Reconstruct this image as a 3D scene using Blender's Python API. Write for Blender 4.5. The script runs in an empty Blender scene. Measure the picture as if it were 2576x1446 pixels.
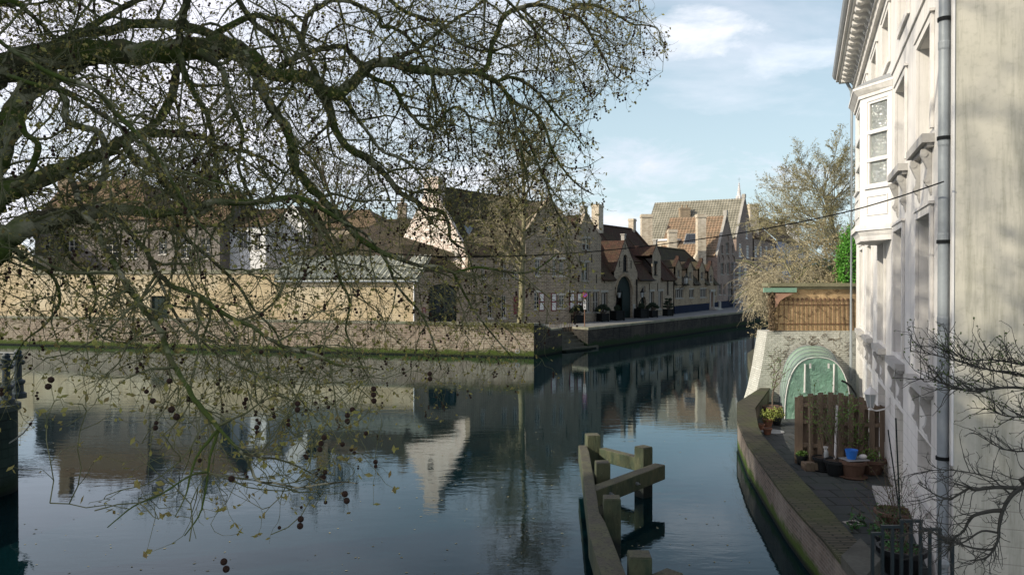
import bpy, bmesh, math, random
import numpy as np
from mathutils import Vector, Matrix
from mathutils.geometry import delaunay_2d_cdt

# ---------------------------------------------------------------- camera
SC = bpy.context.scene
F = 1948.0; CX = 1288.0; CY = 723.0          # focal length and centre in units of a 2576 wide frame
HC = 5.0                                     # eye height over the water
TH = math.atan(15.0 / F)
cam = bpy.data.cameras.new('camera'); camo = bpy.data.objects.new('camera', cam)
SC.collection.objects.link(camo); SC.camera = camo
camo.location = (0, 0, HC); camo.rotation_euler = (math.pi / 2 - TH, 0, 0)
cam.sensor_width = 36; cam.lens = F / 2576 * 36; cam.clip_start = 0.1; cam.clip_end = 5000

# ---------------------------------------------------------------- light
SUN_AZ = Vector((-0.93, -0.37, 0)).normalized(); SUN_EL = math.radians(29)
SDIR = Vector((SUN_AZ.x * math.cos(SUN_EL), SUN_AZ.y * math.cos(SUN_EL), math.sin(SUN_EL)))
sl = bpy.data.lights.new('sun', 'SUN'); so = bpy.data.objects.new('sun', sl); SC.collection.objects.link(so)
sl.energy = 4.4; sl.angle = math.radians(0.53); sl.color = (1.0, 0.91, 0.75)
so.rotation_euler = SDIR.to_track_quat('Z', 'Y').to_euler(); so.location = (-30, -10, 40)

W = bpy.data.worlds.new('World'); SC.world = W; W.use_nodes = True
nt = W.node_tree; nt.nodes.clear()
def wn(t, **k):
    n = nt.nodes.new(t)
    for a, b in k.items(): setattr(n, a, b)
    return n
out = wn('ShaderNodeOutputWorld'); bg = wn('ShaderNodeBackground'); bg.inputs[1].default_value = 0.105
sky = wn('ShaderNodeTexSky', sky_type='NISHITA'); sky.sun_disc = False
sky.sun_elevation = SUN_EL; sky.sun_rotation = math.atan2(SDIR.x, SDIR.y)
sky.air_density = 1.1; sky.dust_density = 1.6; sky.ozone_density = 1.6; sky.altitude = 10
tc = wn('ShaderNodeTexCoord'); sep = wn('ShaderNodeSeparateXYZ')
nt.links.new(tc.outputs['Generated'], sep.inputs[0])
def wm(op, a, b=None, clamp=False):
    n = wn('ShaderNodeMath', operation=op); n.use_clamp = clamp
    for i, x in enumerate((a, b)):
        if x is None: continue
        if isinstance(x, (int, float)): n.inputs[i].default_value = x
        else: nt.links.new(x, n.inputs[i])
    return n.outputs[0]
den = wm('ADD', wm('MAXIMUM', sep.outputs[2], 0.0), 0.16)
cx_ = wm('DIVIDE', sep.outputs[0], den); cy_ = wm('DIVIDE', sep.outputs[1], den)
comb = wn('ShaderNodeCombineXYZ'); nt.links.new(cx_, comb.inputs[0]); nt.links.new(cy_, comb.inputs[1])
no = wn('ShaderNodeTexNoise'); no.inputs['Scale'].default_value = 0.75; no.inputs['Detail'].default_value = 7
no.inputs['Roughness'].default_value = 0.58; no.inputs['Distortion'].default_value = 0.25
mp = wn('ShaderNodeMapping'); mp.inputs['Location'].default_value = (3.1, 1.4, 0.7); mp.inputs['Scale'].default_value = (1.0, 1.5, 1)
nt.links.new(comb.outputs[0], mp.inputs[0]); nt.links.new(mp.outputs[0], no.inputs['Vector'])
cr = wn('ShaderNodeValToRGB'); cr.color_ramp.elements[0].position = 0.515; cr.color_ramp.elements[1].position = 0.84
# cloudier towards the left (low x)
left = wm('MULTIPLY', wm('SUBTRACT', 0.10, sep.outputs[0]), 0.55)
lft = wm('MINIMUM', wm('MAXIMUM', left, 0.0), 0.24)
nt.links.new(wm('ADD', no.outputs[0], lft), cr.inputs[0])
mx = wn('ShaderNodeMixRGB'); mx.inputs[2].default_value = (9.8, 9.4, 10.3, 1)
nt.links.new(wm('MULTIPLY', cr.outputs[0], 0.80), mx.inputs[0])
# milky veil over the blue
mv = wn('ShaderNodeMixRGB'); nt.links.new(wm('SUBTRACT', 0.82, wm('MULTIPLY', wm('MAXIMUM', sep.outputs[2], 0.0), 1.25), True), mv.inputs[0]); mv.inputs[2].default_value = (5.7, 7.15, 7.7, 1)
nt.links.new(sky.outputs[0], mv.inputs[1]); nt.links.new(mv.outputs[0], mx.inputs[1])
# a few separate clouds, placed by direction in the sky
yy = wm('MAXIMUM', sep.outputs[1], 0.05); ax_ = wm('DIVIDE', sep.outputs[0], yy); az_ = wm('DIVIDE', sep.outputs[2], yy)
n2_ = wn('ShaderNodeTexNoise'); n2_.inputs['Scale'].default_value = 9; n2_.inputs['Detail'].default_value = 8; n2_.inputs['Roughness'].default_value = 0.62; n2_.inputs['Distortion'].default_value = 0.4
m2_ = wn('ShaderNodeMapping'); m2_.inputs['Scale'].default_value = (1, 1, 2.4); nt.links.new(tc.outputs['Generated'], m2_.inputs[0]); nt.links.new(m2_.outputs[0], n2_.inputs['Vector'])
last = mx.outputs[0]
for (a0, b0, w0, h0, amt, colr) in ((.235, .318, .10, .034, .9, (9.6, 9.5, 10.0, 1)), (.385, .288, .12, .026, .55, (9.2, 9.4, 10.2, 1)), (.20, .15, .20, .034, .5, (9.0, 8.2, 9.6, 1)), (.33, .135, .12, .02, .35, (9.0, 8.2, 9.6, 1)), (.14, .085, .09, .03, .75, (9.4, 9.0, 10.0, 1)), (.02, .30, .16, .06, .6, (9.8, 9.8, 10.2, 1))):
    dx = wm('DIVIDE', wm('SUBTRACT', ax_, a0), w0); dz = wm('DIVIDE', wm('SUBTRACT', az_, b0), h0); q = wm('ADD', wm('MULTIPLY', dx, dx), wm('MULTIPLY', dz, dz))
    v = wm('SUBTRACT', wm('ADD', wm('MULTIPLY', wm('SUBTRACT', n2_.outputs[0], 0.5), 5.5), 0.75), q)
    f_ = wm('MULTIPLY', wm('MULTIPLY', v, 0.55, True), amt); mm = wn('ShaderNodeMixRGB'); nt.links.new(f_, mm.inputs[0]); nt.links.new(last, mm.inputs[1]); mm.inputs[2].default_value = colr; last = mm.outputs[0]
nt.links.new(last, bg.inputs[0]); nt.links.new(bg.outputs[0], out.inputs[0])

SC.view_settings.view_transform = 'Standard'; SC.view_settings.look = 'None'
SC.view_settings.gamma = 1; SC.view_settings.use_curve_mapping = False
SC.view_settings.exposure = 0.36
SC.render.engine = 'CYCLES'

# ---------------------------------------------------------------- geometry of the view: a photo point to a place
_f = Vector((0, math.cos(TH), -math.sin(TH))); _u = Vector((0, math.sin(TH), math.cos(TH))); _r = Vector((1, 0, 0))
CAMP = Vector((0, 0, HC))
def ray(u, v): return _f + _r * ((u - CX) / F) + _u * ((CY - v) / F)
def G(u, v, z):
    d = ray(u, v); return CAMP + d * ((z - HC) / d.z)
def D(u, v, Y):
    d = ray(u, v); return CAMP + d * (Y / d.y)
def proj(p):
    q = Vector(p) - CAMP; w = q.dot(_f)
    if w < 0.1: return None
    return CX + F * q.dot(_r) / w, CY - F * q.dot(_u) / w
def V2(p): return Vector((p[0], p[1]))

class Wall:
    """vertical plane over the plan line A (left) to B (right); outward is the side one sees"""
    def __init__(s, A, B):
        s.A = V2(A); s.B = V2(B); s.t = (s.B - s.A).normalized(); s.n = Vector((s.t.y, -s.t.x)); s.L = (s.B - s.A).length
    def sz(s, u, v):
        d = ray(u, v); k = (s.A - V2(CAMP)).dot(s.n) / V2(d).dot(s.n); p = CAMP + d * k
        return ((V2(p) - s.A).dot(s.t), p.z)
    def pt(s, a, z, o=0.0):
        q = s.A + s.t * a + s.n * o; return Vector((q.x, q.y, z))
    def shift(s, d):       # moved inward
        return Wall(s.A - s.n * d, s.B - s.n * d)

# ---------------------------------------------------------------- mesh helper
class MB:
    def __init__(s): s.v = []; s.f = []
    def add(s, vs, fs):
        o = len(s.v); s.v += [tuple(p) for p in vs]; s.f += [tuple(i + o for i in f) for f in fs]; return s
    def obox(s, o, a, b, c):
        o, a, b, c = map(Vector, (o, a, b, c))
        vs = [o, o + a, o + a + b, o + b, o + c, o + a + c, o + a + b + c, o + b + c]
        fs = [(0, 3, 2, 1), (4, 5, 6, 7), (0, 1, 5, 4), (1, 2, 6, 5), (2, 3, 7, 6), (3, 0, 4, 7)]
        if a.cross(b).dot(c) < 0: fs = [f[::-1] for f in fs]
        return s.add(vs, fs)
    def box(s, cx, cy, z0, sx, sy, sz, rot=0):
        a = Vector((math.cos(rot), math.sin(rot), 0)); b = Vector((-a.y, a.x, 0))
        return s.obox(Vector((cx, cy, z0)) - a * sx / 2 - b * sy / 2, a * sx, b * sy, (0, 0, sz))
    def wbox(s, w, s0, s1, z0, z1, o0, o1):
        p = w.pt(s0, z0, o0); t = Vector((w.t.x, w.t.y, 0)) * (s1 - s0); n = Vector((w.n.x, w.n.y, 0)) * (o1 - o0)
        return s.obox(p, t, n, (0, 0, z1 - z0))
    def prism(s, poly, vec):
        n = len(poly); vec = Vector(vec); p = [Vector(q) for q in poly]
        s.add(p + [q + vec for q in p], [tuple(range(n))[::-1], tuple(range(n, 2 * n))] + [(i, (i + 1) % n, (i + 1) % n + n, i + n) for i in range(n)])
        return s
    def quad(s, a, b, c, d): return s.add([a, b, c, d], [(0, 1, 2, 3)])
    def slab(s, quad, th):
        a, b, c, d = [Vector(q) for q in quad]; n = (b - a).cross(d - a).normalized() * th
        return s.prism([a - n, b - n, c - n, d - n], n * 1.0) if False else s.prism([a, b, c, d], -n)
    def tube(s, pts, rad, k=6, cap=True):
        P = np.array([tuple(p) for p in pts], float); n = len(P)
        R = np.full(n, rad, float) if np.isscalar(rad) else np.array(rad, float)
        T = np.gradient(P, axis=0); T /= np.linalg.norm(T, axis=1)[:, None] + 1e-9
        up = np.array([0, 0, 1.0]) if abs(T[0][2]) < 0.9 else np.array([1.0, 0, 0])
        A = np.cross(T, up); ln = np.linalg.norm(A, axis=1)[:, None]; A = np.where(ln > 1e-3, A / (ln + 1e-9), np.array([1.0, 0, 0]))
        B = np.cross(T, A)
        an = np.arange(k) * 2 * math.pi / k
        ring = P[:, None, :] + (A[:, None, :] * np.cos(an)[None, :, None] + B[:, None, :] * np.sin(an)[None, :, None]) * R[:, None, None]
        o = len(s.v); s.v += [tuple(x) for x in ring.reshape(-1, 3)]
        for i in range(n - 1):
            a = o + i * k; b = a + k
            for j in range(k):
                j2 = (j + 1) % k; s.f.append((a + j, a + j2, b + j2, b + j))
        if cap:
            s.f.append(tuple(range(o, o + k))[::-1]); s.f.append(tuple(range(o + (n - 1) * k, o + n * k)))
        return s
    def lathe(s, c, prof, k=16, ax=None):
        o = len(s.v); n = len(prof)
        for r, z in prof:
            for j in range(k):
                a = 2 * math.pi * j / k; s.v.append((c[0] + r * math.cos(a), c[1] + r * math.sin(a), c[2] + z))
        for i in range(n - 1):
            for j in range(k):
                j2 = (j + 1) % k; a = o + i * k; s.f.append((a + j, a + j2, a + k + j2, a + k + j))
        s.f.append(tuple(range(o, o + k))[::-1]); s.f.append(tuple(range(o + (n - 1) * k, o + n * k)))
        return s
    def sphere(s, c, r, k=8, m=5, sq=(1, 1, 1)):
        o = len(s.v)
        for i in range(m + 1):
            ph = math.pi * (i + 0.0) / m
            for j in range(k):
                a = 2 * math.pi * j / k
                s.v.append((c[0] + r * sq[0] * max(math.sin(ph), .02) * math.cos(a), c[1] + r * sq[1] * max(math.sin(ph), .02) * math.sin(a), c[2] - r * sq[2] * math.cos(ph)))
        for i in range(m):
            for j in range(k):
                j2 = (j + 1) % k; a = o + i * k; s.f.append((a + j, a + j2, a + k + j2, a + k + j))
        return s
    def holes(s, w, outer, holes, depth=0.18, o=0.0):
        """vertical wall face with openings, plus the reveals of the openings"""
        loops = [outer] + holes; co = []; ed = []
        for lp in loops:
            b = len(co); n = len(lp); co += [Vector(q) for q in lp]; ed += [(b + i, b + (i + 1) % n) for i in range(n)]
        vs, es, fs, *_ = delaunay_2d_cdt(co, ed, [], 0, 1e-5)
        def inside(p, lp):
            c = False; n = len(lp)
            for i in range(n):
                a = lp[i]; b = lp[i - 1]
                if (a[1] > p[1]) != (b[1] > p[1]) and p[0] < (b[0] - a[0]) * (p[1] - a[1]) / (b[1] - a[1]) + a[0]: c = not c
            return c
        ff = []
        for f in fs:
            c = sum((vs[i] for i in f), Vector((0, 0))) / len(f)
            if inside(c, outer) and not any(inside(c, h) for h in holes):
                a, b, d = vs[f[0]], vs[f[1]], vs[f[2]]
                if (b - a).cross(d - a) < 0: f = f[::-1]
                ff.append(tuple(f))
        s.add([w.pt(q.x, q.y, o) for q in vs], ff)
        for h in holes:
            n = len(h)
            ar = sum(h[i - 1][0] * h[i][1] - h[i][0] * h[i - 1][1] for i in range(n))
            for i in range(n):
                a = h[i - 1]; b = h[i]
                q = [w.pt(a[0], a[1], o), w.pt(b[0], b[1], o), w.pt(b[0], b[1], o - depth), w.pt(a[0], a[1], o - depth)]
                s.add(q, [(0, 1, 2, 3) if ar < 0 else (3, 2, 1, 0)])
        return s
    def build(s, name, mat, parent=None, smooth=False, uv=True, **tags):
        me = bpy.data.meshes.new(name)
        off = Vector((0, 0, 0)); r = parent
        while r is not None: off += r.location; r = r.parent
        if off.length > 0: V = [(p[0] - off.x, p[1] - off.y, p[2] - off.z) for p in s.v]
        else: V = s.v
        me.from_pydata(V, [], s.f); me.update()
        if uv and len(s.f) < 60000:
            ul = me.uv_layers.new(name='UVMap'); data = np.zeros((len(me.loops), 2))
            z = Vector((0, 0, 1))
            for p in me.polygons:
                n = p.normal
                if abs(n.z) > 0.985: t = Vector((1, 0, 0)); b = Vector((0, 1, 0))
                else: t = z.cross(n).normalized(); b = n.cross(t)
                for li in p.loop_indices:
                    q = s.v[me.loops[li].vertex_index]
                    data[li, 0] = q[0] * t.x + q[1] * t.y + q[2] * t.z; data[li, 1] = q[0] * b.x + q[1] * b.y + q[2] * b.z
            ul.data.foreach_set('uv', data.ravel())
        if smooth: me.polygons.foreach_set('use_smooth', [True] * len(me.polygons))
        me.materials.append(mat)
        o = bpy.data.objects.new(name, me); SC.collection.objects.link(o); o.parent = parent
        for a, b in tags.items(): o[a] = b
        return o

def thing(name, label, cat, loc, group=None):
    o = bpy.data.objects.new(name, None); SC.collection.objects.link(o); o.empty_display_size = 0.3
    o.location = Vector(loc); o['label'] = label; o['category'] = cat
    if group: o['group'] = group
    return o

# ---------------------------------------------------------------- materials
MATS = {}
def nodes(name):
    m = bpy.data.materials.new(name); m.use_nodes = True; t = m.node_tree
    return m, t, t.nodes['Principled BSDF']
def N(t, ty, **k):
    n = t.nodes.new(ty)
    for a, b in k.items(): setattr(n, a, b)
    return n
def c4(c): return (c[0], c[1], c[2], 1)
def mixc(t, fac, a, b, mode='MIX'):
    n = N(t, 'ShaderNodeMixRGB', blend_type=mode)
    for i, x in ((0, fac), (1, a), (2, b)):
        if isinstance(x, (tuple, list)): n.inputs[i].default_value = c4(x)
        elif isinstance(x, (int, float)): n.inputs[i].default_value = x
        else: t.links.new(x, n.inputs[i])
    return n.outputs[0]
def math_(t, op, a, b=0.0, clamp=False):
    n = N(t, 'ShaderNodeMath', operation=op); n.use_clamp = clamp
    for i, x in enumerate((a, b)):
        if isinstance(x, (int, float)): n.inputs[i].default_value = x
        else: t.links.new(x, n.inputs[i])
    return n.outputs[0]
def noise(t, vec, scale, detail=4, rough=0.6, dist=0.0, stretch=None):
    n = N(t, 'ShaderNodeTexNoise'); n.inputs['Scale'].default_value = scale; n.inputs['Detail'].default_value = detail
    n.inputs['Roughness'].default_value = rough; n.inputs['Distortion'].default_value = dist
    if stretch:
        mp = N(t, 'ShaderNodeMapping'); mp.inputs['Scale'].default_value = stretch; t.links.new(vec, mp.inputs[0]); vec = mp.outputs[0]
    t.links.new(vec, n.inputs['Vector']); return n.outputs[0]
def ramp(t, x, a, b):
    n = N(t, 'ShaderNodeMapRange'); n.inputs[1].default_value = a; n.inputs[2].default_value = b
    t.links.new(x, n.inputs[0]); return n.outputs[0]
def worldpos(t): return N(t, 'ShaderNodeNewGeometry').outputs['Position']
def bump(t, b, h, st, dist=0.02):
    n = N(t, 'ShaderNodeBump'); n.inputs['Strength'].default_value = st; n.inputs['Distance'].default_value = dist
    t.links.new(h, n.inputs['Height']); t.links.new(n.outputs[0], b.inputs['Normal'])
def plain(name, c, rough=0.7, var=0.25, scale=2.0, metal=0.0, c2=None, bumpy=0.0, spec=0.4, stretch=None, bscale=None):
    if name in MATS: return MATS[name]
    m, t, b = nodes(name); P = worldpos(t)
    n1 = noise(t, P, scale, 6, stretch=stretch); n2 = noise(t, P, scale * 9, 3, stretch=stretch)
    d = c2 if c2 else tuple(x * (1 - var) for x in c)
    f = ramp(t, math_(t, 'ADD', math_(t, 'MULTIPLY', n1, 0.7), math_(t, 'MULTIPLY', n2, 0.3)), 0.36, 0.62)
    t.links.new(mixc(t, f, c, d), b.inputs['Base Color'])
    b.inputs['Roughness'].default_value = rough; b.inputs['Metallic'].default_value = metal; b.inputs['Specular IOR Level'].default_value = spec
    if bumpy: bump(t, b, noise(t, P, bscale or scale * 6, 5), bumpy, 0.03)
    MATS[name] = m; return m
def brick(name, c1, c2, mortar, bw=0.22, bh=0.075, mw=0.012, patch=None, patchamt=0.5, moss=None, mossz=0.5, dark=None, grime=0.35, bumpy=0.5, streak=0.0):
    m, t, b = nodes(name); uv = N(t, 'ShaderNodeUVMap').outputs[0]; P = worldpos(t)
    br = N(t, 'ShaderNodeTexBrick'); br.inputs['Scale'].default_value = 1; br.inputs['Brick Width'].default_value = bw
    br.inputs['Row Height'].default_value = bh; br.inputs['Mortar Size'].default_value = mw; br.inputs['Mortar Smooth'].default_value = 0.3
    br.inputs['Bias'].default_value = -0.1
    br.inputs['Color1'].default_value = c4(c1); br.inputs['Color2'].default_value = c4(c2); br.inputs['Mortar'].default_value = c4(mortar)
    wob = N(t, 'ShaderNodeVectorMath', operation='ADD'); sc = N(t, 'ShaderNodeVectorMath', operation='SCALE'); sc.inputs['Scale'].default_value = 0.02
    nn = N(t, 'ShaderNodeTexNoise'); nn.inputs['Scale'].default_value = 3.0; t.links.new(P, nn.inputs['Vector'])
    t.links.new(nn.outputs['Color'], sc.inputs[0]); t.links.new(uv, wob.inputs[0]); t.links.new(sc.outputs[0], wob.inputs[1]); t.links.new(wob.outputs[0], br.inputs['Vector'])
    col = br.outputs['Color']
    n1 = noise(t, P, 0.35, 5, 0.65); n2 = noise(t, P, 3.5, 5, 0.7)
    col = mixc(t, math_(t, 'MULTIPLY', ramp(t, n2, 0.35, 0.7), grime), col, tuple(x * 0.45 for x in c1))
    if patch: col = mixc(t, math_(t, 'MULTIPLY', ramp(t, n1, 0.47, 0.62), patchamt), col, patch)
    if streak:
        n4 = noise(t, P, 1.3, 5, 0.7, stretch=(2.2, 2.2, 0.12)); col = mixc(t, math_(t, 'MULTIPLY', ramp(t, n4, 0.5, 0.72), streak), col, tuple(x * 0.35 for x in c2))
    if moss:
        s = N(t, 'ShaderNodeSeparateXYZ'); t.links.new(P, s.inputs[0])
        h = math_(t, 'ADD', s.outputs[2], math_(t, 'MULTIPLY', math_(t, 'SUBTRACT', noise(t, P, 1.6, 6, 0.7), 0.5), mossz * 1.8))
        col = mixc(t, ramp(t, h, mossz * 1.15, mossz * 0.7), col, moss)
        col = mixc(t, ramp(t, s.outputs[2], 0.16, 0.05), col, (0.006, 0.009, 0.007))
    t.links.new(col, b.inputs['Base Color']); b.inputs['Roughness'].default_value = 0.9; b.inputs['Specular IOR Level'].default_value = 0.2
    h = math_(t, 'ADD', math_(t, 'MULTIPLY', br.outputs['Fac'], -1.0), math_(t, 'MULTIPLY', n2, 1.2))
    bump(t, b, h, bumpy, 0.03); MATS[name] = m; return m
def rooftile(name, c1, c2, lichen, row=0.16, bw=0.19, lich=0.4):
    m, t, b = nodes(name); uv = N(t, 'ShaderNodeUVMap').outputs[0]; P = worldpos(t)
    br = N(t, 'ShaderNodeTexBrick'); br.inputs['Scale'].default_value = 1; br.inputs['Brick Width'].default_value = bw
    br.inputs['Row Height'].default_value = row; br.inputs['Mortar Size'].default_value = 0.02; br.inputs['Mortar Smooth'].default_value = 0.6
    br.inputs['Color1'].default_value = c4(c1); br.inputs['Color2'].default_value = c4(c2); br.inputs['Mortar'].default_value = c4(tuple(x * .3 for x in c1))
    t.links.new(uv, br.inputs['Vector']); col = br.outputs['Color']
    n1 = noise(t, P, 0.6, 6, 0.7); n2 = noise(t, P, 5.0, 4, 0.7)
    col = mixc(t, math_(t, 'MULTIPLY', ramp(t, n1, 0.45, 0.66), lich), col, lichen)
    col = mixc(t, math_(t, 'MULTIPLY', ramp(t, n2, 0.6, 0.72), 0.6), col, tuple(min(1, x * 3.2) for x in lichen))
    t.links.new(col, b.inputs['Base Color']); b.inputs['Roughness'].default_value = 0.9; b.inputs['Specular IOR Level'].default_value = 0.15
    s = N(t, 'ShaderNodeSeparateXYZ'); t.links.new(uv, s.inputs[0])
    saw = math_(t, 'FRACT', math_(t, 'DIVIDE', s.outputs[1], row))
    bump(t, b, math_(t, 'SUBTRACT', math_(t, 'MULTIPLY', n2, 0.7), saw), 0.8, 0.05); MATS[name] = m; return m

BR_SHADE = brick('brown_brick', (0.34, 0.27, 0.195), (0.13, 0.10, 0.072), (0.42, 0.37, 0.29), bw=0.34, bh=0.13, mw=0.022, patch=(0.29, 0.24, 0.18), streak=0.25)
BR_YEL = brick('tawny_brick', (0.33, 0.255, 0.165), (0.17, 0.12, 0.08), (0.37, 0.31, 0.23), bw=0.34, bh=0.13, patch=(0.34, 0.28, 0.20), streak=0.25)
BR_PINK = brick('rose_brick', (0.31, 0.225, 0.18), (0.17, 0.125, 0.105), (0.36, 0.31, 0.27), bw=0.4, bh=0.16, patch=(0.33, 0.26, 0.22), streak=0.2)
BR_GREY = brick('grey_brick', (0.20, 0.175, 0.15), (0.10, 0.085, 0.075), (0.26, 0.24, 0.21), bw=0.34, bh=0.13, patch=(0.22, 0.20, 0.175), streak=0.2)
BR_LIGHT = brick('pale_brick', (0.58, 0.51, 0.39), (0.36, 0.29, 0.21), (0.58, 0.52, 0.42), bw=0.4, bh=0.16, patch=(0.60, 0.54, 0.45), streak=0.2)
BR_WHITE = brick('whitewashed_brick', (0.76, 0.68, 0.60), (0.52, 0.38, 0.31), (0.72, 0.66, 0.58), bw=0.4, bh=0.15, grime=0.2)
BR_LIT = brick('ochre_limewashed_wall', (0.52, 0.42, 0.26), (0.38, 0.30, 0.185), (0.46, 0.39, 0.27), bw=0.36, bh=0.13, patch=(0.53, 0.46, 0.33), patchamt=0.9, grime=0.3, streak=0.3, bumpy=0.9)
BR_QUAY = brick('mossy_quay_brick', (0.26, 0.215, 0.155), (0.11, 0.08, 0.06), (0.33, 0.30, 0.24), bw=0.42, bh=0.16, mw=0.024, patch=(0.22, 0.165, 0.13), patchamt=0.5, moss=(0.045, 0.065, 0.012), mossz=0.42, streak=0.5, grime=0.45)
BR_QUAY_SHADE = brick('shaded_quay_brick', (0.035, 0.033, 0.03), (0.012, 0.013, 0.013), (0.045, 0.042, 0.036), bw=0.36, bh=0.14, mw=0.018, patch=(0.085, 0.072, 0.058), patchamt=0.5, moss=(0.014, 0.03, 0.010), mossz=0.5, streak=0.75)  # darker second quay brick; the shade on these walls is in its colour
BR_NEAR = brick('weathered_parapet_brick', (0.155, 0.12, 0.095), (0.07, 0.058, 0.05), (0.19, 0.17, 0.145), bw=0.21, bh=0.065, mw=0.012, patch=(0.30, 0.27, 0.23), moss=(0.05, 0.085, 0.012), mossz=0.30, streak=0.3, bumpy=0.9)
BR_COPE = brick('mossy_brick_coping', (0.13, 0.115, 0.085), (0.06, 0.056, 0.045), (0.022, 0.026, 0.018), bw=0.42, bh=0.075, mw=0.02, patch=(0.08, 0.10, 0.03), patchamt=0.45, bumpy=1.0)
BR_GARDEN = brick('tan_garden_brick', (0.48, 0.33, 0.18), (0.38, 0.25, 0.13), (0.50, 0.38, 0.23), bw=0.24, bh=0.08, grime=0.6, bumpy=0.6)
RT_RED = rooftile('dark_red_roof_tiles', (0.080, 0.042, 0.031), (0.045, 0.028, 0.023), (0.06, 0.055, 0.03), lich=0.5)
RT_DARK = rooftile('mossy_dark_roof_tiles', (0.075, 0.058, 0.04), (0.04, 0.034, 0.028), (0.06, 0.058, 0.028), lich=0.7)
RT_BROWN = rooftile('brown_roof_tiles', (0.19, 0.13, 0.085), (0.11, 0.075, 0.05), (0.12, 0.10, 0.05), lich=0.5)
PT_GREEN = plain('lichened_pantiles', (0.30, 0.28, 0.22), 0.85, scale=0.8, c2=(0.17, 0.16, 0.12), bumpy=0.3)
PT_ORANGE = plain('terracotta_pantiles', (0.31, 0.205, 0.13), 0.85, scale=1.2, c2=(0.17, 0.13, 0.085), bumpy=0.3)
PT_GREY = plain('grey_green_pantiles', (0.46, 0.46, 0.38), 0.6, scale=1.0, c2=(0.30, 0.31, 0.25), bumpy=0.2)
STONE = plain('grey_stone', (0.36, 0.34, 0.30), 0.85, scale=1.5, bumpy=0.3)
COPING = plain('worn_coping_stone', (0.24, 0.22, 0.18), 0.9, scale=1.2, c2=(0.12, 0.13, 0.08), bumpy=0.5)
GLASS = plain('window_glass', (0.02, 0.025, 0.03), 0.06, scale=3, spec=0.6)
WHITE = plain('white_paint', (0.66, 0.65, 0.63), 0.5, 0.08, 1.0)
OFFWHITE = plain('cream_paint', (0.55, 0.52, 0.46), 0.6, 0.15, 1.0)
GREEN_D = plain('dark_green_paint', (0.008, 0.020, 0.019), 0.7, 0.3, 1.5, spec=.2)
BLACKP = plain('black_paint', (0.010, 0.012, 0.013), 0.7, 0.3, 2, spec=.15)
BLUE_P = plain('blue_plinth_paint', (0.010, 0.017, 0.04), 0.9, 0.3, 1.2, spec=.1)
RED_P = plain('maroon_paint', (0.16, 0.025, 0.035), 0.5, 0.25, 2)
METAL_G = plain('grey_zinc', (0.27, 0.30, 0.32), 0.5, 0.2, 1.5, metal=0.15)
LEADW = plain('weathered_lead', (0.30, 0.31, 0.31), 0.5, 0.25, 2)
PAVE = plain('street_setts', (0.20, 0.20, 0.19), 0.8, scale=1.0, c2=(0.13, 0.13, 0.125), bumpy=0.5, bscale=6)
EARTH = plain('garden_earth', (0.08, 0.07, 0.045), 0.95, scale=1.0, c2=(0.05, 0.055, 0.03), bumpy=0.4)

# ================================================================ SETTING
ZS = 1.545            # street level
ZP = 0.32             # patio level
def S(u, v): return V2(G(u, v, ZS))
QA = V2(G(0, 866, 0)); QB = V2(G(1343, 899.5, 0)); QA = QA + (QA - QB).normalized() * 45
QC = V2(G(1414, 885, 0)); QE = V2(G(1479, 878, 0)); QE2 = V2(G(1441, 822.6, ZS)); QF = V2(G(1891, 816, 0))
# water
m, t, b = nodes('canal_water')
b.inputs['Base Color'].default_value = (0.003, 0.014, 0.019, 1); b.inputs['Roughness'].default_value = 0.015; b.inputs['IOR'].default_value = 1.30; b.inputs['Specular Tint'].default_value = (0.62, 0.90, 1.0, 1)
b.inputs['Specular IOR Level'].default_value = 0.5
P = worldpos(t)
n1 = noise(t, P, 1.9, 4, 0.55, 0.3, stretch=(0.55, 1.35, 1)); n2 = noise(t, P, 0.28, 3, 0.5, 0.4, stretch=(0.8, 1.2, 1)); n3 = noise(t, P, 9.0, 3, 0.5, 0.3, stretch=(0.6, 1.3, 1))
calm = ramp(t, noise(t, P, 0.09, 3, 0.5), 0.36, 0.62)
h = math_(t, 'ADD', math_(t, 'MULTIPLY', n1, math_(t, 'ADD', math_(t, 'MULTIPLY', calm, 0.009), 0.0018)), math_(t, 'ADD', math_(t, 'MULTIPLY', n2, 0.008), math_(t, 'MULTIPLY', n3, math_(t, 'MULTIPLY', calm, 0.002))))
bp = N(t, 'ShaderNodeBump'); bp.inputs['Strength'].default_value = 0.5; bp.inputs['Distance'].default_value = 1.0
t.links.new(h, bp.inputs['Height'])
fr = N(t, 'ShaderNodeFresnel'); fr.inputs['IOR'].default_value = 1.33; t.links.new(bp.outputs[0], fr.inputs['Normal'])
gl = N(t, 'ShaderNodeBsdfGlossy'); gl.inputs['Color'].default_value = (0.68, 0.79, 0.85, 1); gl.inputs['Roughness'].default_value = 0.012; t.links.new(bp.outputs[0], gl.inputs['Normal'])
df = N(t, 'ShaderNodeBsdfDiffuse'); t.links.new(mixc(t, noise(t, P, .06, 3), (0.001, 0.009, 0.014), (0.0015, 0.012, 0.012)), df.inputs['Color'])
ms = N(t, 'ShaderNodeMixShader'); t.links.new(math_(t, 'SUBTRACT', math_(t, 'MULTIPLY', fr.outputs[0], 1.55), 0.07, True), ms.inputs[0]); t.links.new(df.outputs[0], ms.inputs[1]); t.links.new(gl.outputs[0], ms.inputs[2]); t.links.new(ms.outputs[0], t.nodes['Material Output'].inputs['Surface']); t.nodes.remove(b)
WATER = m
w = MB(); w.quad((-400, -80, 0), (400, -80, 0), (400, 420, 0), (-400, 420, 0)); w.build('water', WATER, kind='structure')
rr = random.Random(8); w = MB()
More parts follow.
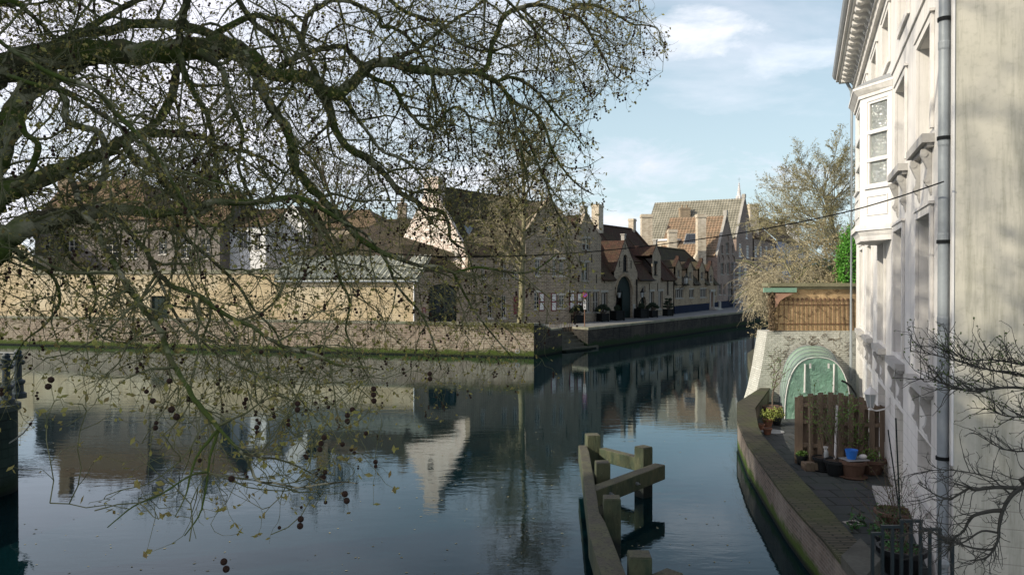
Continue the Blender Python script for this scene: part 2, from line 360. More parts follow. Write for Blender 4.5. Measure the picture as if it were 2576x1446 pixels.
for i in range(420):
    u, v = rr.uniform(60, 1900), rr.choice((rr.uniform(905, 960), rr.uniform(905, 1446), rr.uniform(1000, 1446))); q = G(u, v, .006); s_ = rr.uniform(.012, .04); a = rr.uniform(0, 6)
    c_, d_ = Vector((math.cos(a), math.sin(a), 0)) * s_, Vector((-math.sin(a), math.cos(a), 0)) * s_ * .6; w.quad(q - c_, q - d_, q + c_, q + d_)
w.build('floating_debris', plain('pale_floating_leaf', (.30, .28, .17), .8, .3, 2), uv=False, kind='stuff', label='specks of leaves and fluff floating on the canal', category='debris')
# far bank: one sheet to the horizon, cut along the quays
g = MB()
far = [(-3500, QA.y + 3), QA + Vector((-40, 3)), QA, QB, QC, (QC.x + .05, QC.y + 2.9), (QE2.x - .02, QE2.y + 0.9), QE2, QE, QF, (52, 132), (95, 175), (3500, 175), (3500, 4200), (-3500, 4200)]
inn = [Vector((p[0], p[1], ZS)) for p in far]
g.add(inn, [tuple(range(len(inn)))]); g.build('ground', PAVE, kind='structure')
# right bank ground (gardens) behind the garden wall
g = MB(); rb = [(9.9, 31.2), (3000, 31.2), (3000, 170), (100, 170), (58, 128), (36, 96), (14, 46)]
g.prism([Vector((x, y, -1)) for x, y in rb], (0, 0, 1.75)); g.build('garden_ground', EARTH, kind='structure')

def polyline_wall(mb, pts, z0, z1, th, side=1):
    """solid wall along plan points; thickness to the left side (side=1) of the direction of travel"""
    pts = [V2(p) for p in pts]; n = len(pts); off = []
    for i in range(n):
        a = pts[max(i - 1, 0)]; c = pts[min(i + 1, n - 1)]; p = pts[i]
        d1 = (p - a).normalized() if i > 0 else (c - p).normalized(); d2 = (c - p).normalized() if i < n - 1 else d1
        nn = (Vector((-d1.y, d1.x)) + Vector((-d2.y, d2.x))).normalized(); k = th / max(.5, nn.dot(Vector((-d2.y, d2.x))))
        off.append(p + nn * k * side)
    z0s = z0 if isinstance(z0, (list, tuple)) else [z0] * n; z1s = z1 if isinstance(z1, (list, tuple)) else [z1] * n
    o = len(mb.v)
    for i in range(n):
        p = pts[i]; q = off[i]
        mb.v += [(p.x, p.y, z0s[i]), (p.x, p.y, z1s[i]), (q.x, q.y, z1s[i]), (q.x, q.y, z0s[i])]
    for i in range(n - 1):
        a = o + i * 4; b_ = a + 4
        fs = [(a, a + 1, b_ + 1, b_), (a + 1, a + 2, b_ + 2, b_ + 1), (a + 2, a + 3, b_ + 3, b_ + 2), (a + 3, a, b_, b_ + 3)]
        if side > 0: fs = [f[::-1] for f in fs]
        mb.f += fs
    e = o + (n - 1) * 4
    f1 = (o, o + 3, o + 2, o + 1); f2 = (e, e + 1, e + 2, e + 3)
    if side > 0: f1, f2 = f1[::-1], f2[::-1]
    mb.f += [f1, f2]; return mb

# ---- left quay wall with parapet
r = thing('quay_parapet_wall', 'long sunlit brick quay wall with mossy foot and stone coping below the ochre wall', 'quay wall', (QB.x, QB.y, 0))
dq = (QB - QA).normalized(); nq = Vector((dq.y, -dq.x))
m1 = MB(); polyline_wall(m1, [QA + nq * .02, QB + nq * .02], -1, 2.10, 0.45); m1.build('wall', BR_QUAY, r)
m1 = MB(); polyline_wall(m1, [QA + nq * .07, QB + nq * .07 + dq * .03], 2.103, 2.26, 0.56)
m1.build('coping', COPING, r)
m1 = MB(); polyline_wall(m1, [QA + nq * .16, QB + nq * .14], -1, 0.07, 0.3); m1.build('footing', BR_QUAY, r)
ring = MB(); c = G(1302, 883, 0.45)
ring.tube([c + Vector((0.13 * math.cos(a), -.1, 0.13 * math.sin(a))) for a in np.linspace(0, 6.28, 13)], 0.02, 5); ring.build('mooring_ring', METAL_G, r)
# leafy creeper on the top right stretch of the parapet
rr = random.Random(5)
lv = MB()
for i in range(2600):
    s_ = rr.random() ** 1.6 * 9; dz = abs(rr.gauss(0, .28)) * (1 if s_ < 6 else .6)
    q = QB - dq * s_ + nq * (.05 + rr.random() * .06); p = Vector((q.x, q.y, 2.27 - dz)); a = Vector((rr.gauss(0, 1), rr.gauss(0, 1), rr.gauss(0, 1))).normalized() * .035; b_ = a.cross(Vector((rr.random(), 1, rr.random()))).normalized() * .03
    lv.quad(p - a, p - b_, p + a, p + b_)
LEAF_DK = plain('dark_ivy_leaf', (0.03, 0.05, 0.015), 0.7, 0.5, 3); LEAF_MOSS = plain('mossy_leaf', (0.13, 0.13, 0.03), 0.8, 0.5, 3)
lv.build('creeper', LEAF_MOSS, uv=False, label='low mossy creeper spilling over the right end of the sunlit parapet', category='creeper', kind='stuff')
# ---- shaded stretch round the corner, landing pier
r = thing('landing_wall', 'shaded brick wall stepping down from the parapet corner to a mossy pier', 'wall', (QC.x, QC.y, 0))
dc = (QC - QB).normalized(); mid = QB + (QC - QB) * .60; mid0 = QB + (QC - QB) * .22
m1 = MB(); polyline_wall(m1, [QB + dc * .02, mid0, mid], -1, [2.09, 2.09, 1.62], .42); polyline_wall(m1, [mid + dc * .01, QC], -1, 1.60, .7); m1.build('wall', BR_QUAY_SHADE, r)
m1 = MB(); polyline_wall(m1, [QB - dc * .0, mid0, mid], [2.104, 2.104, 1.634], [2.24, 2.24, 1.76], .5); polyline_wall(m1, [mid - dc * .0, QC + dc * .06], 1.604, 1.72, .8); m1.build('coping', COPING, r)
# ---- landing steps
r = thing('landing_steps', 'worn stone steps leading down to the canal beside the wooden pickets', 'steps', (QC.x, QC.y, 0))
dr = (QE - QC).normalized(); ndr = Vector((-dr.y, dr.x)); L = (QE2 - QC).length
m1 = MB(); wq = (QE2 - QC).dot(dr)
for i in range(6):
    z1 = .22 + i * .245; p = QC + dr * .03 + ndr * (i * .42 - .0)
    wd = wq + (.9 if i < 2 else .55 - i * .1)
    m1.obox((p.x, p.y, -1), Vector((dr.x, dr.y, 0)) * wd, Vector((ndr.x, ndr.y, 0)) * (3.0 - i * .42), (0, 0, 1 + z1))
m1.build('steps', plain('damp_step_stone', (.10, .10, .075), .9, .4, 2, bumpy=.4), r)
m1 = MB(); p = QC + dr * .02 - ndr * .35; m1.obox((p.x, p.y, -1), Vector((dr.x, dr.y, 0)) * ((QE - QC).dot(dr) - .06), Vector((ndr.x, ndr.y, 0)) * .36, (0, 0, 1.11)); m1.build('ledge', BR_QUAY_SHADE, r)
# ---- street quay wall (right)
r = thing('street_quay_wall', 'long dark shaded quay wall carrying the street past the gatehouse', 'quay wall', (QE.x, QE.y, 0))
m1 = MB(); polyline_wall(m1, [QE2, QE, QF, (52.1, 131.6)], -1, 1.42, .5); m1.build('wall', BR_QUAY_SHADE, r)
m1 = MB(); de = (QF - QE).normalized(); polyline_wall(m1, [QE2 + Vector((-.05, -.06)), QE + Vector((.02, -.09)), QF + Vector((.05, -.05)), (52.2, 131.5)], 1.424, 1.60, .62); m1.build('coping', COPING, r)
m1 = MB(); polyline_wall(m1, [QE + Vector((.1, -.12)), QF + Vector((.12, -.12))], -1, 0.1, .4); m1.build('footing', BR_QUAY_SHADE, r)
# ---- picket gate and pickets
PICK = plain('silvered_chestnut', (0.20, 0.16, 0.11), 0.9, 0.35, 4, bumpy=0.3)
for (u0, u1, v0, v1, lab) in ((1381, 1411, 809, 832, 'low run of split chestnut pickets on the landing wall'), (1416, 1440, 809, 853, 'tall split chestnut picket gate closing off the landing steps')):
    a = D(u0, v1, QE2.y - .2 if u0 > 1400 else QC.y + .6); e = D(u1, v1, QE2.y if u0 > 1400 else QC.y + 1.2); hz = (v1 - v0) / F * a.y
    m1 = MB(); n = int((u1 - u0) / 2.6); rr = random.Random(u0)
    for i in range(n + 1):
        p = a + (e - a) * (i / n) + Vector((rr.uniform(-.02, .02), 0, 0)); m1.tube([p, p + Vector((rr.uniform(-.04, .04), 0, hz * rr.uniform(.88, 1.04)))], [.026, .018], 5)
    for k in (.25, .8): m1.tube([a + Vector((0, .03, hz * k)), e + Vector((0, .03, hz * k))], .012, 4)
    m1.build('picket_fence', PICK, label=lab, category='picket fence')

# ================================================================ HOUSES
def rect(w, u0, u1, v0, v1):
    um, vm = (u0 + u1) / 2, (v0 + v1) / 2
    return w.sz(u0, vm)[0], w.sz(u1, vm)[0], w.sz(um, v1)[1], w.sz(um, v0)[1]
def rpoly(q): s0, s1, z0, z1 = q; return [(s0, z0), (s1, z0), (s1, z1), (s0, z1)]
def apoly(q, pointed=False, n=8, seg=False):
    s0, s1, z0, z1 = q; w_ = (s1 - s0) / 2; c = (s0 + s1) / 2; rise = min(w_ * (.45 if seg else (1.35 if pointed else 1.0)), (z1 - z0) * .6); zs = z1 - rise
    P_ = [(s0, z0), (s1, z0)]
    for i in range(n + 1):
        a = math.pi * i / n; x = math.cos(a); y = math.sin(a)
        if pointed: y = (1 - abs(x)) ** .62
        P_.append((c + w_ * x, zs + rise * y))
    return P_
def win(parent, w, q, nx=2, ny=2, fm=None, depth=.16, poly=None, bar=.05, border=.07, mull=None, sill=True, glass=None, name='window', lintel=None):
    s0, s1, z0, z1 = q; fm = fm or OFFWHITE; poly = poly or rpoly(q)
    m_ = MB(); o1 = -depth + .06; c = Vector(((s0 + s1) / 2, (z0 + z1) / 2)); hw, hh = (s1 - s0) / 2, (z1 - z0) / 2
    ins = [(c.x + (p[0] - c.x) * (1 - border / hw), c.y + (p[1] - c.y) * (1 - border / hh)) for p in poly]; n = len(poly)
    ar = sum(poly[i - 1][0] * poly[i][1] - poly[i][0] * poly[i - 1][1] for i in range(n))
    for i in range(n):
        a, b_, c1, d1 = poly[i - 1], poly[i], ins[i], ins[i - 1]
        m_.add([w.pt(a[0], a[1], o1), w.pt(b_[0], b_[1], o1), w.pt(c1[0], c1[1], o1), w.pt(d1[0], d1[1], o1)], [(0, 1, 2, 3)])
        m_.add([w.pt(d1[0], d1[1], o1), w.pt(c1[0], c1[1], o1), w.pt(c1[0], c1[1], -depth), w.pt(d1[0], d1[1], -depth)], [(0, 1, 2, 3)])
    zt = z1 - border * .6 if len(poly) == 4 else z1 - hw * .35
    for i in range(1, nx):
        x = s0 + (s1 - s0) * i / nx; bw = mull if (mull and (i == nx // 2 or nx <= 3)) else bar
        m_.wbox(w, x - bw / 2, x + bw / 2, z0 + border * .5, zt, -depth + .005, o1 - .005 + (.04 if bw > .08 else 0))
    for j in range(1, ny):
        zz = z0 + (z1 - z0) * j / ny; m_.wbox(w, s0 + border * .5, s1 - border * .5, zz - bar / 2, zz + bar / 2, -depth + .004, o1 - .012)
    if sill: m_.wbox(w, s0 - .06, s1 + .06, z0 - .09, z0, -depth, .05)
    if lintel: m_.wbox(w, s0 - .12, s1 + .12, z1, z1 + lintel, -.05, .015)
    wo = m_.build(name, fm, parent)
    g_ = MB(); g_.add([w.pt(p[0], p[1], -depth + .012) for p in poly], [tuple(range(n))])
    g_.build('pane', glass or GLASS, wo if (parent.type == 'EMPTY') else parent); return wo
def anchors(parent, w, lst):
    m_ = MB()
    for (u, v0, v1) in lst:
        s_, z0 = w.sz(u, v1); z1 = w.sz(u, v0)[1]; m_.wbox(w, s_ - .025, s_ + .025, z0, z1, 0.003, .05)
    m_.build('wall_anchor', BLACKP, parent)
def chimney(parent, c, sx, sy, z0, z1, rot, mat, pots=0, cap=.12, name='chimney', flare=.06):
    m_ = MB(); m_.box(c[0], c[1], z0, sx, sy, z1 - z0 - cap * 2.2, rot); m_.box(c[0], c[1], z1 - cap * 2.2 + .002, sx + flare * 2, sy + flare * 2, cap * 1.2, rot)
    m_.box(c[0], c[1], z1 - cap + .004, sx + flare, sy + flare, cap, rot)
    a = Vector((math.cos(rot), math.sin(rot)))
    for i in range(pots):
        p = Vector((c[0], c[1])) + a * ((i + .5) / pots - .5) * sx * .9; m_.lathe((p.x, p.y, z1), [(.16, 0), (.13, .2), (.17, .32), (.17, .45), (.12, .45)], 10)
    return m_.build(name, mat, parent)
def roofslab(parent, pts, th, mat, name='roof'):
    m_ = MB(); m_.slab(pts, th); return m_.build(name, mat, parent)
def pantile(parent, a, b_, c, d, cw=.40, rh=.48, amp=.09, mat=None, name='roof', th=.1):
    """a eave left, b eave right, c ridge right, d ridge left: rows of pantiles as real waves and steps"""
    a, b_, c, d = map(Vector, (a, b_, c, d)); nn = (b_ - a).cross(d - a).normalized()
    W_ = max((b_ - a).length, (c - d).length); H_ = max((d - a).length, (c - b_).length); nc = max(2, int(W_ / cw)) * 4; nr = max(2, int(H_ / rh))
    U = np.linspace(0, 1, nc + 1); wv = np.cos(np.arange(nc + 1) * math.pi / 2) * .5 + .5
    vs = []; A = np.array(a); B = np.array(b_); C = np.array(c); D_ = np.array(d); Nn = np.array(nn)
    for r_ in range(nr):
        for e in (0, 1):
            v = (r_ + e) / nr; base = (A[None] * (1 - U[:, None]) + B[None] * U[:, None]) * (1 - v) + (D_[None] * (1 - U[:, None]) + C[None] * U[:, None]) * v
            vs.append(base + Nn[None] * (wv * amp + (amp * .75 if e == 0 else 0))[:, None])
    m_ = MB(); m_.v = [tuple(p) for p in np.concatenate(vs)]; k = nc + 1
    for i in range(2 * nr - 1):
        for j in range(nc): m_.f.append((i * k + j, i * k + j + 1, (i + 1) * k + j + 1, (i + 1) * k + j))
    m_.slab([a, b_, c, d], th)
    return m_.build(name, mat, parent)
def vtx3(w, s_, z, o): return w.pt(s_, z, o)
def gable_body(root, w, outline, holes, apex, eL, eR, dep, wm, rm, over=.12, reveal=.18, zb=None, rname='roof', coping=None, roofmode='slab'):
    """gable towards the street: outline (s,z) list counter-clockwise"""
    m_ = MB(); m_.holes(w, outline, holes, reveal); n = len(outline)
    zb = zb if zb is not None else min(p[1] for p in outline)
    back = [(eL[0], zb), (eR[0], zb), (eR[0], eR[1]), (apex[0], apex[1] - .15), (eL[0], eL[1])]
    m_.add([w.pt(p[0], p[1], -dep) for p in back], [tuple(range(5))[::-1]])
    for (e, sg) in ((eL, 0), (eR, 1)):
        q = [w.pt(e[0], zb, 0), w.pt(e[0], zb, -dep), w.pt(e[0], e[1], -dep), w.pt(e[0], e[1], 0)]
        m_.add(q, [(0, 1, 2, 3) if sg else (3, 2, 1, 0)])
    m_.build('wall', wm, root)
    for k, (e, sg) in enumerate(((eL, -1), (eR, 1))):
        dz = .18; f = [w.pt(e[0] + sg * .15, e[1] - .12, -.25), w.pt(e[0] + sg * .15, e[1] - .12, -dep), w.pt(apex[0], apex[1] - dz, -dep), w.pt(apex[0], apex[1] - dz, -.25)]
        if sg < 0: f = [f[1], f[0], f[3], f[2]]
        if roofmode == 'pan': pantile(root, f[0], f[1], f[2], f[3], mat=rm)
        else: roofslab(root, f, .1, rm)
    if coping:
        m_ = MB()
        for e, sg in ((eL, -1), (eR, 1)):
            a = w.pt(e[0], e[1], .04); b_ = w.pt(apex[0], apex[1], .04); up = Vector((0, 0, .14)); nn = Vector((w.n.x, w.n.y, 0)) * -.34
            m_.obox(a, b_ - a, nn, up)
        m_.build('gable_coping', coping, root)

# ---- ochre wall along the quay (left, sunlit)
WL = Wall(QA - nq * 5.4, QA - nq * 5.4 + dq * 10)                      # plane of the wall
uE = WL.sz(1042, 760)[0]; u700 = WL.sz(700, 760)[0]; u84 = WL.sz(84, 760)[0]; uL = -20.0
ztop = WL.sz(500, 688)[1]
r = thing('ochre_wall', 'long windowless ochre limewashed wall lit by the sun behind the parapet', 'wall', WL.pt(u84, ZS))
m1 = MB(); dq_ = rect(WL, 378, 421, 744, 800)
m1.holes(WL, [(u84, ZS), (u700, ZS), (u700, ztop), (u84, ztop)], [rpoly((dq_[0], dq_[1], ZS + .01, dq_[3]))], .3)
m1.add([WL.pt(u84, ZS, -.45), WL.pt(u700, ZS, -.45), WL.pt(u700, ztop, -.45), WL.pt(u84, ztop, -.45)], [(3, 2, 1, 0)]); m1.build('wall', BR_LIT, r)
m1 = MB(); m1.wbox(WL, u84, u700 + .1, ztop, ztop + .18, -.55, .12); m1.wbox(WL, u84, u700, ztop + .182, ztop + .3, -.4, -.02); m1.build('coping', COPING, r)
dd = MB(); dd.wbox(WL, dq_[0], dq_[1], ZS + .01, dq_[3], -.3, -.22); dd.wbox(WL, dq_[0] + .06, dq_[0] + .6, ZS + .4, dq_[3] - .1, -.225, -.2); dd.build('door', GREEN_D, r)
# taller ochre gable wall at the far left
r = thing('ochre_house', 'tall ochre rendered house end at the far left edge behind the branches', 'house', WL.pt(u84, ZS))
zt = WL.sz(60, 600)[1]; m1 = MB(); m1.holes(WL, [(uL, ZS), (u84 - .01, ZS), (u84 - .01, zt - 1.4), (u84 - 7, zt + 4), (uL, zt + 4)], [], .1, o=.03)
m1.wbox(WL, uL, u84 - .02, ZS, zt - 1.5, -8, 0); m1.build('wall', BR_LIT, r)
roofslab(r, [WL.pt(uL, zt + 4.1, .1), WL.pt(u84 - 7, zt + 4.1, .1), WL.pt(u84 - 7, zt + 5.1, -9), WL.pt(uL, zt + 5.1, -9)], .15, RT_BROWN)
# ---- low barn with pale ribbed roof
WB = WL; ze = WL.sz(870, 705)[1]; z7 = ze
r = thing('canal_barn', 'low ochre barn with grey-green ribbed pantile roof and dark roof rising behind', 'barn', WL.pt(u700, ZS))
m1 = MB(); m1.holes(WL, [(u700 + .01, ZS), (uE, ZS), (uE, ze), (u700 + .01, ze)], [], .2, o=.02)
m1.add([WL.pt(uE, ZS, .02), WL.pt(uE, ZS, -7), WL.pt(uE, ze, -7), WL.pt(uE, ze, .02)], [(0, 1, 2, 3)]); m1.build('wall', BR_LIT, r)
w2 = WL.shift(2.6); sA, zr = w2.sz(735, 647); sB = w2.sz(1057, 647)[0]
PTG = PT_GREY
pantile(r, WL.pt(u700 - .1, ze, .35), WL.pt(uE + .45, ze, .35), WL.pt(uE + .45, zr, -2.6), WL.pt(sA, zr, -2.6), cw=.46, rh=1.6, amp=.20, mat=PTG)
m1 = MB(); m1.tube([WL.pt(u700 - .1, ze - .08, .42), WL.pt(uE + .5, ze - .08, .42)], .075, 6); m1.build('gutter', METAL_G, r)
m1 = MB(); m1.tube([WL.pt(uE + .1, ze - .1, .2), WL.pt(uE + .02, ze - .4, .12), WL.pt(uE + .02, ZS + .05, .12)], .055, 8); m1.build('downpipe', WHITE, r)
q = rect(WL, 1028, 1031, 640, 690)
# roof window strip
a, b_ = WL.pt(u700 + (uE - u700) * .62, ze + .5, .02), WL.pt(u700 + (uE - u700) * .67, ze + .5, .02)
# dark hipped roof behind
w3 = WL.shift(3.2); w6 = WL.shift(7.5)
sa = w3.sz(712, 640)[0]; sb = w3.sz(1150, 640)[0]; zb_ = w3.sz(930, 647)[1]; sp, zp = w6.sz(975, 551); sp2 = w6.sz(1062, 551)[0]
m1 = MB(); A0 = w3.pt(sa, zb_, 0); A1 = w3.pt(sb, zb_, 0); T0 = w6.pt(sp, zp, 0); T1 = w6.pt(sp2, zp, 0); B0 = w3.pt(sa, zb_, -9); B1 = w3.pt(sb, zb_, -9)
m1.add([A0, A1, B1, B0, T0, T1], [(0, 1, 5, 4), (1, 2, 5), (2, 3, 4, 5), (3, 0, 4), (3, 2, 1, 0)]); m1.build('upper_roof', RT_DARK, r)
m1 = MB(); m1.obox(w3.pt(sa + .4, ZS, -.4), Vector((WL.t.x, WL.t.y, 0)) * (sb - sa - .8), Vector((WL.n.x, WL.n.y, 0)) * -8, (0, 0, zb_ - ZS)); m1.build('upper_wall', BR_SHADE, r)
m1 = MB(); m1.tube([T1 + Vector((0, 0, .03)), A1 + Vector((0, 0, .06))], .12, 6); m1.build('hip_tiles', STONE, r)

# ---- houses behind the ochre wall
def box_house(name, label, u0, u1, ye, yr, off, dep, wm, rm, wins=(), hipR=0.0, hipL=0.0, fm=None, ridge=None, nx=2, ny=3, extra=None):
    w_ = WL.shift(off); s0 = w_.sz(u0, 650)[0]; s1 = w_.sz(u1, 650)[0]; zE = w_.sz((u0 + u1) / 2, ye)[1]; wr = WL.shift(off + dep / 2); zR = wr.sz((u0 + u1) / 2, yr)[1]
    r_ = thing(name, label, 'house', w_.pt(s0, ZS))
    qs = [rect(w_, *q_) for q_ in wins]; m_ = MB(); m_.holes(w_, [(s0, ZS), (s1, ZS), (s1, zE), (s0, zE)], [rpoly(q_) for q_ in qs], .18)
    for s_, fl in ((s0, 1), (s1, 0)):
        hp = (hipL if fl else hipR)
        pts = [w_.pt(s_, ZS, 0), w_.pt(s_, ZS, -dep), w_.pt(s_, zE, -dep), w_.pt(s_, zR if not hp else zE, -dep / 2), w_.pt(s_, zE, 0)]
        m_.add(pts, [(0, 1, 2, 3, 4) if not fl else (4, 3, 2, 1, 0)])
    m_.add([w_.pt(s0, ZS, -dep), w_.pt(s1, ZS, -dep), w_.pt(s1, zE, -dep), w_.pt(s0, zE, -dep)], [(3, 2, 1, 0)]); m_.build('wall', wm, r_)
    a, b_, c, d = w_.pt(s0 - .2, zE - .1, .2), w_.pt(s1 + .2, zE - .1, .2), w_.pt(s1 + .2 - hipR, zR + .1, -dep / 2), w_.pt(s0 - .2 + hipL, zR + .1, -dep / 2)
    a2, b2 = w_.pt(s0 - .2, zE - .1, -dep - .2), w_.pt(s1 + .2, zE - .1, -dep - .2)
    m_ = MB(); m_.slab([a, b_, c, d], .12); m_.slab([b2, a2, d, c], .12)
    if hipR: m_.add([b_, b2, c], [(0, 1, 2)])
    if hipL: m_.add([a2, a, d], [(0, 1, 2)])
    rf = m_.build('roof', rm, r_)
    for q_ in qs: win(r_, w_, q_, nx, ny, fm)
    return r_, w_, rf, zR, zE
r, w_, rf, zR, zE = box_house('brick_house', 'grey brick house with brown tiled roof, leftmost behind the ochre wall', 88, 372, 552, 458, 6, 8, BR_GREY, RT_BROWN, [(172, 196, 590, 634), (262, 300, 600, 650), (322, 345, 600, 650), (110, 135, 600, 645)], hipR=4.0)
chimney(rf, w_.pt(w_.sz(80, 500)[0], 0, -4).xy, 1.1, .8, zR - 2, zR + 2.0, 0, BR_YEL, 0)
r, w_, rf, zR, zE = box_house('brick_house', 'grey brick house with two roofs, left of the white rendered house', 378, 553, 566, 491, 5, 7, BR_GREY, RT_BROWN, [(400, 420, 600, 640), (455, 480, 600, 650), (505, 528, 600, 650)], hipL=2, hipR=0)
r, w_, rf, zR, zE = box_house('rendered_house', 'white rendered house with small balcony glimpsed through the branches', 556, 668, 566, 530, 6.5, 8, WHITE, RT_BROWN, [(600, 622, 585, 625), (640, 655, 590, 630)], nx=2, ny=2)
r, w_, rf, zR, zE = box_house('brick_house', 'pale house with brown ribbed roof beside the white gabled house', 668, 700, 560, 528, 9, 6, OFFWHITE, RT_BROWN, [])
# white gabled house
w_ = WL.shift(9); s0 = w_.sz(700, 600)[0]; s1 = w_.sz(772, 600)[0]; sa = w_.sz(735, 520)[0]; za = w_.sz(735, 512)[1]; zE = w_.sz(735, 562)[1]
r = thing('gabled_house', 'small white gabled house with red verges beyond the barn roof', 'house', w_.pt(s0, ZS))
q1 = rect(w_, 742, 762, 585, 612); gable_body(r, w_, [(s0, ZS), (s1, ZS), (s1, zE), (sa, za), (s0, zE)], [rpoly(q1)], (sa, za), (s0, zE), (s1, zE), 9, WHITE, RT_RED, zb=ZS); win(r, w_, q1, 2, 2)
r, w_, rf, zR, zE = box_house('brick_house', 'brown roofed house with square brick chimneys behind the barn', 786, 952, 570, 531, 10, 8, BR_SHADE, RT_BROWN, [], hipR=3)
chimney(rf, w_.pt(w_.sz(799, 540)[0], 0, -1).xy, 1.1, .9, zE - 2, w_.shift(1).sz(799, 508)[1], 0, BR_YEL, 1)
chimney(rf, w_.pt(w_.sz(980, 540)[0], 0, -3).xy, .8, .8, zE - 4, w_.shift(3).sz(980, 512)[1], 0, BR_SHADE, 1)

# ---- street direction
SD = Vector((0.56, 0.83)).normalized(); SN = Vector((SD.y, -SD.x))
# ---- long steep-roofed house with whitewashed gable
rp = V2(D(1083, 460, 63.0)); zr = D(1083, 462, 63.0).z; half = 3.9; Lr = 19.0
r = thing('steep_roofed_house', 'tall house with steep dark roof and sunlit whitewashed brick gable', 'house', (rp.x, rp.y, ZS))
WG = Wall(rp - SN * half, rp + SN * half)          # gable plane, seen from the front left
zEv = 6.9
m1 = MB(); m1.holes(WG, [(0, ZS), (2 * half, ZS), (2 * half, zEv), (half, zr), (0, zEv)], [rpoly((half - .3, half + .3, 9.6, 10.5))], .2)
fr = Wall(rp + SN * half, rp + SN * half + SD * Lr)
fq = [rect(fr, u0, u1, v0, v1) for (u0, u1, v0, v1) in ((1215, 1228, 640, 672), (1262, 1276, 640, 672))]
m1.holes(fr, [(0, ZS), (Lr, ZS), (Lr, zEv), (0, zEv)], [rpoly(x) for x in fq], .2)
m1.add([fr.pt(Lr, ZS, 0), fr.pt(Lr, ZS, -2 * half), fr.pt(Lr, zEv, -2 * half), fr.pt(Lr, zr, -half), fr.pt(Lr, zEv, 0)], [(0, 1, 2, 3, 4)]); m1.build('wall', BR_WHITE, r)
for x in fq: win(r, fr, x, 2, 3)
rf = roofslab(r, [fr.pt(.25, zEv - .1, .15), fr.pt(Lr, zEv - .1, .15), fr.pt(Lr, zr - .05, -half), fr.pt(.25, zr - .05, -half)], .12, RT_DARK)
roofslab(r, [fr.pt(Lr, zEv - .1, -2 * half - .15), fr.pt(.25, zEv - .1, -2 * half - .15), fr.pt(.25, zr - .05, -half), fr.pt(Lr, zr - .05, -half)], .12, RT_DARK)
m1 = MB()
for a, b_ in (((0, zEv), (half, zr)), ((2 * half, zEv), (half, zr))):
    p, q2 = WG.pt(a[0], a[1], .03), WG.pt(b_[0], b_[1], .03); m1.obox(p, q2 - p, Vector((WG.n.x, WG.n.y, 0)) * -.32, (0, 0, .2))
m1.build('gable_coping', BR_WHITE, r)
cp = rp - SD * -.5; chimney(rf, cp, 1.5, .9, zr - 2.6, zr + .55, math.atan2(SN.y, SN.x), BR_WHITE, 0)
# roof window on the dark slope
w5 = fr.shift(1.2); s_, z_ = w5.sz(1141, 613)
p = fr.pt(1.3, zEv + (zr - zEv) * .27, -half * .27 + .12); m1 = MB(); sl_ = (fr.pt(0, zr, -half) - fr.pt(0, zEv, 0)).normalized()
m1.obox(p, Vector((fr.t.x, fr.t.y, 0)) * 1.0, sl_ * 1.2, Vector((fr.n.x, fr.n.y, 0)) * .08); m1.build('skylight', METAL_G, r)

# ---- gate wall and shaded brick houses facing the parapet
eR_ = WL.pt(uE, 0, 0); P0 = V2(eR_) + dq * .02; P1 = V2(D(1182, 700, P0.y + 1.6)); P3 = S(1455, 811.5)
WC = Wall(P0, P1)
r = thing('gate_wall', 'shaded brick wall with tall dark green glazed gate beside the ochre wall', 'gateway', WC.pt(0, ZS))
zt = WC.sz(1110, 690)[1]; gq = rect(WC, 1078, 1150, 735, 800); gq = (gq[0], gq[1], ZS + .01, WC.sz(1112, 714)[1]); gp = apoly(gq, seg=True)
m1 = MB(); m1.holes(WC, [(0, ZS), (WC.L, ZS), (WC.L, zt), (0, zt)], [gp], .35)
m1.add([WC.pt(0, ZS, -.5), WC.pt(WC.L, ZS, -.5), WC.pt(WC.L, zt, -.5), WC.pt(0, zt, -.5)], [(3, 2, 1, 0)]); m1.wbox(WC, 0, WC.L, zt, zt + .15, -.55, .06); m1.build('wall', BR_SHADE, r)
gt = win(r, WC, gq, 4, 4, GREEN_D, .3, poly=gp, bar=.06, border=.12, mull=.14, sill=False, name='gate')
m1 = MB(); q = rect(WC, 1062, 1071, 774, 787); m1.wbox(WC, q[0], q[1], q[2], q[3], .003, .035); pl = m1.build('plaque', RED_P, r)
m1 = MB()
for k in range(4): m1.wbox(WC, q[0] + .05, q[1] - .05 - .03 * (k % 2), q[3] - .12 - k * .1, q[3] - .09 - k * .1, .036, .039)
m1.build('plaque_lines', OFFWHITE, pl)
# roof behind the gate
roofslab(r, [WC.pt(-.2, zt - .1, -.6), WC.pt(WC.L + 1.0, zt - .1, -.6), WC.pt(WC.L + 1.0, zt + 2.4, -3.6), WC.pt(-.2, zt + 2.4, -3.6)], .12, RT_DARK)

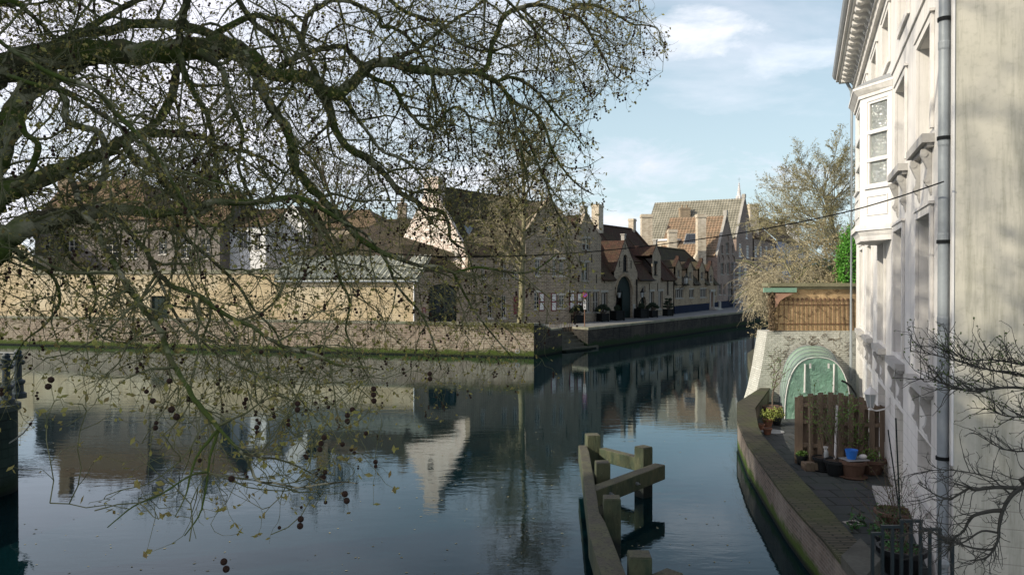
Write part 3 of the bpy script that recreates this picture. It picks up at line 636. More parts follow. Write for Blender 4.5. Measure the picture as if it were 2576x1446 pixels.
# shaded long house with red shutters
WD = Wall(P1, P3)
u_l, u_r = 1184, 1455
sC = WD.sz(1322, 700)[0]
r = thing('shuttered_house', 'shaded brick house with white and maroon shutters behind the bare street tree', 'house', WD.pt(0, ZS))
zE1 = WD.sz(1250, 640)[1]
H_ = [(1226, 1240, 742, 800), (1262, 1275, 742, 800), (1210, 1220, 665, 700), (1262, 1276, 665, 700), (1340, 1352, 735, 778), (1290, 1303, 665, 700)]
qs = [rect(WD, *x) for x in H_]; m1 = MB(); m1.holes(WD, [(0, ZS), (sC, ZS), (sC, zE1), (0, zE1)], [rpoly(x) for x in qs if x[1] < sC - .1], .2)
m1.add([WD.pt(sC, ZS, -6), WD.pt(0, ZS, -6), WD.pt(0, zE1, -6), WD.pt(sC, zE1, -6)], [(0, 1, 2, 3)])
m1.add([WD.pt(0, ZS, 0), WD.pt(0, ZS, -6), WD.pt(0, zE1, -6), WD.pt(0, zE1 + 2.2, -3), WD.pt(0, zE1, 0)], [(4, 3, 2, 1, 0)]); m1.build('wall', BR_SHADE, r)
for x in qs:
    if x[1] < sC - .1: win(r, WD, x, 2, 3, OFFWHITE)
roofslab(r, [WD.pt(-.1, zE1 - .1, .25), WD.pt(sC, zE1 - .1, .25), WD.pt(sC, zE1 + 2.3, -3), WD.pt(-.1, zE1 + 2.3, -3)], .12, RT_DARK)
roofslab(r, [WD.pt(sC, zE1 - .1, -6.2), WD.pt(-.1, zE1 - .1, -6.2), WD.pt(-.1, zE1 + 2.3, -3), WD.pt(sC, zE1 + 2.3, -3)], .12, RT_DARK)
m1 = MB(); q = rect(WD, 1292, 1302, 745, 790); m1.wbox(WD, q[0], q[1], q[2], q[3], .02, .07); m1.build('shutter', RED_P, r)
# gabled part with cross windows
r = thing('stepped_gable_house', 'shaded brick house with tall gable and white cross windows left of the round sign', 'house', WD.pt(sC, ZS))
sR = WD.L - .02; ap = WD.sz(1381, 497); eL = (sC, WD.sz(1330, 585)[1]); eR = (sR, WD.sz(1445, 590)[1])
H_ = [(1344, 1358, 735, 778, 2, 4), (1392, 1404, 742, 775, 2, 4), (1407, 1420, 742, 775, 2, 4), (1346, 1360, 652, 694, 2, 4), (1390, 1400, 652, 694, 2, 4), (1407, 1419, 652, 694, 2, 4), (1374, 1390, 565, 600, 2, 3), (1431, 1441, 735, 770, 2, 3)]
qs = [rect(WD, *x[:4]) for x in H_]
gable_body(r, WD, [(sC, ZS), (sR, ZS), eR, ap, eL], [rpoly(x) for x in qs], ap, eL, eR, 9, BR_SHADE, RT_DARK, zb=ZS, coping=BR_SHADE)
for x, h_ in zip(qs, H_): win(r, WD, x, h_[4], h_[5], OFFWHITE, lintel=.14)
for i, (u0, u1) in enumerate(((1386, 1393), (1432, 1439), (1451, 1454), (1355, 1361))):
    q = rect(WD, u0, u1, 737, 782)
    q = (q[0], q[0] + .5, q[2], q[3]); m1 = MB(); m1.wbox(WD, q[0], q[1], q[2], q[3], .02, .07); sh = m1.build('shutter', RED_P, r)
    zc = (q[2] + q[3]) / 2; m1 = MB(); m1.wbox(WD, q[0] + .07, q[1] - .07, zc + .06, q[3] - .08, .066, .078); m1.wbox(WD, q[0] + .07, q[1] - .07, q[2] + .08, zc - .06, .066, .078); m1.build('shutter_panel', WHITE, sh)
anchors(r, WD, [(1366, 620, 640), (1426, 620, 640), (1372, 540, 560)])

# ---- narrow gabled house (D)
X1 = S(1512, 806.6); WN = Wall(P3, X1)
r = thing('narrow_gabled_house', 'narrow shaded brick house with pointed gable left of the gatehouse', 'house', WN.pt(0, ZS))
ap = WN.sz(1474, 534); eL = (0, WN.sz(1456, 585)[1]); eR = (WN.L - .01, WN.sz(1511, 603)[1])
H_ = [(1465, 1484, 600, 628, 2, 2), (1463, 1481, 660, 706, 2, 2), (1446 + 12, 1470, 733, 785, 1, 2), (1473, 1486, 733, 785, 2, 2), (1492, 1506, 733, 785, 2, 2)]
qs = [rect(WN, *x[:4]) for x in H_]
gable_body(r, WN, [(0, ZS), (WN.L, ZS), eR, ap, eL], [rpoly(x) for x in qs], ap, eL, eR, 8, BR_SHADE, RT_RED, zb=ZS, coping=BR_SHADE)
for x, h_ in zip(qs, H_): win(r, WN, x, h_[4], h_[5], STONE, mull=.16, bar=.06, border=.08, lintel=.16)
m1 = MB(); c = WN.pt(ap[0], ap[1], -.2); m1.box(c.x, c.y, c.z - .1, .45, .45, .55, .9); m1.box(c.x, c.y, c.z + .453, .55, .55, .1, .9); m1.build('finial', STONE, r)
anchors(r, WN, [(1458, 640, 660), (1488, 640, 660), (1500, 690, 712)])
wk = WN.shift(4.5); sk, zk = wk.sz(1503, 515); chimney(r, wk.pt(sk, 0, 0).xy, 1.0, .8, zk - 3.2, zk, math.atan2(SD.y, SD.x), BR_LIGHT, 0)

# ---- gatehouse with carriage arch (E)
X2 = S(1693.5, 790); WE = Wall(X1, X2); LE = WE.L; hw = 4.7
r = thing('gatehouse', 'brick gatehouse with red tiled roof and big dark green carriage doors', 'house', WE.pt(0, ZS))
zE = WE.sz(1640, 702)[1]; wr = WE.shift(hw); zR = wr.sz(1543, 571)[1]
cq = rect(WE, 1550, 1591, 696, 798); cq = (cq[0], cq[1], ZS + .01, WE.sz(1570, 694)[1]); cp_ = apoly(cq, pointed=False)
gq = rect(WE, 1568, 1578.7, 640, 682)
q1 = rect(WE, 1616.5, 1624, 720, 735); q2 = rect(WE, 1633, 1646, 733, 781); q3 = rect(WE, 1655.6, 1668, 732, 777); q4 = rect(WE, 1612.5, 1625.5, 745, 795); q4 = (q4[0], q4[1], ZS + .05, q4[3]); q5 = rect(WE, 1682, 1690, 748, 780); q6 = rect(WE, 1646, 1653, 663, 691); q7 = rect(WE, 1513, 1529, 735, 782)
apG = WE.sz(1572, 603); gL = WE.sz(1545, 684); gR = WE.sz(1603.5, 684)
apD = WE.sz(1651.5, 616); dL = (WE.sz(1641, 700)[0], WE.sz(1641, 640)[1]); dR = (WE.sz(1662.5, 700)[0], WE.sz(1662, 645)[1])
out = [(0, ZS), (LE, ZS), (LE, zE), (dR[0], zE), dR, apD, dL, (dL[0], zE), (gR[0], zE), (gR[0], gR[1]), apG, (gL[0], gL[1]), (gL[0], zE), (0, zE)]
m1 = MB(); hl = [cp_, apoly(gq), rpoly(q1), rpoly(q2), rpoly(q3), apoly(q4), apoly(q5), rpoly(q6), rpoly(q7)]
m1.holes(WE, out, hl, .3)
m1.add([WE.pt(0, ZS, -2 * hw), WE.pt(LE, ZS, -2 * hw), WE.pt(LE, zE, -2 * hw), WE.pt(0, zE, -2 * hw)], [(3, 2, 1, 0)])
m1.add([WE.pt(LE, ZS, 0), WE.pt(LE, ZS, -2 * hw), WE.pt(LE, zE, -2 * hw), WE.pt(LE, zR, -hw), WE.pt(LE, zE, 0)], [(0, 1, 2, 3, 4)])
m1.add([WE.pt(0, ZS, 0), WE.pt(0, ZS, -2 * hw), WE.pt(0, zE, -2 * hw), WE.pt(0, zR, -hw), WE.pt(0, zE, 0)], [(4, 3, 2, 1, 0)])
m1.build('wall', BR_SHADE, r)
rf = roofslab(r, [WE.pt(0, zE - .1, .3), WE.pt(gL[0], zE - .1, .3), WE.pt(gL[0], zR, -hw), WE.pt(0, zR, -hw)], .14, RT_RED)
roofslab(r, [WE.pt(gR[0], zE - .1, .3), WE.pt(dL[0], zE - .1, .3), WE.pt(dL[0], zR, -hw), WE.pt(gR[0], zR, -hw)], .14, RT_RED)
roofslab(r, [WE.pt(dR[0], zE - .1, .3), WE.pt(LE, zE - .1, .3), WE.pt(LE, zR, -hw), WE.pt(dR[0], zR, -hw)], .14, RT_RED)
zz = zE + (zR - zE) * .13
for a, b_, zq in ((gL[0], gR[0], zz), (dL[0], dR[0], zz)):
    roofslab(r, [WE.pt(a, zq, -hw * .13), WE.pt(b_, zq, -hw * .13), WE.pt(b_, zR, -hw), WE.pt(a, zR, -hw)], .14, RT_RED)
roofslab(r, [WE.pt(LE, zE - .1, -2 * hw), WE.pt(0, zE - .1, -2 * hw), WE.pt(0, zR, -hw), WE.pt(LE, zR, -hw)], .14, RT_RED)
# cross gables
def cross_roof(root, w, ap_, l_, r_, dep, mat, ov=.1):
    # ap slopes to l and r, running back to where it dies into the main roof
    for e, sg in ((l_, -1), (r_, 1)):
        f = [w.pt(e[0] + sg * ov, e[1] - ov, .0), w.pt(e[0] + sg * ov, e[1] - ov, -dep * .6), w.pt(ap_[0], ap_[1] - .06, -dep), w.pt(ap_[0], ap_[1] - .06, .0)]
        if sg < 0: f = [f[1], f[0], f[3], f[2]]
        roofslab(root, [p + Vector((0, 0, -.0)) - Vector((w.n.x, w.n.y, 0)) * .28 for p in f], .1, mat, 'gable_roof')
    m_ = MB()
    for e in (l_, r_):
        p, q_ = w.pt(e[0], e[1], .03), w.pt(ap_[0], ap_[1], .03); m_.obox(p, q_ - p, Vector((w.n.x, w.n.y, 0)) * -.3, (0, 0, .15))
    m_.build('gable_coping', RT_RED if mat is RT_RED else BR_SHADE, root)
    c = w.pt(ap_[0], ap_[1], -.15); m_ = MB(); m_.box(c.x, c.y, c.z - .05, .34, .34, .5, .98); m_.box(c.x, c.y, c.z + .453, .46, .46, .09, .98); m_.build('finial', STONE, root)
cross_roof(r, WE, apG, gL, gR, (apG[1] - zE) / (zR - zE) * hw, RT_RED)
cross_roof(r, WE, apD, dL, dR, (apD[1] - zE) / (zR - zE) * hw, RT_RED)
# side roof and cheek left of the tall dormer
m1 = MB(); sL = WE.sz(1612, 670)[0]; zc = WE.shift(1.6).sz(1625, 660)[1]
m1.wbox(WE, sL, dL[0] - .01, zE + .2, zc, -3.0, -1.2); m1.build('dormer_cheek', BR_SHADE, r)
roofslab(r, [WE.pt(sL - .3, zc, -1.05), WE.pt(dL[0] - .01, zc, -1.05), WE.pt(dL[0] - .01, zc + 1.4, -3.2), WE.pt(sL - .3, zc + 1.4, -3.2)], .1, RT_RED, 'dormer_roof')
# verge and ridge
m1 = MB(); p, q_ = WE.pt(LE - .02, zE - .1, .3), WE.pt(LE - .02, zR, -hw); m1.obox(p, q_ - p, Vector((WE.t.x, WE.t.y, 0)) * .3, (0, 0, .22)); m1.build('verge', RT_RED, r)
m1 = MB(); m1.tube([WE.pt(0, zR + .02, -hw), WE.pt(LE, zR + .02, -hw)], .13, 6); m1.build('ridge_tiles', RT_RED, r)
c = WE.pt(LE - .1, 0, -hw); chimney(r, c.xy, .7, .6, zR - .5, zR + 1.15, .98, BR_LIGHT, 0)
# carriage doors
m1 = MB(); sm = (cq[0] + cq[1]) / 2
def arch_z(s_):
    c_ = (cq[0] + cq[1]) / 2; w_ = (cq[1] - cq[0]) / 2; rise = w_; return cq[3] - rise + rise * math.sqrt(max(0, 1 - ((s_ - c_) / w_) ** 2))
n = 7
for side, (a, b_) in enumerate(((cq[0], sm), (sm, cq[1]))):
    m1 = MB()
    for i in range(n):
        x0 = a + (b_ - a) * i / n; x1 = a + (b_ - a) * (i + 1) / n - .03; z1 = min(arch_z(x0 + .001), arch_z(x1 - .001)); z2 = max(arch_z(x0 + .001), arch_z(x1 - .001))
        zlo = cq[2] if side else cq[2] + 2.55
        m1.prism([WE.pt(x0, zlo, -.2), WE.pt(x1, zlo, -.2), WE.pt(x1, arch_z(x1), -.2), WE.pt(x0, arch_z(x0), -.2)], Vector((WE.n.x, WE.n.y, 0)) * -.06)
    m1.prism([WE.pt(a, cq[2] + (0 if side else 2.52), -.29), WE.pt(b_, cq[2] + (0 if side else 2.52), -.29), WE.pt(b_, arch_z(b_ - .02) if not side else arch_z(b_ - .05), -.29), WE.pt((a + b_) / 2, arch_z((a + b_) / 2), -.29), WE.pt(a, arch_z(a + .05), -.29)], Vector((WE.n.x, WE.n.y, 0)) * -.03)
    m1.build('carriage_door', GREEN_D, r)
DARKIN = plain('dark_interior', (0.008, 0.010, 0.011), .9, .2)
m1 = MB(); m1.wbox(WE, cq[0] - .5, cq[1] + .5, ZS, cq[3] + .3, -1.6, -1.5); m1.build('passage', DARKIN, r)
m1 = MB()    # brick arch ring standing proud
pr = [p for p in cp_[2:]]
c_ = ((cq[0] + cq[1]) / 2, cq[3] - (cq[1] - cq[0]) / 2)
for i in range(len(pr) - 1):
    a, b_ = pr[i], pr[i + 1]; e = lambda p: (c_[0] + (p[0] - c_[0]) * 1.17, c_[1] + (p[1] - c_[1]) * 1.17)
    m1.prism([WE.pt(a[0], a[1], .04), WE.pt(e(a)[0], e(a)[1], .04), WE.pt(e(b_)[0], e(b_)[1], .04), WE.pt(b_[0], b_[1], .04)], Vector((WE.n.x, WE.n.y, 0)) * -.1)
m1.build('arch_ring', BR_YEL, r)
win(r, WE, gq, 2, 3, BLACKP, .2, poly=apoly(gq), bar=.04, border=.06)
win(r, WE, q1, 1, 1, STONE, .2, border=.1); win(r, WE, q2, 2, 1, STONE, .25, mull=.3, border=.1, lintel=.2); win(r, WE, q3, 2, 1, STONE, .25, mull=.3, border=.1, lintel=.2)
win(r, WE, q6, 2, 3, BLACKP, .2, bar=.04, lintel=.25); win(r, WE, q7, 2, 1, STONE, .25, mull=.25, border=.1, lintel=.18)
win(r, WE, q4, 1, 1, BLACKP, .3, poly=apoly(q4), sill=False, name='door', glass=GREEN_D); win(r, WE, q5, 1, 1, BLACKP, .3, poly=apoly(q5), sill=False, name='door', glass=GREEN_D)
anchors(r, WE, [(1558, 655, 672), (1587, 655, 675), (1572, 615, 628), (1600, 702, 718), (1633, 713, 733), (1654, 712, 732), (1520, 690, 712), (1548, 722, 742)])
for uu, v1_ in ((1600, 790), (1678, 742)):
    s_ = WE.sz(uu, 720)[0]; m1 = MB(); m1.tube([WE.pt(s_, zE - .05, .1), WE.pt(s_, WE.sz(uu, v1_)[1], .1)], .06, 7); m1.build('downpipe', BLACKP, r)
m1 = MB(); m1.tube([WE.pt(gR[0], zE - .12, .36), WE.pt(dL[0], zE - .12, .36)], .06, 6); m1.build('gutter', BLACKP, r)
# corner stones of the arch
m1 = MB(); m1.wbox(WE, cq[1] + .005, cq[1] + .5, ZS, ZS + 1.3, 0.004, .08); m1.wbox(WE, cq[0] - .5, cq[0] - .005, ZS, ZS + 1.3, 0.004, .08); m1.build('guard_stone', STONE, r)
c = WE.pt(cq[1] + .75, 0, .35); m1 = MB(); m1.sphere((c.x, c.y, ZS + .18), .2, 10, 7); m1.build('stone_ball', STONE, smooth=True, label='small round guard stone at the right foot of the carriage arch', category='stone')

# ---- low row with four dormers (F)
X3 = S(1804, 777); WF = Wall(X2 + (X3 - X2).normalized() * .35, X3); LF = WF.L; hf = 3.3
r = thing('dormer_row_house', 'low brick almshouse row with four small gabled dormers and blue plinth', 'house', WF.pt(0, ZS))
zE = WF.sz(1740, 711)[1]; wr = WF.shift(hf); zR = wr.sz(1700, 627)[1]
W4 = [(1699, 1719, 727, 750, 4), (1745.5, 1758, 727, 749, 2), (1760.5 + .4, 1776.8, 727, 748, 4)]
W4 = [(1699, 1719, 727, 750, 4), (1734, 1746, 727, 749, 2), (1761, 1777, 726, 748, 4)]
qs = [rect(WF, *x[:4]) for x in W4]; dq2 = rect(WF, 1786.5, 1793, 734, 776); dq2 = (dq2[0], dq2[1], ZS + .3, dq2[3]); q9 = rect(WF, 1796, 1800, 727, 744)
out = [(0, ZS), (LF, ZS), (LF, zE)]; dorm = []
for (uc, ua, va, wd) in ((1707, 1707, 652, 15.5), (1736.5, 1736.5, 657, 14.5), (1766, 1766, 657, 13.5), (1788.5, 1788.5, 664, 12)):
    s0 = WF.sz(uc - wd / 2, 690)[0]; s1 = WF.sz(uc + wd / 2, 690)[0]; ap = WF.sz(uc, va); ze_ = WF.sz(uc, va + 19)[1]; dorm.append((s0, s1, ap, ze_, rect(WF, uc - 2.6, uc + 3.0, va + 27, va + 45)))
for s0, s1, ap, ze_, _q in reversed(dorm): out += [(s1, zE), (s1, ze_), ap, (s0, ze_), (s0, zE)]
out += [(0, zE)]
m1 = MB(); m1.holes(WF, out, [rpoly(x) for x in qs] + [rpoly(dq2), rpoly(q9)] + [rpoly(x[4]) for x in dorm], .2)
m1.add([WF.pt(0, ZS, -2 * hf), WF.pt(LF, ZS, -2 * hf), WF.pt(LF, zE, -2 * hf), WF.pt(0, zE, -2 * hf)], [(3, 2, 1, 0)])
m1.add([WF.pt(LF, ZS, 0), WF.pt(LF, ZS, -2 * hf), WF.pt(LF, zE, -2 * hf), WF.pt(LF, zE, 0)], [(0, 1, 2, 3)]); m1.build('wall', BR_YEL, r)
# main roof split around the dormers
edges = [0] + [x for d_ in dorm for x in (d_[0], d_[1])] + [LF]
for i in range(0, len(edges), 2):
    a, b_ = edges[i], edges[i + 1]
    if b_ - a > .05:
        roofslab(r, [WF.pt(a, zE - .25, .28), WF.pt(b_, zE - .25, .28), WF.pt(b_, zE + (zR - zE) * .42, -hf * .42), WF.pt(a, zE + (zR - zE) * .42, -hf * .42)], .1, RT_DARK)
k = .42
roofslab(r, [WF.pt(-.1, zE + (zR - zE) * k, -hf * k), WF.pt(LF, zE + (zR - zE) * k, -hf * k), WF.pt(LF - 3.2, zR, -hf), WF.pt(-.1, zR, -hf)], .1, RT_DARK)
roofslab(r, [WF.pt(LF, zE, -2 * hf), WF.pt(0, zE, -2 * hf), WF.pt(0, zR, -hf), WF.pt(LF - 3.2, zR, -hf)], .1, RT_DARK)
m1 = MB(); m1.add([WF.pt(LF, zE - .1, .1), WF.pt(LF, zE - .1, -2 * hf), WF.pt(LF - 3.2, zR, -hf)], [(0, 1, 2)]); m1.tube([WF.pt(LF, zE + (zR - zE) * .1, -hf * .1), WF.pt(LF - 3.2, zR, -hf)], .12, 5); m1.tube([WF.pt(0, zR, -hf), WF.pt(LF - 3.2, zR, -hf)], .12, 5); m1.build('hip_tiles', RT_DARK, r)
for s0, s1, ap, ze_, q_ in dorm:
    m_ = MB(); dp = 1.9
    for e, sg in ((s0, -1), (s1, 1)):
        f = [WF.pt(e + sg * .12, ze_ - .1, -.2), WF.pt(e + sg * .12, ze_ - .1, -dp), WF.pt(ap[0], ap[1] - .06, -dp - .5), WF.pt(ap[0], ap[1] - .06, -.2)]
        if sg < 0: f = [f[1], f[0], f[3], f[2]]
        m_.slab(f, .08)
    m_.build('dormer_roof', RT_DARK, r)
    m_ = MB()
    for e in (s0, s1): m_.wbox(WF, min(e, e + (.15 if e == s0 else -.15)), max(e, e + (.15 if e == s0 else -.15)), zE, ze_ - .12, -2.2, -.21)
    m_.build('dormer_cheek', BR_YEL, r)
    m_ = MB(); 
    for e in (s0, s1):
        p, q2_ = WF.pt(e, ze_, .03), WF.pt(ap[0], ap[1], .03); m_.obox(p, q2_ - p, Vector((WF.n.x, WF.n.y, 0)) * -.45, (0, 0, .13))
    m_.build('dormer_coping', RT_RED, r)
    win(r, WF, q_, 2, 2, STONE, .15, bar=.04, border=.06)
    c = WF.pt(ap[0], 0, -.1); m_ = MB(); m_.box(c.x, c.y, ap[1] - .05, .35, .35, .42, .98); m_.build('finial', RT_RED, r)
for x, h_ in zip(qs, W4): win(r, WF, x, h_[4], 1, STONE, .16, mull=.14, bar=.12, border=.08, lintel=.1)
win(r, WF, q9, 1, 1, STONE, .16)
m1 = MB(); m1.wbox(WF, dq2[0], dq2[1], dq2[2], dq2[3], -.2, -.14); m1.build('door', RED_P, r)
m1 = MB(); m1.wbox(WF, dq2[0] - .35, dq2[0] - .005, ZS + .3, dq2[3], .004, .12); m1.wbox(WF, dq2[1] + .005, dq2[1] + .35, ZS + .3, dq2[3], .004, .12); m1.wbox(WF, dq2[0] - .5, dq2[1] + .5, dq2[3] + .002, dq2[3] + .3, .004, .2); m1.wbox(WF, dq2[0] - .5, dq2[1] + .5, ZS, ZS + .297, 0.005, .7); m1.wbox(WF, dq2[0] - .7, dq2[1] + .7, ZS, ZS + .15, .702, 1.1); m1.build('door_surround', STONE, r)
m1 = MB(); m1.wbox(WF, 0, dq2[0] - .51, ZS, ZS + .85, .004, .05); m1.wbox(WF, dq2[1] + .51, LF, ZS, ZS + .85, .004, .05); m1.build('plinth', BLUE_P, r)
anchors(r, WF, [(1724, 700, 716), (1752, 700, 716), (1782, 700, 714), (1695, 712, 728)])
# chimneys on the back slope: the buttressed lit stacks
ch = math.atan2(SD.y, SD.x)
wk = WF.shift(4.2); sk, zk = wk.sz(1691, 578); chimney(r, wk.pt(sk, 0, 0).xy, 1.05, 1.0, zR - 2.0, zk, ch - math.radians(57), BR_LIGHT, 0, cap=.16)

# ---- tall house with gothic windows and orange pantiles (G)
X4 = S(1852, 770.5); WH = Wall(X3 + (X4 - X3).normalized() * .05, X4); LG = WH.L
r = thing('gothic_window_house', 'tall brick gabled house with pointed arch windows and orange pantile roof', 'house', WH.pt(0, ZS))
ap = WH.sz(1828, 540); eL = (0, WH.sz(1804.5, 642)[1]); eR = (LG, WH.sz(1851, 646)[1])
def gw(u0, u1, v0, v1): return rect(WH, u0, u1, v0, v1)
AR = [gw(1826, 1834, 589, 606), gw(1813.5, 1821.5, 640, 655), gw(1827, 1835, 640, 655), gw(1839.5, 1847.5, 640, 655)]
RC = [(gw(1826, 1834, 610, 638), 2, 2), (gw(1814.5, 1819, 617, 638), 1, 1), (gw(1841, 1845, 617, 638), 1, 1), (gw(1813, 1821.5, 661, 690), 2, 2), (gw(1828, 1836, 661, 690), 2, 2), (gw(1840, 1848, 661, 690), 2, 2), (gw(1807.5, 1815.5, 714, 741), 2, 2), (gw(1820, 1825, 714, 741), 1, 2), (gw(1831, 1845, 708, 760), 2, 3)]
gable_body(r, WH, [(0, ZS), (LG, ZS), eR, ap, eL], [apoly(x, True, 8) for x in AR] + [rpoly(x[0]) for x in RC], ap, eL, eR, 7.6, BR_PINK, PT_ORANGE, zb=ZS, coping=STONE, roofmode='pan')
for x in AR: win(r, WH, x, 1, 1, BR_PINK, .12, poly=apoly(x, True, 8), sill=False, glass=BR_PINK)
for x, a, b_ in RC: win(r, WH, x, a, b_, STONE, .2, mull=.14, bar=.06, border=.08)
m1 = MB(); m1.wbox(WH, 0.05, LG - .05, ZS, ZS + .9, .004, .05); m1.build('plinth', BLUE_P, r)
anchors(r, WH, [(1828, 552, 562), (1809, 645, 660), (1848, 645, 660), (1824, 665, 685)])
c = WH.pt(ap[0], 0, -.15); m1 = MB(); m1.box(c.x, c.y, ap[1] - .1, .5, .5, .7, .98); m1.build('finial', STONE, r)
# buttressed chimney on its left slope
wk = WH.shift(5.2); sk, zk = wk.sz(1763, 539)
cc = D(1763, 600, 98); wkx = cc
m1 = MB(); rot = ch - math.radians(57); zt_ = cc.z + (600 - 540) / F * 98
m1.box(cc.x, cc.y, 6.2, 1.05, 1.3, zt_ - 6.6, rot); m1.box(cc.x, cc.y, zt_ - .395, 1.2, 1.45, .4, rot)
ax = Vector((math.cos(rot), math.sin(rot), 0)); bx = Vector((-ax.y, ax.x, 0)); p = Vector((cc.x, cc.y, 6.2)) - ax * .53 - bx * .655
m1.prism([p, p - ax * 1.0 + Vector((0, 0, .6)), p + Vector((0, 0, 2.4))], bx * 1.3)
m1.build('chimney', BR_LIGHT, r)
m1 = MB(); q0 = WH.pt(0, 0, -6.5); 
# skylight on the orange slope
nrm = Vector((-WH.t.x * (ap[1] - eL[1]), -WH.t.y * (ap[1] - eL[1]), ap[0])).normalized(); slp = (WH.pt(ap[0], ap[1], 0) - WH.pt(0, eL[1], 0)).normalized(); bk = Vector((-WH.n.x, -WH.n.y, 0))
for i in range(4): m1.obox(WH.pt(0, eL[1], -4.6) + slp * 2.2 + bk * (-.55 * i) + nrm * .12, bk * -.5, slp * 1.7, nrm * .07)
m1.build('skylight', GLASS, r)
m1 = MB(); m1.obox(WH.pt(0, eL[1], -4.6) + slp * 2.1 + bk * .1 + nrm * .1, bk * -2.4, slp * 1.9, nrm * .04); m1.build('skylight_frame', LEADW, r)
# extension below the big roof: pale wall with white cornice
m1 = MB(); a = D(1645, 640, 103); e = D(1702, 640, 101); wx = Wall(a, e); m1.wbox(wx, 0, wx.L, ZS, wx.sz(1670, 606)[1], -3, 0); m1.build('rear_wall', BR_LIGHT, r)
m1 = MB(); m1.wbox(wx, -.1, wx.L + .1, wx.sz(1670, 606)[1] + .002, wx.sz(1670, 603)[1] + .1, -3, .2); m1.build('rear_cornice', WHITE, r)

# ---- big pantiled house (H)
X5 = S(1893, 765.5); WI = Wall(X4 + (X5 - X4).normalized() * .04, X5); LH = WI.L
r = thing('big_pantile_house', 'tallest brick house with broad lichened pantile roof and white sash windows', 'house', WI.pt(0, ZS))
ap = WI.sz(1874, 496); eL = (0, WI.sz(1852, 597)[1]); eR = (LH, WI.sz(1891, 602)[1])
RC = [gw_ for gw_ in [rect(WI, *x) for x in ((1876, 1881, 566, 600), (1859, 1865, 613, 646), (1878, 1884, 618, 648), (1858, 1864, 664, 702), (1873, 1879, 664, 702), (1858, 1866, 717, 760), (1873, 1878, 720, 764))]]
gable_body(r, WI, [(0, ZS), (LH, ZS), eR, ap, eL], [rpoly(x) for x in RC], ap, eL, eR, 13.5, BR_PINK, PT_GREEN, zb=ZS, coping=STONE, roofmode='pan')
for x in RC: win(r, WI, x, 2, 4, WHITE, .1, border=.14, bar=.07)
c = WI.pt(ap[0], 0, -.15); m1 = MB(); m1.box(c.x, c.y, ap[1] - .1, .5, .5, .55, .98); m1.build('finial', STONE, r)
# chimneys
cc = D(1626, 560, 104); zt_ = D(1626, 540, 104).z; m1 = MB(); m1.box(cc.x, cc.y, 5, 1.45, 1.3, zt_ - 5.4, ch - 1.0); m1.box(cc.x, cc.y, zt_ - .395, 1.6, 1.5, .25, ch - 1.0); m1.box(cc.x, cc.y, zt_ - .14, 1.5, 1.35, .16, ch - 1.0); m1.build('chimney', BR_LIGHT, r)
dpt = 112.0; cc = D(1722, 545, 114); zt_ = D(1722, 523, 114).z; chimney(r, cc.xy, 1.5, 1.1, zt_ - 3.5, zt_, 0, BR_YEL, 2)
cc = D(1893, 560, 122); zt_ = D(1893, 514, 122).z; chimney(r, cc.xy, 1.5, 1.3, zt_ - 8, zt_, .2, BR_LIGHT, 0)
# ---- further houses (I)
X6 = S(1950, 759); X7 = S(2035, 750)
WJ = Wall(X5 + Vector((.3, .4)), X6); r = thing('far_brick_house', 'distant shaded brick house with dark tiled roof seen behind the weeping tree', 'house', WJ.pt(0, ZS))
zE = WJ.sz(1905, 600)[1]; LJ = WJ.L; RC = [rect(WJ, a, a + 5, v0, v1) for a in (1899, 1912, 1926, 1939) for (v0, v1) in ((620, 645), (664, 696), (712, 745))]
m1 = MB(); m1.holes(WJ, [(0, ZS), (LJ, ZS), (LJ, zE), (0, zE)], [rpoly(x) for x in RC], .15); m1.wbox(WJ, 0, LJ, ZS, zE, -9, -.3); m1.build('wall', BR_PINK, r)
for x in RC: win(r, WJ, x, 2, 3, WHITE, .1, border=.12, bar=.08)
zR = WJ.shift(5).sz(1922, 553)[1]; pantile(r, WJ.pt(-.2, zE, .3), WJ.pt(LJ, zE, .3), WJ.pt(LJ, zR, -5), WJ.pt(-.2, zR, -5), cw=.4, rh=.5, mat=plain('brown_pantiles', (.2, .14, .09), .85, scale=1))
m1 = MB(); m1.add([WJ.pt(LJ, zE, .2), WJ.pt(LJ, zE, -9), WJ.pt(LJ, zR, -5)], [(0, 1, 2)]); m1.build('gable', BR_PINK, r)
WK = Wall(X6 + Vector((.3, .4)), X7); r = thing('far_rendered_house', 'distant lavender grey rendered house with tall white windows behind the weeping tree', 'house', WK.pt(0, ZS))
LAV = plain('lavender_render', (0.34, 0.34, 0.42), .8, .12, .5)
zE = WK.sz(1990, 612)[1]; LK = WK.L; RC = [rect(WK, a, a + 7, v0, v1) for a in (1956, 1970, 1985, 2000, 2015) for (v0, v1) in ((630, 655), (670, 700), (716, 748))]
m1 = MB(); m1.holes(WK, [(0, ZS), (LK, ZS), (LK, zE), (0, zE)], [rpoly(x) for x in RC], .15); m1.wbox(WK, 0, LK, ZS, zE, -9, -.3); m1.build('wall', LAV, r)
for x in RC: win(r, WK, x, 2, 3, WHITE, .1, border=.14, bar=.08)
zR = WK.shift(5).sz(1975, 568)[1]; rf = roofslab(r, [WK.pt(-.2, zE, .3), WK.pt(LK, zE, .3), WK.pt(LK, zR, -5), WK.pt(-.2, zR, -5)], .1, RT_BROWN)
cc = D(1994, 590, X6.y + 20); chimney(rf, cc.xy, 2.0, 1.2, cc.z - 2, D(1994, 562, X6.y + 20).z, 0, WHITE, 0)
cc = D(1966, 560, X6.y + 12); chimney(rf, cc.xy, 1.0, 1.0, cc.z - 2, D(1966, 554, X6.y + 12).z, 0, BR_YEL, 0)

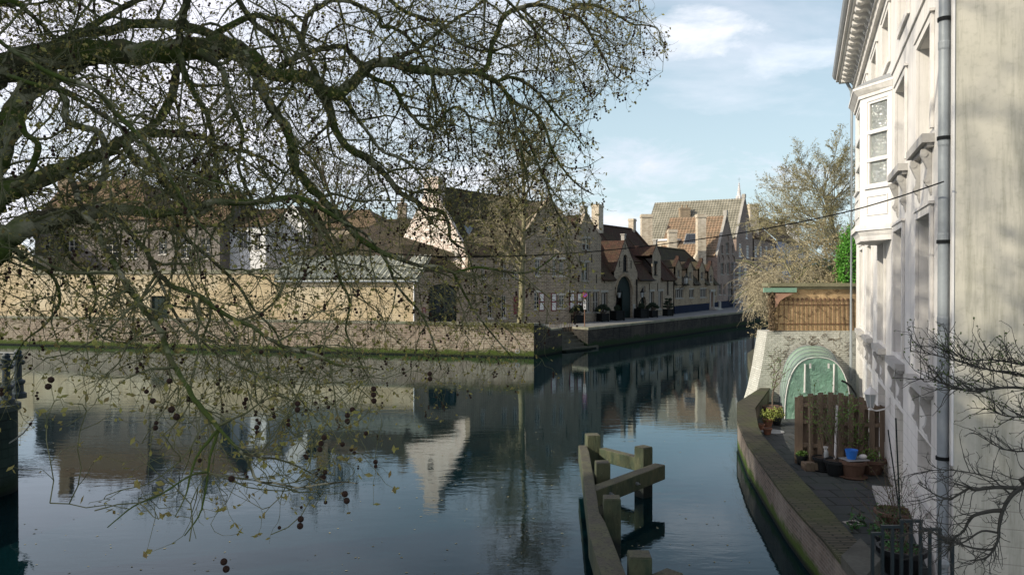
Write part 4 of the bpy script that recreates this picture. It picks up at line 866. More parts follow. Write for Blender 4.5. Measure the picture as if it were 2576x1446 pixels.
# ---- distant church spire
Yc = 420; b0 = D(1859, 600, Yc); r = thing('church_spire', 'slender pale gothic church spire rising behind the ridge of the tallest roof', 'church tower', (b0.x, b0.y, ZS))
z0 = D(1859, 513, Yc).z; zt_ = D(1859, 458, Yc).z; zx = D(1859, 446, Yc).z; SPI = plain('pale_church_stone', (0.62, 0.60, 0.58), .8, .2, .3)
m1 = MB(); m1.box(b0.x, b0.y, ZS, 4, 4, z0 - 2 - ZS, 0); m1.lathe((b0.x, b0.y, 0), [(1.7, z0 - 2), (1.7, z0 + 2.0), (1.45, z0 + 2.5), (1.35, z0 + 4.0), (1.05, z0 + 4.6), (0.10, zt_)], 8)
m1.build('tower', SPI, r)
m1 = MB()
for i in range(8):
    a = i * math.pi / 4; x, y = math.cos(a), math.sin(a)
    m1.lathe((b0.x + 1.7 * x, b0.y + 1.7 * y, 0), [(.22, z0 - 2), (.22, z0 + 2.6), (.03, z0 + 4.6)], 5)
    for k in range(1, 7):
        f = k / 7; rr_ = 1.05 * (1 - f) + .1 * f; zz = z0 + 5 + (zt_ - z0 - 5) * f; m1.sphere((b0.x + (rr_ + .15) * x, b0.y + (rr_ + .15) * y, zz), .16, 5, 3)
m1.build('pinnacle', SPI, r)
m1 = MB(); m1.tube([(b0.x, b0.y, zt_ - .5), (b0.x, b0.y, zx)], .09, 5); m1.obox((b0.x - .8, b0.y, zx - 1.2), (1.6, 0, 0), (0, .12, 0), (0, 0, .12)); m1.build('cross', METAL_G, r)

# ---- scaffolding tower
a = S(1827, 772.5); e = S(1850, 768.5); wS = Wall(a, e); wS = Wall(a + wS.n * 1.0, e + wS.n * 1.0)
r = thing('scaffold_tower', 'tall narrow aluminium scaffold tower in front of the gothic windowed house', 'scaffold', wS.pt(0, ZS))
zt_ = wS.sz(1838, 659)[1]; SCAF = plain('dull_aluminium', (0.42, 0.40, 0.42), .45, .15, 2, metal=.6); Ls = wS.L
for (s_, o_) in ((0, 0), (Ls, 0), (0, -.8), (Ls, -.8)): m1 = MB(); m1.tube([wS.pt(s_, ZS + .05, o_), wS.pt(s_, zt_, o_)], .045, 5); m1.build('post', SCAF, r)
m1 = MB(); z = ZS + .5; i = 0
while z < zt_:
    m1.tube([wS.pt(0, z, 0), wS.pt(Ls, z, 0)], .03, 4); 
    m1.tube([wS.pt(0, z, 0), wS.pt(0, z, -.8)], .03, 4); z += .5
m1.tube([wS.pt(0, ZS + .6, 0), wS.pt(Ls, ZS + 2.2, 0)], .025, 4); m1.tube([wS.pt(0, ZS + 2.2, -.8), wS.pt(Ls, ZS + .6, -.8)], .025, 4); m1.build('rung', SCAF, r)
for z in (ZS + 2.4, ZS + 4.6): m1 = MB(); m1.wbox(wS, 0.02, Ls - .02, z, z + .06, -.78, -.02); m1.build('platform', PICK, r)

# ---- street furniture
r = thing('road_sign', 'round red and blue no stopping sign on a rusty post by the quay edge', 'road sign', G(1470.8, 822, ZS))
b0 = r.location; zs_ = D(1470.3, 740.8, b0.y).z; RUST = plain('rusty_post', (0.20, 0.11, 0.07), .8, .3, 3)
m1 = MB(); m1.tube([(b0.x, b0.y, ZS), (b0.x, b0.y, zs_ + .1)], .04, 8); m1.build('post', RUST, r)
SR = plain('sign_red', (0.55, 0.02, 0.05), .4, .05); SB = plain('sign_blue', (0.05, 0.13, 0.48), .4, .05)
ra = 12.6 / 2 / F * b0.y; face = Vector((0.0, -1, 0)); sx_ = Vector((1, 0, 0))
def disc(c, r0, r1, o, k=28):
    vs = []; fs = []
    for i in range(k):
        a = 2 * math.pi * i / k
        for q in (r0, r1): vs.append(c + sx_ * q * math.cos(a) + Vector((0, 0, q * math.sin(a))) + face * o)
    for i in range(k): j = (i + 1) % k; fs.append((2 * i, 2 * i + 1, 2 * j + 1, 2 * j))
    return vs, fs
c = Vector((b0.x, b0.y, zs_)); m1 = MB(); m1.prism([c + sx_ * ra * math.cos(a) + Vector((0, 0, ra * math.sin(a))) + face * .045 for a in np.linspace(0, 2 * math.pi, 29)[:-1]], face * .012); m1.build('disc', SB, r)
m1 = MB(); m1.add(*disc(c, ra * .78, ra, .061))
for sg in (-1, 1):
    d1 = (sx_ + Vector((0, 0, sg))).normalized(); d2 = Vector((-d1.z, 0, d1.x)); p = c + face * .061
    m1.quad(p - d1 * ra * .8 - d2 * ra * .1, p + d1 * ra * .8 - d2 * ra * .1, p + d1 * ra * .8 + d2 * ra * .1, p - d1 * ra * .8 + d2 * ra * .1)
m1.build('red_cross_and_ring', SR, r)
za, zb2 = D(1470, 754, b0.y).z, D(1470, 778, b0.y).z; hw_ = 3.3 / F * b0.y
m1 = MB(); m1.obox((b0.x - hw_, b0.y - .06, zb2), (2 * hw_, 0, 0), (0, .015, 0), (0, 0, za - zb2)); pl = m1.build('plate', WHITE, r)
m1 = MB(); y_ = b0.y - .064; h_ = za - zb2; m1.quad((b0.x - .012, y_, zb2 + h_ * .15), (b0.x + .012, y_, zb2 + h_ * .15), (b0.x + .012, y_, zb2 + h_ * .85), (b0.x - .012, y_, zb2 + h_ * .85))
for sg, zc in ((1, zb2 + h_ * .9), (-1, zb2 + h_ * .1)): m1.add([(b0.x - .05, y_, zc - sg * .13), (b0.x + .05, y_, zc - sg * .13), (b0.x, y_, zc)], [(0, 1, 2)])
m1.build('arrow', BLACKP, pl)

def foliage(mb, c, R, n, size, rng, sq=(1, 1, 1), shell=.55):
    for _ in range(n):
        d = Vector((rng.gauss(0, 1), rng.gauss(0, 1), rng.gauss(0, 1))).normalized(); q = R * (shell + (1 - shell) * rng.random() ** .6)
        p = Vector(c) + Vector((d.x * q * sq[0], d.y * q * sq[1], d.z * q * sq[2])); a = Vector((rng.gauss(0, 1), rng.gauss(0, 1), rng.gauss(0, 1))).normalized() * size; b_ = a.cross(Vector((rng.gauss(0, 1), rng.gauss(0, 1), rng.gauss(0, 1)))).normalized() * size * .6
        mb.quad(p - a, p - b_, p + a, p + b_)
YEW = plain('dark_yew_foliage', (0.022, 0.042, 0.022), .8, .5, 4); BARK_D = plain('dark_bark', (0.06, 0.05, 0.04), .9, .3, 4)
rng = random.Random(11)
pl_spec = [(1441, 1469, 793.5, 813, 'cloud', 'leftmost black planter with a gnarled pine behind the round sign'), (1504.5, 1530.5, 790, 809, 'cloud', 'black planter with a wide cloud pruned tree left of the carriage arch'),
    (1538.5, 1570, 783, 806.5, 'ball', 'large black planter with a clipped ball at the left of the carriage arch'), (1600, 1631, 778, 800.5, 'ball', 'large black planter with a clipped ball at the right of the carriage arch'),
    (1632, 1654, 782, 798.5, 'cloud', 'black planter with a flat topped cloud pruned tree below the tall windows'), (1671, 1693, 778.5, 795, 'tall', 'rightmost black planter with a leaning tiered cloud tree')]
for (u0, u1, vt, vb, kind, lab) in pl_spec:
    b0 = G((u0 + u1) / 2, vb, ZS); wd = (u1 - u0) / F * b0.y * .78; ht = (vb - vt) / F * b0.y
    r = thing('topiary_planter', lab, 'planter', (b0.x, b0.y + wd / 2, ZS), 'black topiary planters along the facade'); cx0, cy0 = b0.x, b0.y + wd / 2; rot = ch - math.pi / 2 + .9
    m1 = MB(); m1.box(cx0, cy0, ZS + .04, wd, wd, ht - .08, .55); m1.box(cx0, cy0, ZS + ht - .039, wd * 1.05, wd * 1.05, .07, .55)
    for k in range(4):
        a = .55 + k * math.pi / 2 + math.pi / 4; m1.box(cx0 + math.cos(a) * wd * .7, cy0 + math.sin(a) * wd * .7, ZS, .1, .1, ht + .06, .55)
    m1.build('box', BLACKP, r)
    fo = MB(); tr = MB(); zt0 = ZS + ht; sz_ = wd / 1.1
    if kind == 'ball':
        R = 8.2 / F * b0.y; fo.sphere((cx0, cy0, zt0 + R * .9), R * .82, 14, 10); foliage(fo, (cx0, cy0, zt0 + R * .9), R, 1500, .045, rng, shell=.8)
    else:
        blobs = {'cloud': [(-.55, .0, .75, .42), (.5, .1, .8, .4), (0, 0, 1.15, .5), (.1, -.3, .95, .35), (-.25, .2, 1.0, .4), (.75, -.1, .6, .28), (-.8, 0, .5, .28)], 'tall': [(-.5, 0, .5, .3), (.45, 0, .45, .3), (-.35, 0, .95, .32), (.5, .1, .9, .3), (-.1, 0, 1.3, .34), (.35, 0, 1.7, .28), (-.2, .2, 1.75, .22)]}[kind]
        for (bx_, by_, bz_, br_) in blobs:
            p = (cx0 + bx_ * sz_, cy0 + by_ * sz_, zt0 + bz_ * sz_ * .95); foliage(fo, p, br_ * sz_, 420, .05, rng, sq=(1.25, 1.25, .55), shell=.3); fo.sphere(p, br_ * sz_ * .6, 8, 5, sq=(1.2, 1.2, .5))
            tr.tube([(cx0, cy0, zt0 - .1), ((cx0 + p[0]) / 2 + .05, (cy0 + p[1]) / 2, zt0 + bz_ * .3), p], [.06, .04, .02], 5)
    if tr.v: tr.build('trunk', BARK_D, r)
    fo.build('foliage', YEW, r, uv=False)
LAMP_E = bpy.data.materials.new('lamp_glow'); LAMP_E.use_nodes = True; bb = LAMP_E.node_tree.nodes['Principled BSDF']; bb.inputs['Emission Color'].default_value = (1, .95, .8, 1); bb.inputs['Emission Strength'].default_value = 2.2
LGL = plain('lantern_glass', (.35, .38, .38), .1, .1, spec=.8)
for (u, v, w_, lit, lab) in ((1546.5, 741, WE, 1, 'lit black wall lantern at the left of the carriage arch'), (1604.5, 741, WE, 1, 'lit black wall lantern at the right of the carriage arch'), (1703, 705, WF, 0, 'street lantern on an ornate scrolled iron bracket on the dormer row')):
    s_, z = w_.sz(u, v); big = 1.35 if not lit else 1.0; o_ = .45 if lit else 1.0; c = w_.pt(s_, z, o_)
    r = thing('wall_lantern', lab, 'wall lamp', w_.pt(s_, z - 1, 0))
    m1 = MB(); m1.lathe(c, [(.10 * big, -.3 * big), (.14 * big, -.28 * big)], 6); m1.lathe(c, [(.22 * big, .2 * big), (.2 * big, .26 * big), (.08 * big, .42 * big), (.03 * big, .6 * big)], 6)
    for k in range(6): a = k * math.pi / 3; m1.tube([c + Vector((.13 * big * math.cos(a), .13 * big * math.sin(a), -.28 * big)), c + Vector((.2 * big * math.cos(a), .2 * big * math.sin(a), .22 * big))], .012, 4)
    m1.build('frame', BLACKP, r)
    m1 = MB()
    if lit: m1.tube([c + Vector((0, 0, -.28)), w_.pt(s_, z - .9, .1), w_.pt(s_, z - 1.5, .05)], .035, 6); m1.wbox(w_, s_ - .12, s_ + .12, z - 1.6, z - 1.2, .003, .08)
    else:
        m1.tube([c + Vector((0, 0, -.4)), w_.pt(s_, z - .75, .5), w_.pt(s_, z - 1.15, .03)], .03, 6); m1.tube([c + Vector((0, 0, -.4)), w_.pt(s_, z - .55, .03)], .03, 6)
        for k in range(3): m1.tube([w_.pt(s_, z - .8 + .09 * math.sin(a), .3 + k * .22 + .09 * math.cos(a)) for a in np.linspace(0, 6, 9)], .015, 4)
    m1.build('bracket', BLACKP, r)
    m1 = MB(); m1.lathe(c, [(.12 * big, -.27 * big), (.18 * big, .2 * big)], 6); (m1.build('glass', LGL, r))
    if lit: m1 = MB(); m1.sphere(c + Vector((0, 0, -.05)), .07, 8, 6); m1.build('bulb', LAMP_E, r, smooth=True)
c = G(1866 - 1.5, 0, 0) if False else G(1799.5, 776.5, ZS); m1 = MB(); m1.box(c.x + .4, c.y, ZS, .55, .5, .9, .9); m1.lathe((c.x + .4, c.y, ZS + .9), [(.3, 0), (.3, .05), (.1, .1)], 8); m1.build('litter_bin', STONE, label='small pale litter bin on the pavement beside the maroon door', category='bin')

# ================================================================ WHITE CANAL HOUSE (right)
CF = 2.06; tf = Vector((0.3513, 0.9363)).normalized(); Cn = Vector((CF + .375 * 10.5, 10.5)); LW = 20.5
WW = Wall(Cn + tf * LW, Cn)                     # left = far end, right = near corner
def sa_(a): return LW - a
def rw(a0, a1, z0, z1): return (LW - a1, LW - a0, z0, z1)
def facade_mat(name, c, c2, groove, zt=2.42, st=0.235, stain=None):
    m, t, b = nodes(name); P = worldpos(t); s = N(t, 'ShaderNodeSeparateXYZ'); t.links.new(P, s.inputs[0])
    n1 = noise(t, P, .7, 6, .65); n2 = noise(t, P, 14, 4, .6); n3 = noise(t, P, 1.6, 6, .75, stretch=(3, 3, .22))
    col = mixc(t, math_(t, 'MULTIPLY', ramp(t, n1, .4, .7), .5), c, c2)
    if stain: col = mixc(t, math_(t, 'MULTIPLY', ramp(t, n3, .46, .74), .75), col, stain); col = mixc(t, math_(t, 'MULTIPLY', ramp(t, n2, .52, .72), .2), col, stain)
    fr = math_(t, 'FRACT', math_(t, 'DIVIDE', math_(t, 'SUBTRACT', zt, s.outputs[2]), st)); gm = math_(t, 'MULTIPLY', ramp(t, fr, .09, .03), math_(t, 'LESS_THAN', s.outputs[2], zt + .005))
    col = mixc(t, math_(t, 'MULTIPLY', gm, .55), col, groove)
    t.links.new(col, b.inputs['Base Color']); b.inputs['Roughness'].default_value = .75; b.inputs['Specular IOR Level'].default_value = .3
    bump(t, b, math_(t, 'ADD', math_(t, 'MULTIPLY', gm, -1.0), math_(t, 'ADD', math_(t, 'MULTIPLY', n2, .12), math_(t, 'MULTIPLY', n1, .2))), .6, .02); MATS[name] = m; return m
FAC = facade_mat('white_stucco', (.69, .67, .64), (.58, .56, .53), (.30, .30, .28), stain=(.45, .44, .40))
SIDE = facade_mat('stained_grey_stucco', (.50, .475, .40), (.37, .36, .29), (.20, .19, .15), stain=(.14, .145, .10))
r = thing('canal_house', 'tall white stuccoed house with deep windows, bracketed sills and oriel above the patio', 'house', WW.pt(LW, ZP))
ROOT = r
LWz = [(1.92, 3.47), (5.6, 7.2), (9.35, 10.95), (13.1, 14.7), (16.5, 18.1)]
hl = []; wins = []
for a0, a1 in LWz: hl.append(rw(a0, a1, 3.44, 6.09)); wins.append((hl[-1], 2, 1, 1))
for a0, a1 in (LWz[0], (5.2, 6.8), LWz[3], LWz[4]): hl.append(rw(a0, a1, 7.42, 9.10)); wins.append((hl[-1], 2, 1, 2))
for a0, a1 in ((1.92, 3.47), (4.9, 6.4), (8.4, 9.9), (11.7, 13.2), (15.2, 16.7)): hl.append(rw(a0, a1, 10.3, 11.45)); wins.append((hl[-1], 2, 1, 3))
dr_ = rw(5.6, 7.1, ZP + .02, 2.30); hl.append(dr_)
bs = [rw(1.95, 3.5, 1.62, 2.36), rw(9.3, 11.2, 1.0, 2.30), rw(13.4, 15.0, .9, 2.28), rw(17.0, 18.5, .9, 2.28)]; hl += bs
m1 = MB(); H2 = 13.0
m1.holes(WW, [(0, -.5), (LW, -.5), (LW, H2), (0, H2)], [rpoly(x) for x in hl], .36)
m1.add([WW.pt(0, -.5, 0), WW.pt(0, -.5, -9), WW.pt(0, H2, -9), WW.pt(0, H2, 0)], [(3, 2, 1, 0)])
m1.build('facade_wall', FAC, r)
WS_ = Wall(Cn + Vector((0, 0)), Cn + Vector((tf.y, -tf.x)) * 9)      # side wall towards the camera
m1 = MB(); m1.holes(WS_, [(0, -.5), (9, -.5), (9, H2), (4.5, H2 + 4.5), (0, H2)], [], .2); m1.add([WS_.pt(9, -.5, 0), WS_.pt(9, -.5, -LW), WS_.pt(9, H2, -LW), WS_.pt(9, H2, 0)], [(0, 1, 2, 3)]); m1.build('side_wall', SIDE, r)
m1 = MB(); m1.wbox(WW, LW - .13, LW + .012, 2.5, H2, .004, .03); m1.build('corner_strip', WHITE, r)
roofslab(r, [WW.pt(0, H2 + .1, .3), WW.pt(LW, H2 + .1, .3), WW.pt(LW, H2 + 4.5, -4.5), WW.pt(0, H2 + 4.5, -4.5)], .12, RT_RED)
roofslab(r, [WW.pt(LW, H2 + .1, -9.3), WW.pt(0, H2 + .1, -9.3), WW.pt(0, H2 + 4.5, -4.5), WW.pt(LW, H2 + 4.5, -4.5)], .12, RT_RED)
WINW = plain('old_white_joinery', (.66, .66, .64), .5, .12, 2)
SILL = plain('grey_sill_stone', (.42, .41, .39), .7, .2, 3, bumpy=.3)
for q, nx, ny, row in wins:
    s0, s1, z0, z1 = q
    wo = win(r, WW, q, nx, ny, WINW, .36, bar=.07, border=.11, sill=False)
    if row < 3:
        m1 = MB(); zt = z0 + (z1 - z0) * .58; m1.wbox(WW, s0 + .02, s1 - .02, zt - .05, zt + .05, -.35, -.22); m1.wbox(WW, s0 + .01, s1 - .01, zt + .052, zt + .085, -.35, -.18); m1.build('transom', WINW, wo)
    m1 = MB(); e = .13; zb = z0 if row < 3 else z0 - e
    m1.wbox(WW, s0 - e, s0 - .004, zb, z1 + e, .004, .05); m1.wbox(WW, s1 + .004, s1 + e, zb, z1 + e, .004, .05); m1.wbox(WW, s0 - .003, s1 + .003, z1 + .004, z1 + e, .004, .05)
    m1.wbox(WW, s0 - e - .06, s1 + e + .06, z1 + e + .003, z1 + e + .05, .004, .075)
    if row == 3: m1.wbox(WW, s0 - .003, s1 + .003, z0 - e, z0 - .004, .004, .06)
    m1.build('architrave', FAC, r)
    if row < 3:
        m1 = MB(); m1.wbox(WW, s0 - .2, s1 + .2, z0 - .24, z0 - .10, -.34, .18); m1.wbox(WW, s0 - .14, s1 + .14, z0 - .30, z0 - .243, .004, .10)
        so_ = m1.build('window_sill', SILL, r)
        for sc in (s0 + .05, s1 - .20):
            prof = [(.004, 0), (.15, 0), (.16, -.08), (.11, -.2), (.06, -.32), (.07, -.42), (.10, -.50), (.08, -.57), (.04, -.60), (.03, -.66), (.004, -.74)]
            m1 = MB(); pp = [WW.pt(sc, z0 - .303 + pz, po) for po, pz in prof]; m1.prism(pp, Vector((WW.t.x, WW.t.y, 0)) * .12)
            m1.tube([WW.pt(sc - .012, z0 - .385, .105), WW.pt(sc + .132, z0 - .385, .105)], .048, 10); m1.tube([WW.pt(sc - .01, z0 - .303 - .50, .07), WW.pt(sc + .13, z0 - .303 - .50, .07)], .04, 10)
            m1.build('bracket', SILL, so_)
for q in bs[1:]: win(r, WW, q, 2, 1, WINW, .3, sill=False)
q = bs[0]; win(r, WW, q, 2, 1, WINW, .3, sill=False)
m1 = MB(); m1.prism([WW.pt(q[0] - .02, q[2] - .02, -.3), WW.pt(q[0] - .02, q[2] - .32, .06), WW.pt(q[0] - .02, q[2] - .4, .06), WW.pt(q[0] - .02, q[2] - .4, -.3)], Vector((WW.t.x, WW.t.y, 0)) * (q[1] - q[0] + .04)); m1.build('sloping_sill', SILL, r)
CRM = plain('pale_cream_paint', (.60, .59, .50), .5, .1, 1)
m1 = MB(); m1.wbox(WW, dr_[0], dr_[1], dr_[2], dr_[3], -.42, -.33)
for k in (0, 1): m1.wbox(WW, dr_[0] + .15 + k * .65, dr_[0] + .7 + k * .65, .6, 2.0, -.332, -.31)
dd = m1.build('door', CRM, r); m1 = MB(); c = WW.pt(dr_[0] + .25, 1.3, -.28); m1.sphere(c, .04, 8, 6); m1.build('handle', METAL_G, dd)
m1 = MB(); m1.wbox(WW, dr_[0] - .1, dr_[1] + .1, ZP - .3, ZP + .1, .004, .45); m1.build('doorstep', SILL, r)
# cornice
m1 = MB(); m1.wbox(WW, -.1, LW + .1, 12.05, 12.12, .004, .12); m1.wbox(WW, -.1, LW + .1, 12.38, 12.46, .004, .16); m1.wbox(WW, -.6, LW + .3, 12.74, 12.82, .004, .62); m1.wbox(WW, -.65, LW + .3, 12.823, 12.93, .004, .72); m1.build('cornice', FAC, r)
m1 = MB(); 
for i in range(int(LW / .16)): m1.wbox(WW, .05 + i * .16, .13 + i * .16, 12.24, 12.377, .004, .1)
m1.build('dentils', FAC, r, kind='stuff')
i = 0; s_ = .1
while s_ < LW - .2:
    prof = [(.004, 0), (.55, 0), (.57, -.06), (.54, -.14), (.45, -.16), (.34, -.12), (.24, -.14), (.18, -.24), (.10, -.3), (.004, -.3)]
    m1 = MB(); m1.prism([WW.pt(s_, 12.738 + pz, po) for po, pz in prof], Vector((WW.t.x, WW.t.y, 0)) * .26); m1.build('modillion', FAC, r); s_ += .64
m1 = MB(); pp = [(.5, 12.932), (.76, 12.932), (.82, 13.0), (.86, 13.1), (.80, 13.14), (.5, 13.14)]; m1.prism([WW.pt(-.7, z_, o_) for o_, z_ in pp], Vector((WW.t.x, WW.t.y, 0)) * (LW + 1.0)); m1.build('gutter', LEADW, r)
# string course below first floor
m1 = MB(); m1.wbox(WW, 0, LW, 9.75, 9.80, .004, .035); m1.build('string_course', FAC, r)
# oriel
def lp(a, p): q = WW.A + WW.t * (LW - a) + WW.n * p; return Vector((q.x, q.y))
def orp(e, z): return [Vector((*lp(7.9 - e, .003), z)), Vector((*lp(8.75 - e * .3, .62 + e), z)), Vector((*lp(10.6 + e * .3, .62 + e), z)), Vector((*lp(11.5 + e, .003), z))]
def slice_(e0, z0, e1, z1):
    a = orp(e0, z0); b_ = orp(e1, z1); m_ = MB(); m_.add(a + b_, [(0, 1, 2, 3)[::-1] if False else (3, 2, 1, 0), (4, 5, 6, 7)] + [(i, (i + 1) % 4, (i + 1) % 4 + 4, i + 4) for i in range(4)]); return m_
fN = Wall(lp(8.75, .62), lp(7.9, .003)); fF = Wall(lp(10.6, .62), lp(8.75, .62)); fB = Wall(lp(11.5, .003), lp(10.6, .62))
OZ0, OZ1 = 6.36, 9.42
qn = rect(fN, 2181, 2236, 249, 466); qn = (max(qn[0], .14), min(qn[1], fN.L - .12), qn[2], qn[3]); qf = (.2, fF.L - .2, qn[2], qn[3]); qb = (.14, fB.L - .12, qn[2], qn[3])
ow = MB()
for ww_, q_ in ((fN, qn), (fF, qf), (fB, qb)): ow.holes(ww_, [(0, OZ0), (ww_.L, OZ0), (ww_.L, OZ1), (0, OZ1)], [rpoly(q_)], .08)
owo = ow.build('oriel', WHITE, r)
FILM = bpy.data.materials.new('crinkled_window_reflection'); FILM.use_nodes = True; t = FILM.node_tree; b = t.nodes['Principled BSDF']; b.inputs['Base Color'].default_value = (.52, .55, .52, 1); b.inputs['Metallic'].default_value = .75; b.inputs['Roughness'].default_value = .12
P = worldpos(t); bump(t, b, noise(t, P, 5.0, 4, .6, 2.5, stretch=(1, 1, 1.6)), .9, .08)
for ww_, q_ in ((fN, qn), (fF, qf), (fB, qb)):
    win(r, ww_, q_, 1, 1, WHITE, .08, bar=.05, border=.06, sill=False, glass=FILM, name='oriel_window')
    h_ = q_[3] - q_[2]
    for f_ in (.31, .635): m1 = MB(); zz = q_[2] + h_ * f_; m1.wbox(ww_, q_[0], q_[1], zz - .045, zz + .045, -.075, .0); m1.build('transom', WHITE, owo)
    m1 = MB(); m1.wbox(ww_, q_[0] - .06, q_[1] + .06, q_[2] - .06, q_[2] - .004, .003, .05); m1.build('oriel_sill', WHITE, owo); m1 = MB()
    z0, z1 = OZ0 + .22, q_[2] - .22
    for (a0, a1, b0_, b1_) in ((q_[0], q_[1], z0, z0 + .03), (q_[0], q_[1], z1 - .03, z1), (q_[0], q_[0] + .03, z0 + .031, z1 - .031), (q_[1] - .03, q_[1], z0 + .031, z1 - .031)): m1.wbox(ww_, a0, a1, b0_, b1_, .003, .02)
    m1.build('oriel_panel_moulding', WHITE, owo)
m1 = MB()
for e0, z0, e1, z1 in ((-.02, 5.98, .0, 6.1), (.0, 6.103, .06, 6.22), (.10, 6.223, .10, 6.355)): m1.v, m1.f, o_ = m1.v, m1.f, None; s2 = slice_(e0, z0, e1, z1); m1.add(s2.v, s2.f)
m1.build('oriel_base', FAC, owo)
m1 = MB()
for e0, z0, e1, z1 in ((.04, 9.423, .05, 9.5), (.06, 9.503, .16, 9.62), (.17, 9.623, .17, 9.68)): s2 = slice_(e0, z0, e1, z1); m1.add(s2.v, s2.f)
m1.build('oriel_cornice', FAC, owo)
m1 = slice_(.16, 9.683, -.1, 9.85); m1.build('oriel_roof', LEADW, owo)
# downpipes
def clampring(mb, p, rr_): mb.lathe((p.x, p.y, p.z - .025), [(rr_ * 1.18, 0), (rr_ * 1.18, .05)], 14)
kx = (2377 - 1288) / F
r2 = thing('downpipe', 'thick grey zinc downpipe at the near corner of the white house', 'downpipe', WW.pt(LW - .22, ZP, .09))
pb = D(2377, 723, 10.3); px = WW.pt(LW - .22, 0, .095); m1 = MB(); m1.tube([(px.x, px.y, ZP), (px.x, px.y, 13.0)], .075, 18, cap=False)
m1.build('pipe', METAL_G, r2, smooth=True)
m1 = MB()
for z in (8.7, 7.37, 6.05, 4.9): m1.lathe((px.x, px.y, z - .5), [(.078, 0), (.082, .02), (.082, .1), (.078, .12)], 18)
m1.build('joint', METAL_G, r2)
for z in (8.62, 6.98, 5.55, 2.55):
    m1 = MB(); clampring(m1, Vector((px.x, px.y, z)), .078); q = WW.pt(LW - .02, z, .0); m1.tube([(px.x, px.y, z), (px.x + .14, px.y + .03, z)], .012, 5); m1.build('clamp', BLACKP, r2)
r2 = thing('downpipe', 'thin pale downpipe at the far end of the white house above the green tunnel', 'downpipe', WW.pt(.15, ZP, .2))
q = WW.pt(.05, 0, .18); m1 = MB(); m1.tube([WW.pt(.1, 12.9, .5), WW.pt(.05, 12.3, .2), WW.pt(.05, 12.0, .18), (q.x, q.y, 2.0), (q.x, q.y, 1.2)], .055, 10); m1.build('pipe', METAL_G, r2)
# white wall lantern
c = WW.pt(WW.sz(2240, 1015)[0], 2.30, .42); r2 = thing('wall_lantern', 'white wall lantern on a curled arm beside the white house door', 'wall lamp', WW.pt(WW.sz(2240, 1015)[0], 2.1, 0))
m1 = MB(); m1.lathe(c, [(.05, -.32), (.07, -.3), (.02, -.26)], 8); m1.lathe(c, [(.17, .06), (.15, .10), (.06, .2), (.02, .24), (.03, .27), (.0, .3)], 6)
for k in range(6): a = k * math.pi / 3; m1.tube([c + Vector((.07 * math.cos(a), .07 * math.sin(a), -.26)), c + Vector((.14 * math.cos(a), .14 * math.sin(a), .07))], .008, 4)
m1.build('frame', WHITE, r2); m1 = MB(); m1.lathe(c, [(.06, -.25), (.13, .06)], 6); m1.build('glass', LGL, r2)
s_ = WW.sz(2240, 1015)[0]; m1 = MB(); m1.tube([c + Vector((0, 0, -.3)), WW.pt(s_, 1.97, .3), WW.pt(s_, 2.02, .12), WW.pt(s_, 2.1, .03)], .018, 6); m1.wbox(WW, s_ - .04, s_ + .04, 1.95, 2.3, .003, .03); m1.build('arm', WHITE, r2)

# ================================================================ PATIO AND GARDEN WALL
pairs = [((1905, 980), (1950, 957)), ((1855, 1013), (1898, 1025)), ((1855.5, 1058), (1906, 1072)), ((1880, 1112), (1917, 1094)), ((1930, 1184), (1955, 1138)), ((1979, 1250), (1996, 1183)), ((2026, 1304), (2038, 1230)), ((2073, 1353), (2080, 1275)), ((2119, 1409), (2162, 1369))]
zc_ = 0.86
PO = [V2(G(*a, zc_)) for a, b_ in pairs]; PI_ = [V2(G(*b_, zc_)) for a, b_ in pairs]
r = thing('canal_parapet', 'low weathered brick parapet with mossy brick coping between patio and canal', 'parapet wall', (PO[3].x, PO[3].y, 0))
m1 = MB(); n = len(PO); ex = (PO[-1] - PO[-2]).normalized(); PO2 = PO + [PO[-1] + ex * 6]; PI2 = PI_ + [PI_[-1] + ex * 6]
o = 0
for p, q in zip(PO2, PI2): m1.v += [(p.x, p.y, -1), (p.x, p.y, .78), (q.x, q.y, .78), (q.x, q.y, -1)]
for i in range(len(PO2) - 1):
    a = i * 4; b_ = a + 4; m1.f += [(a, a + 1, b_ + 1, b_), (a + 1, a + 2, b_ + 2, b_ + 1), (a + 2, a + 3, b_ + 3, b_ + 2)]
m1.f += [(0, 3, 2, 1)]
m1.build('wall', BR_NEAR, r)
COPEN = 7.0
m1 = MB()
def off(i, e): d = (PI_[i] - PO[i]).normalized(); return PO[i] - d * e, PI_[i] + d * e
for i in range(n):
    p, q = off(i, .035); m1.v += [(p.x, p.y, .782), (p.x, p.y, .862), (q.x, q.y, .862), (q.x, q.y, .782)]
for i in range(n - 1):
    a = i * 4; b_ = a + 4; m1.f += [(a, a + 1, b_ + 1, b_), (a + 1, a + 2, b_ + 2, b_ + 1), (a + 2, a + 3, b_ + 3, b_ + 2)]
m1.f += [(0, 3, 2, 1), (n * 4 - 4, n * 4 - 3, n * 4 - 2, n * 4 - 1)]
m1.build('coping', BR_COPE, r)
e0, e1 = off(n - 1, .06); e2 = e1 + ex * .95; e3 = e0 + ex * .95
m1 = MB(); m1.prism([Vector((*e0, .78)), Vector((*e1, .78)), Vector((*e2, .78)), Vector((*e3, .78))][::-1], (0, 0, .17)); m1.build('end_stone', plain('dark_end_stone', (.085, .085, .07), .9, .4, 2, bumpy=.5), r)
PATM = brick('patio_paving', (.065, .07, .072), (.045, .05, .052), (.014, .018, .014), bw=.62, bh=.6, mw=.026, patch=(.05, .066, .055), grime=.5, bumpy=.4)
m1 = MB(); pts = [Vector((*p, ZP)) for p in PI2] + [Vector((*(Cn + tf * -8), ZP)), Vector((*(Cn + tf * (LW + .6)), ZP)), Vector((PI_[0].x, 30.3, ZP))]
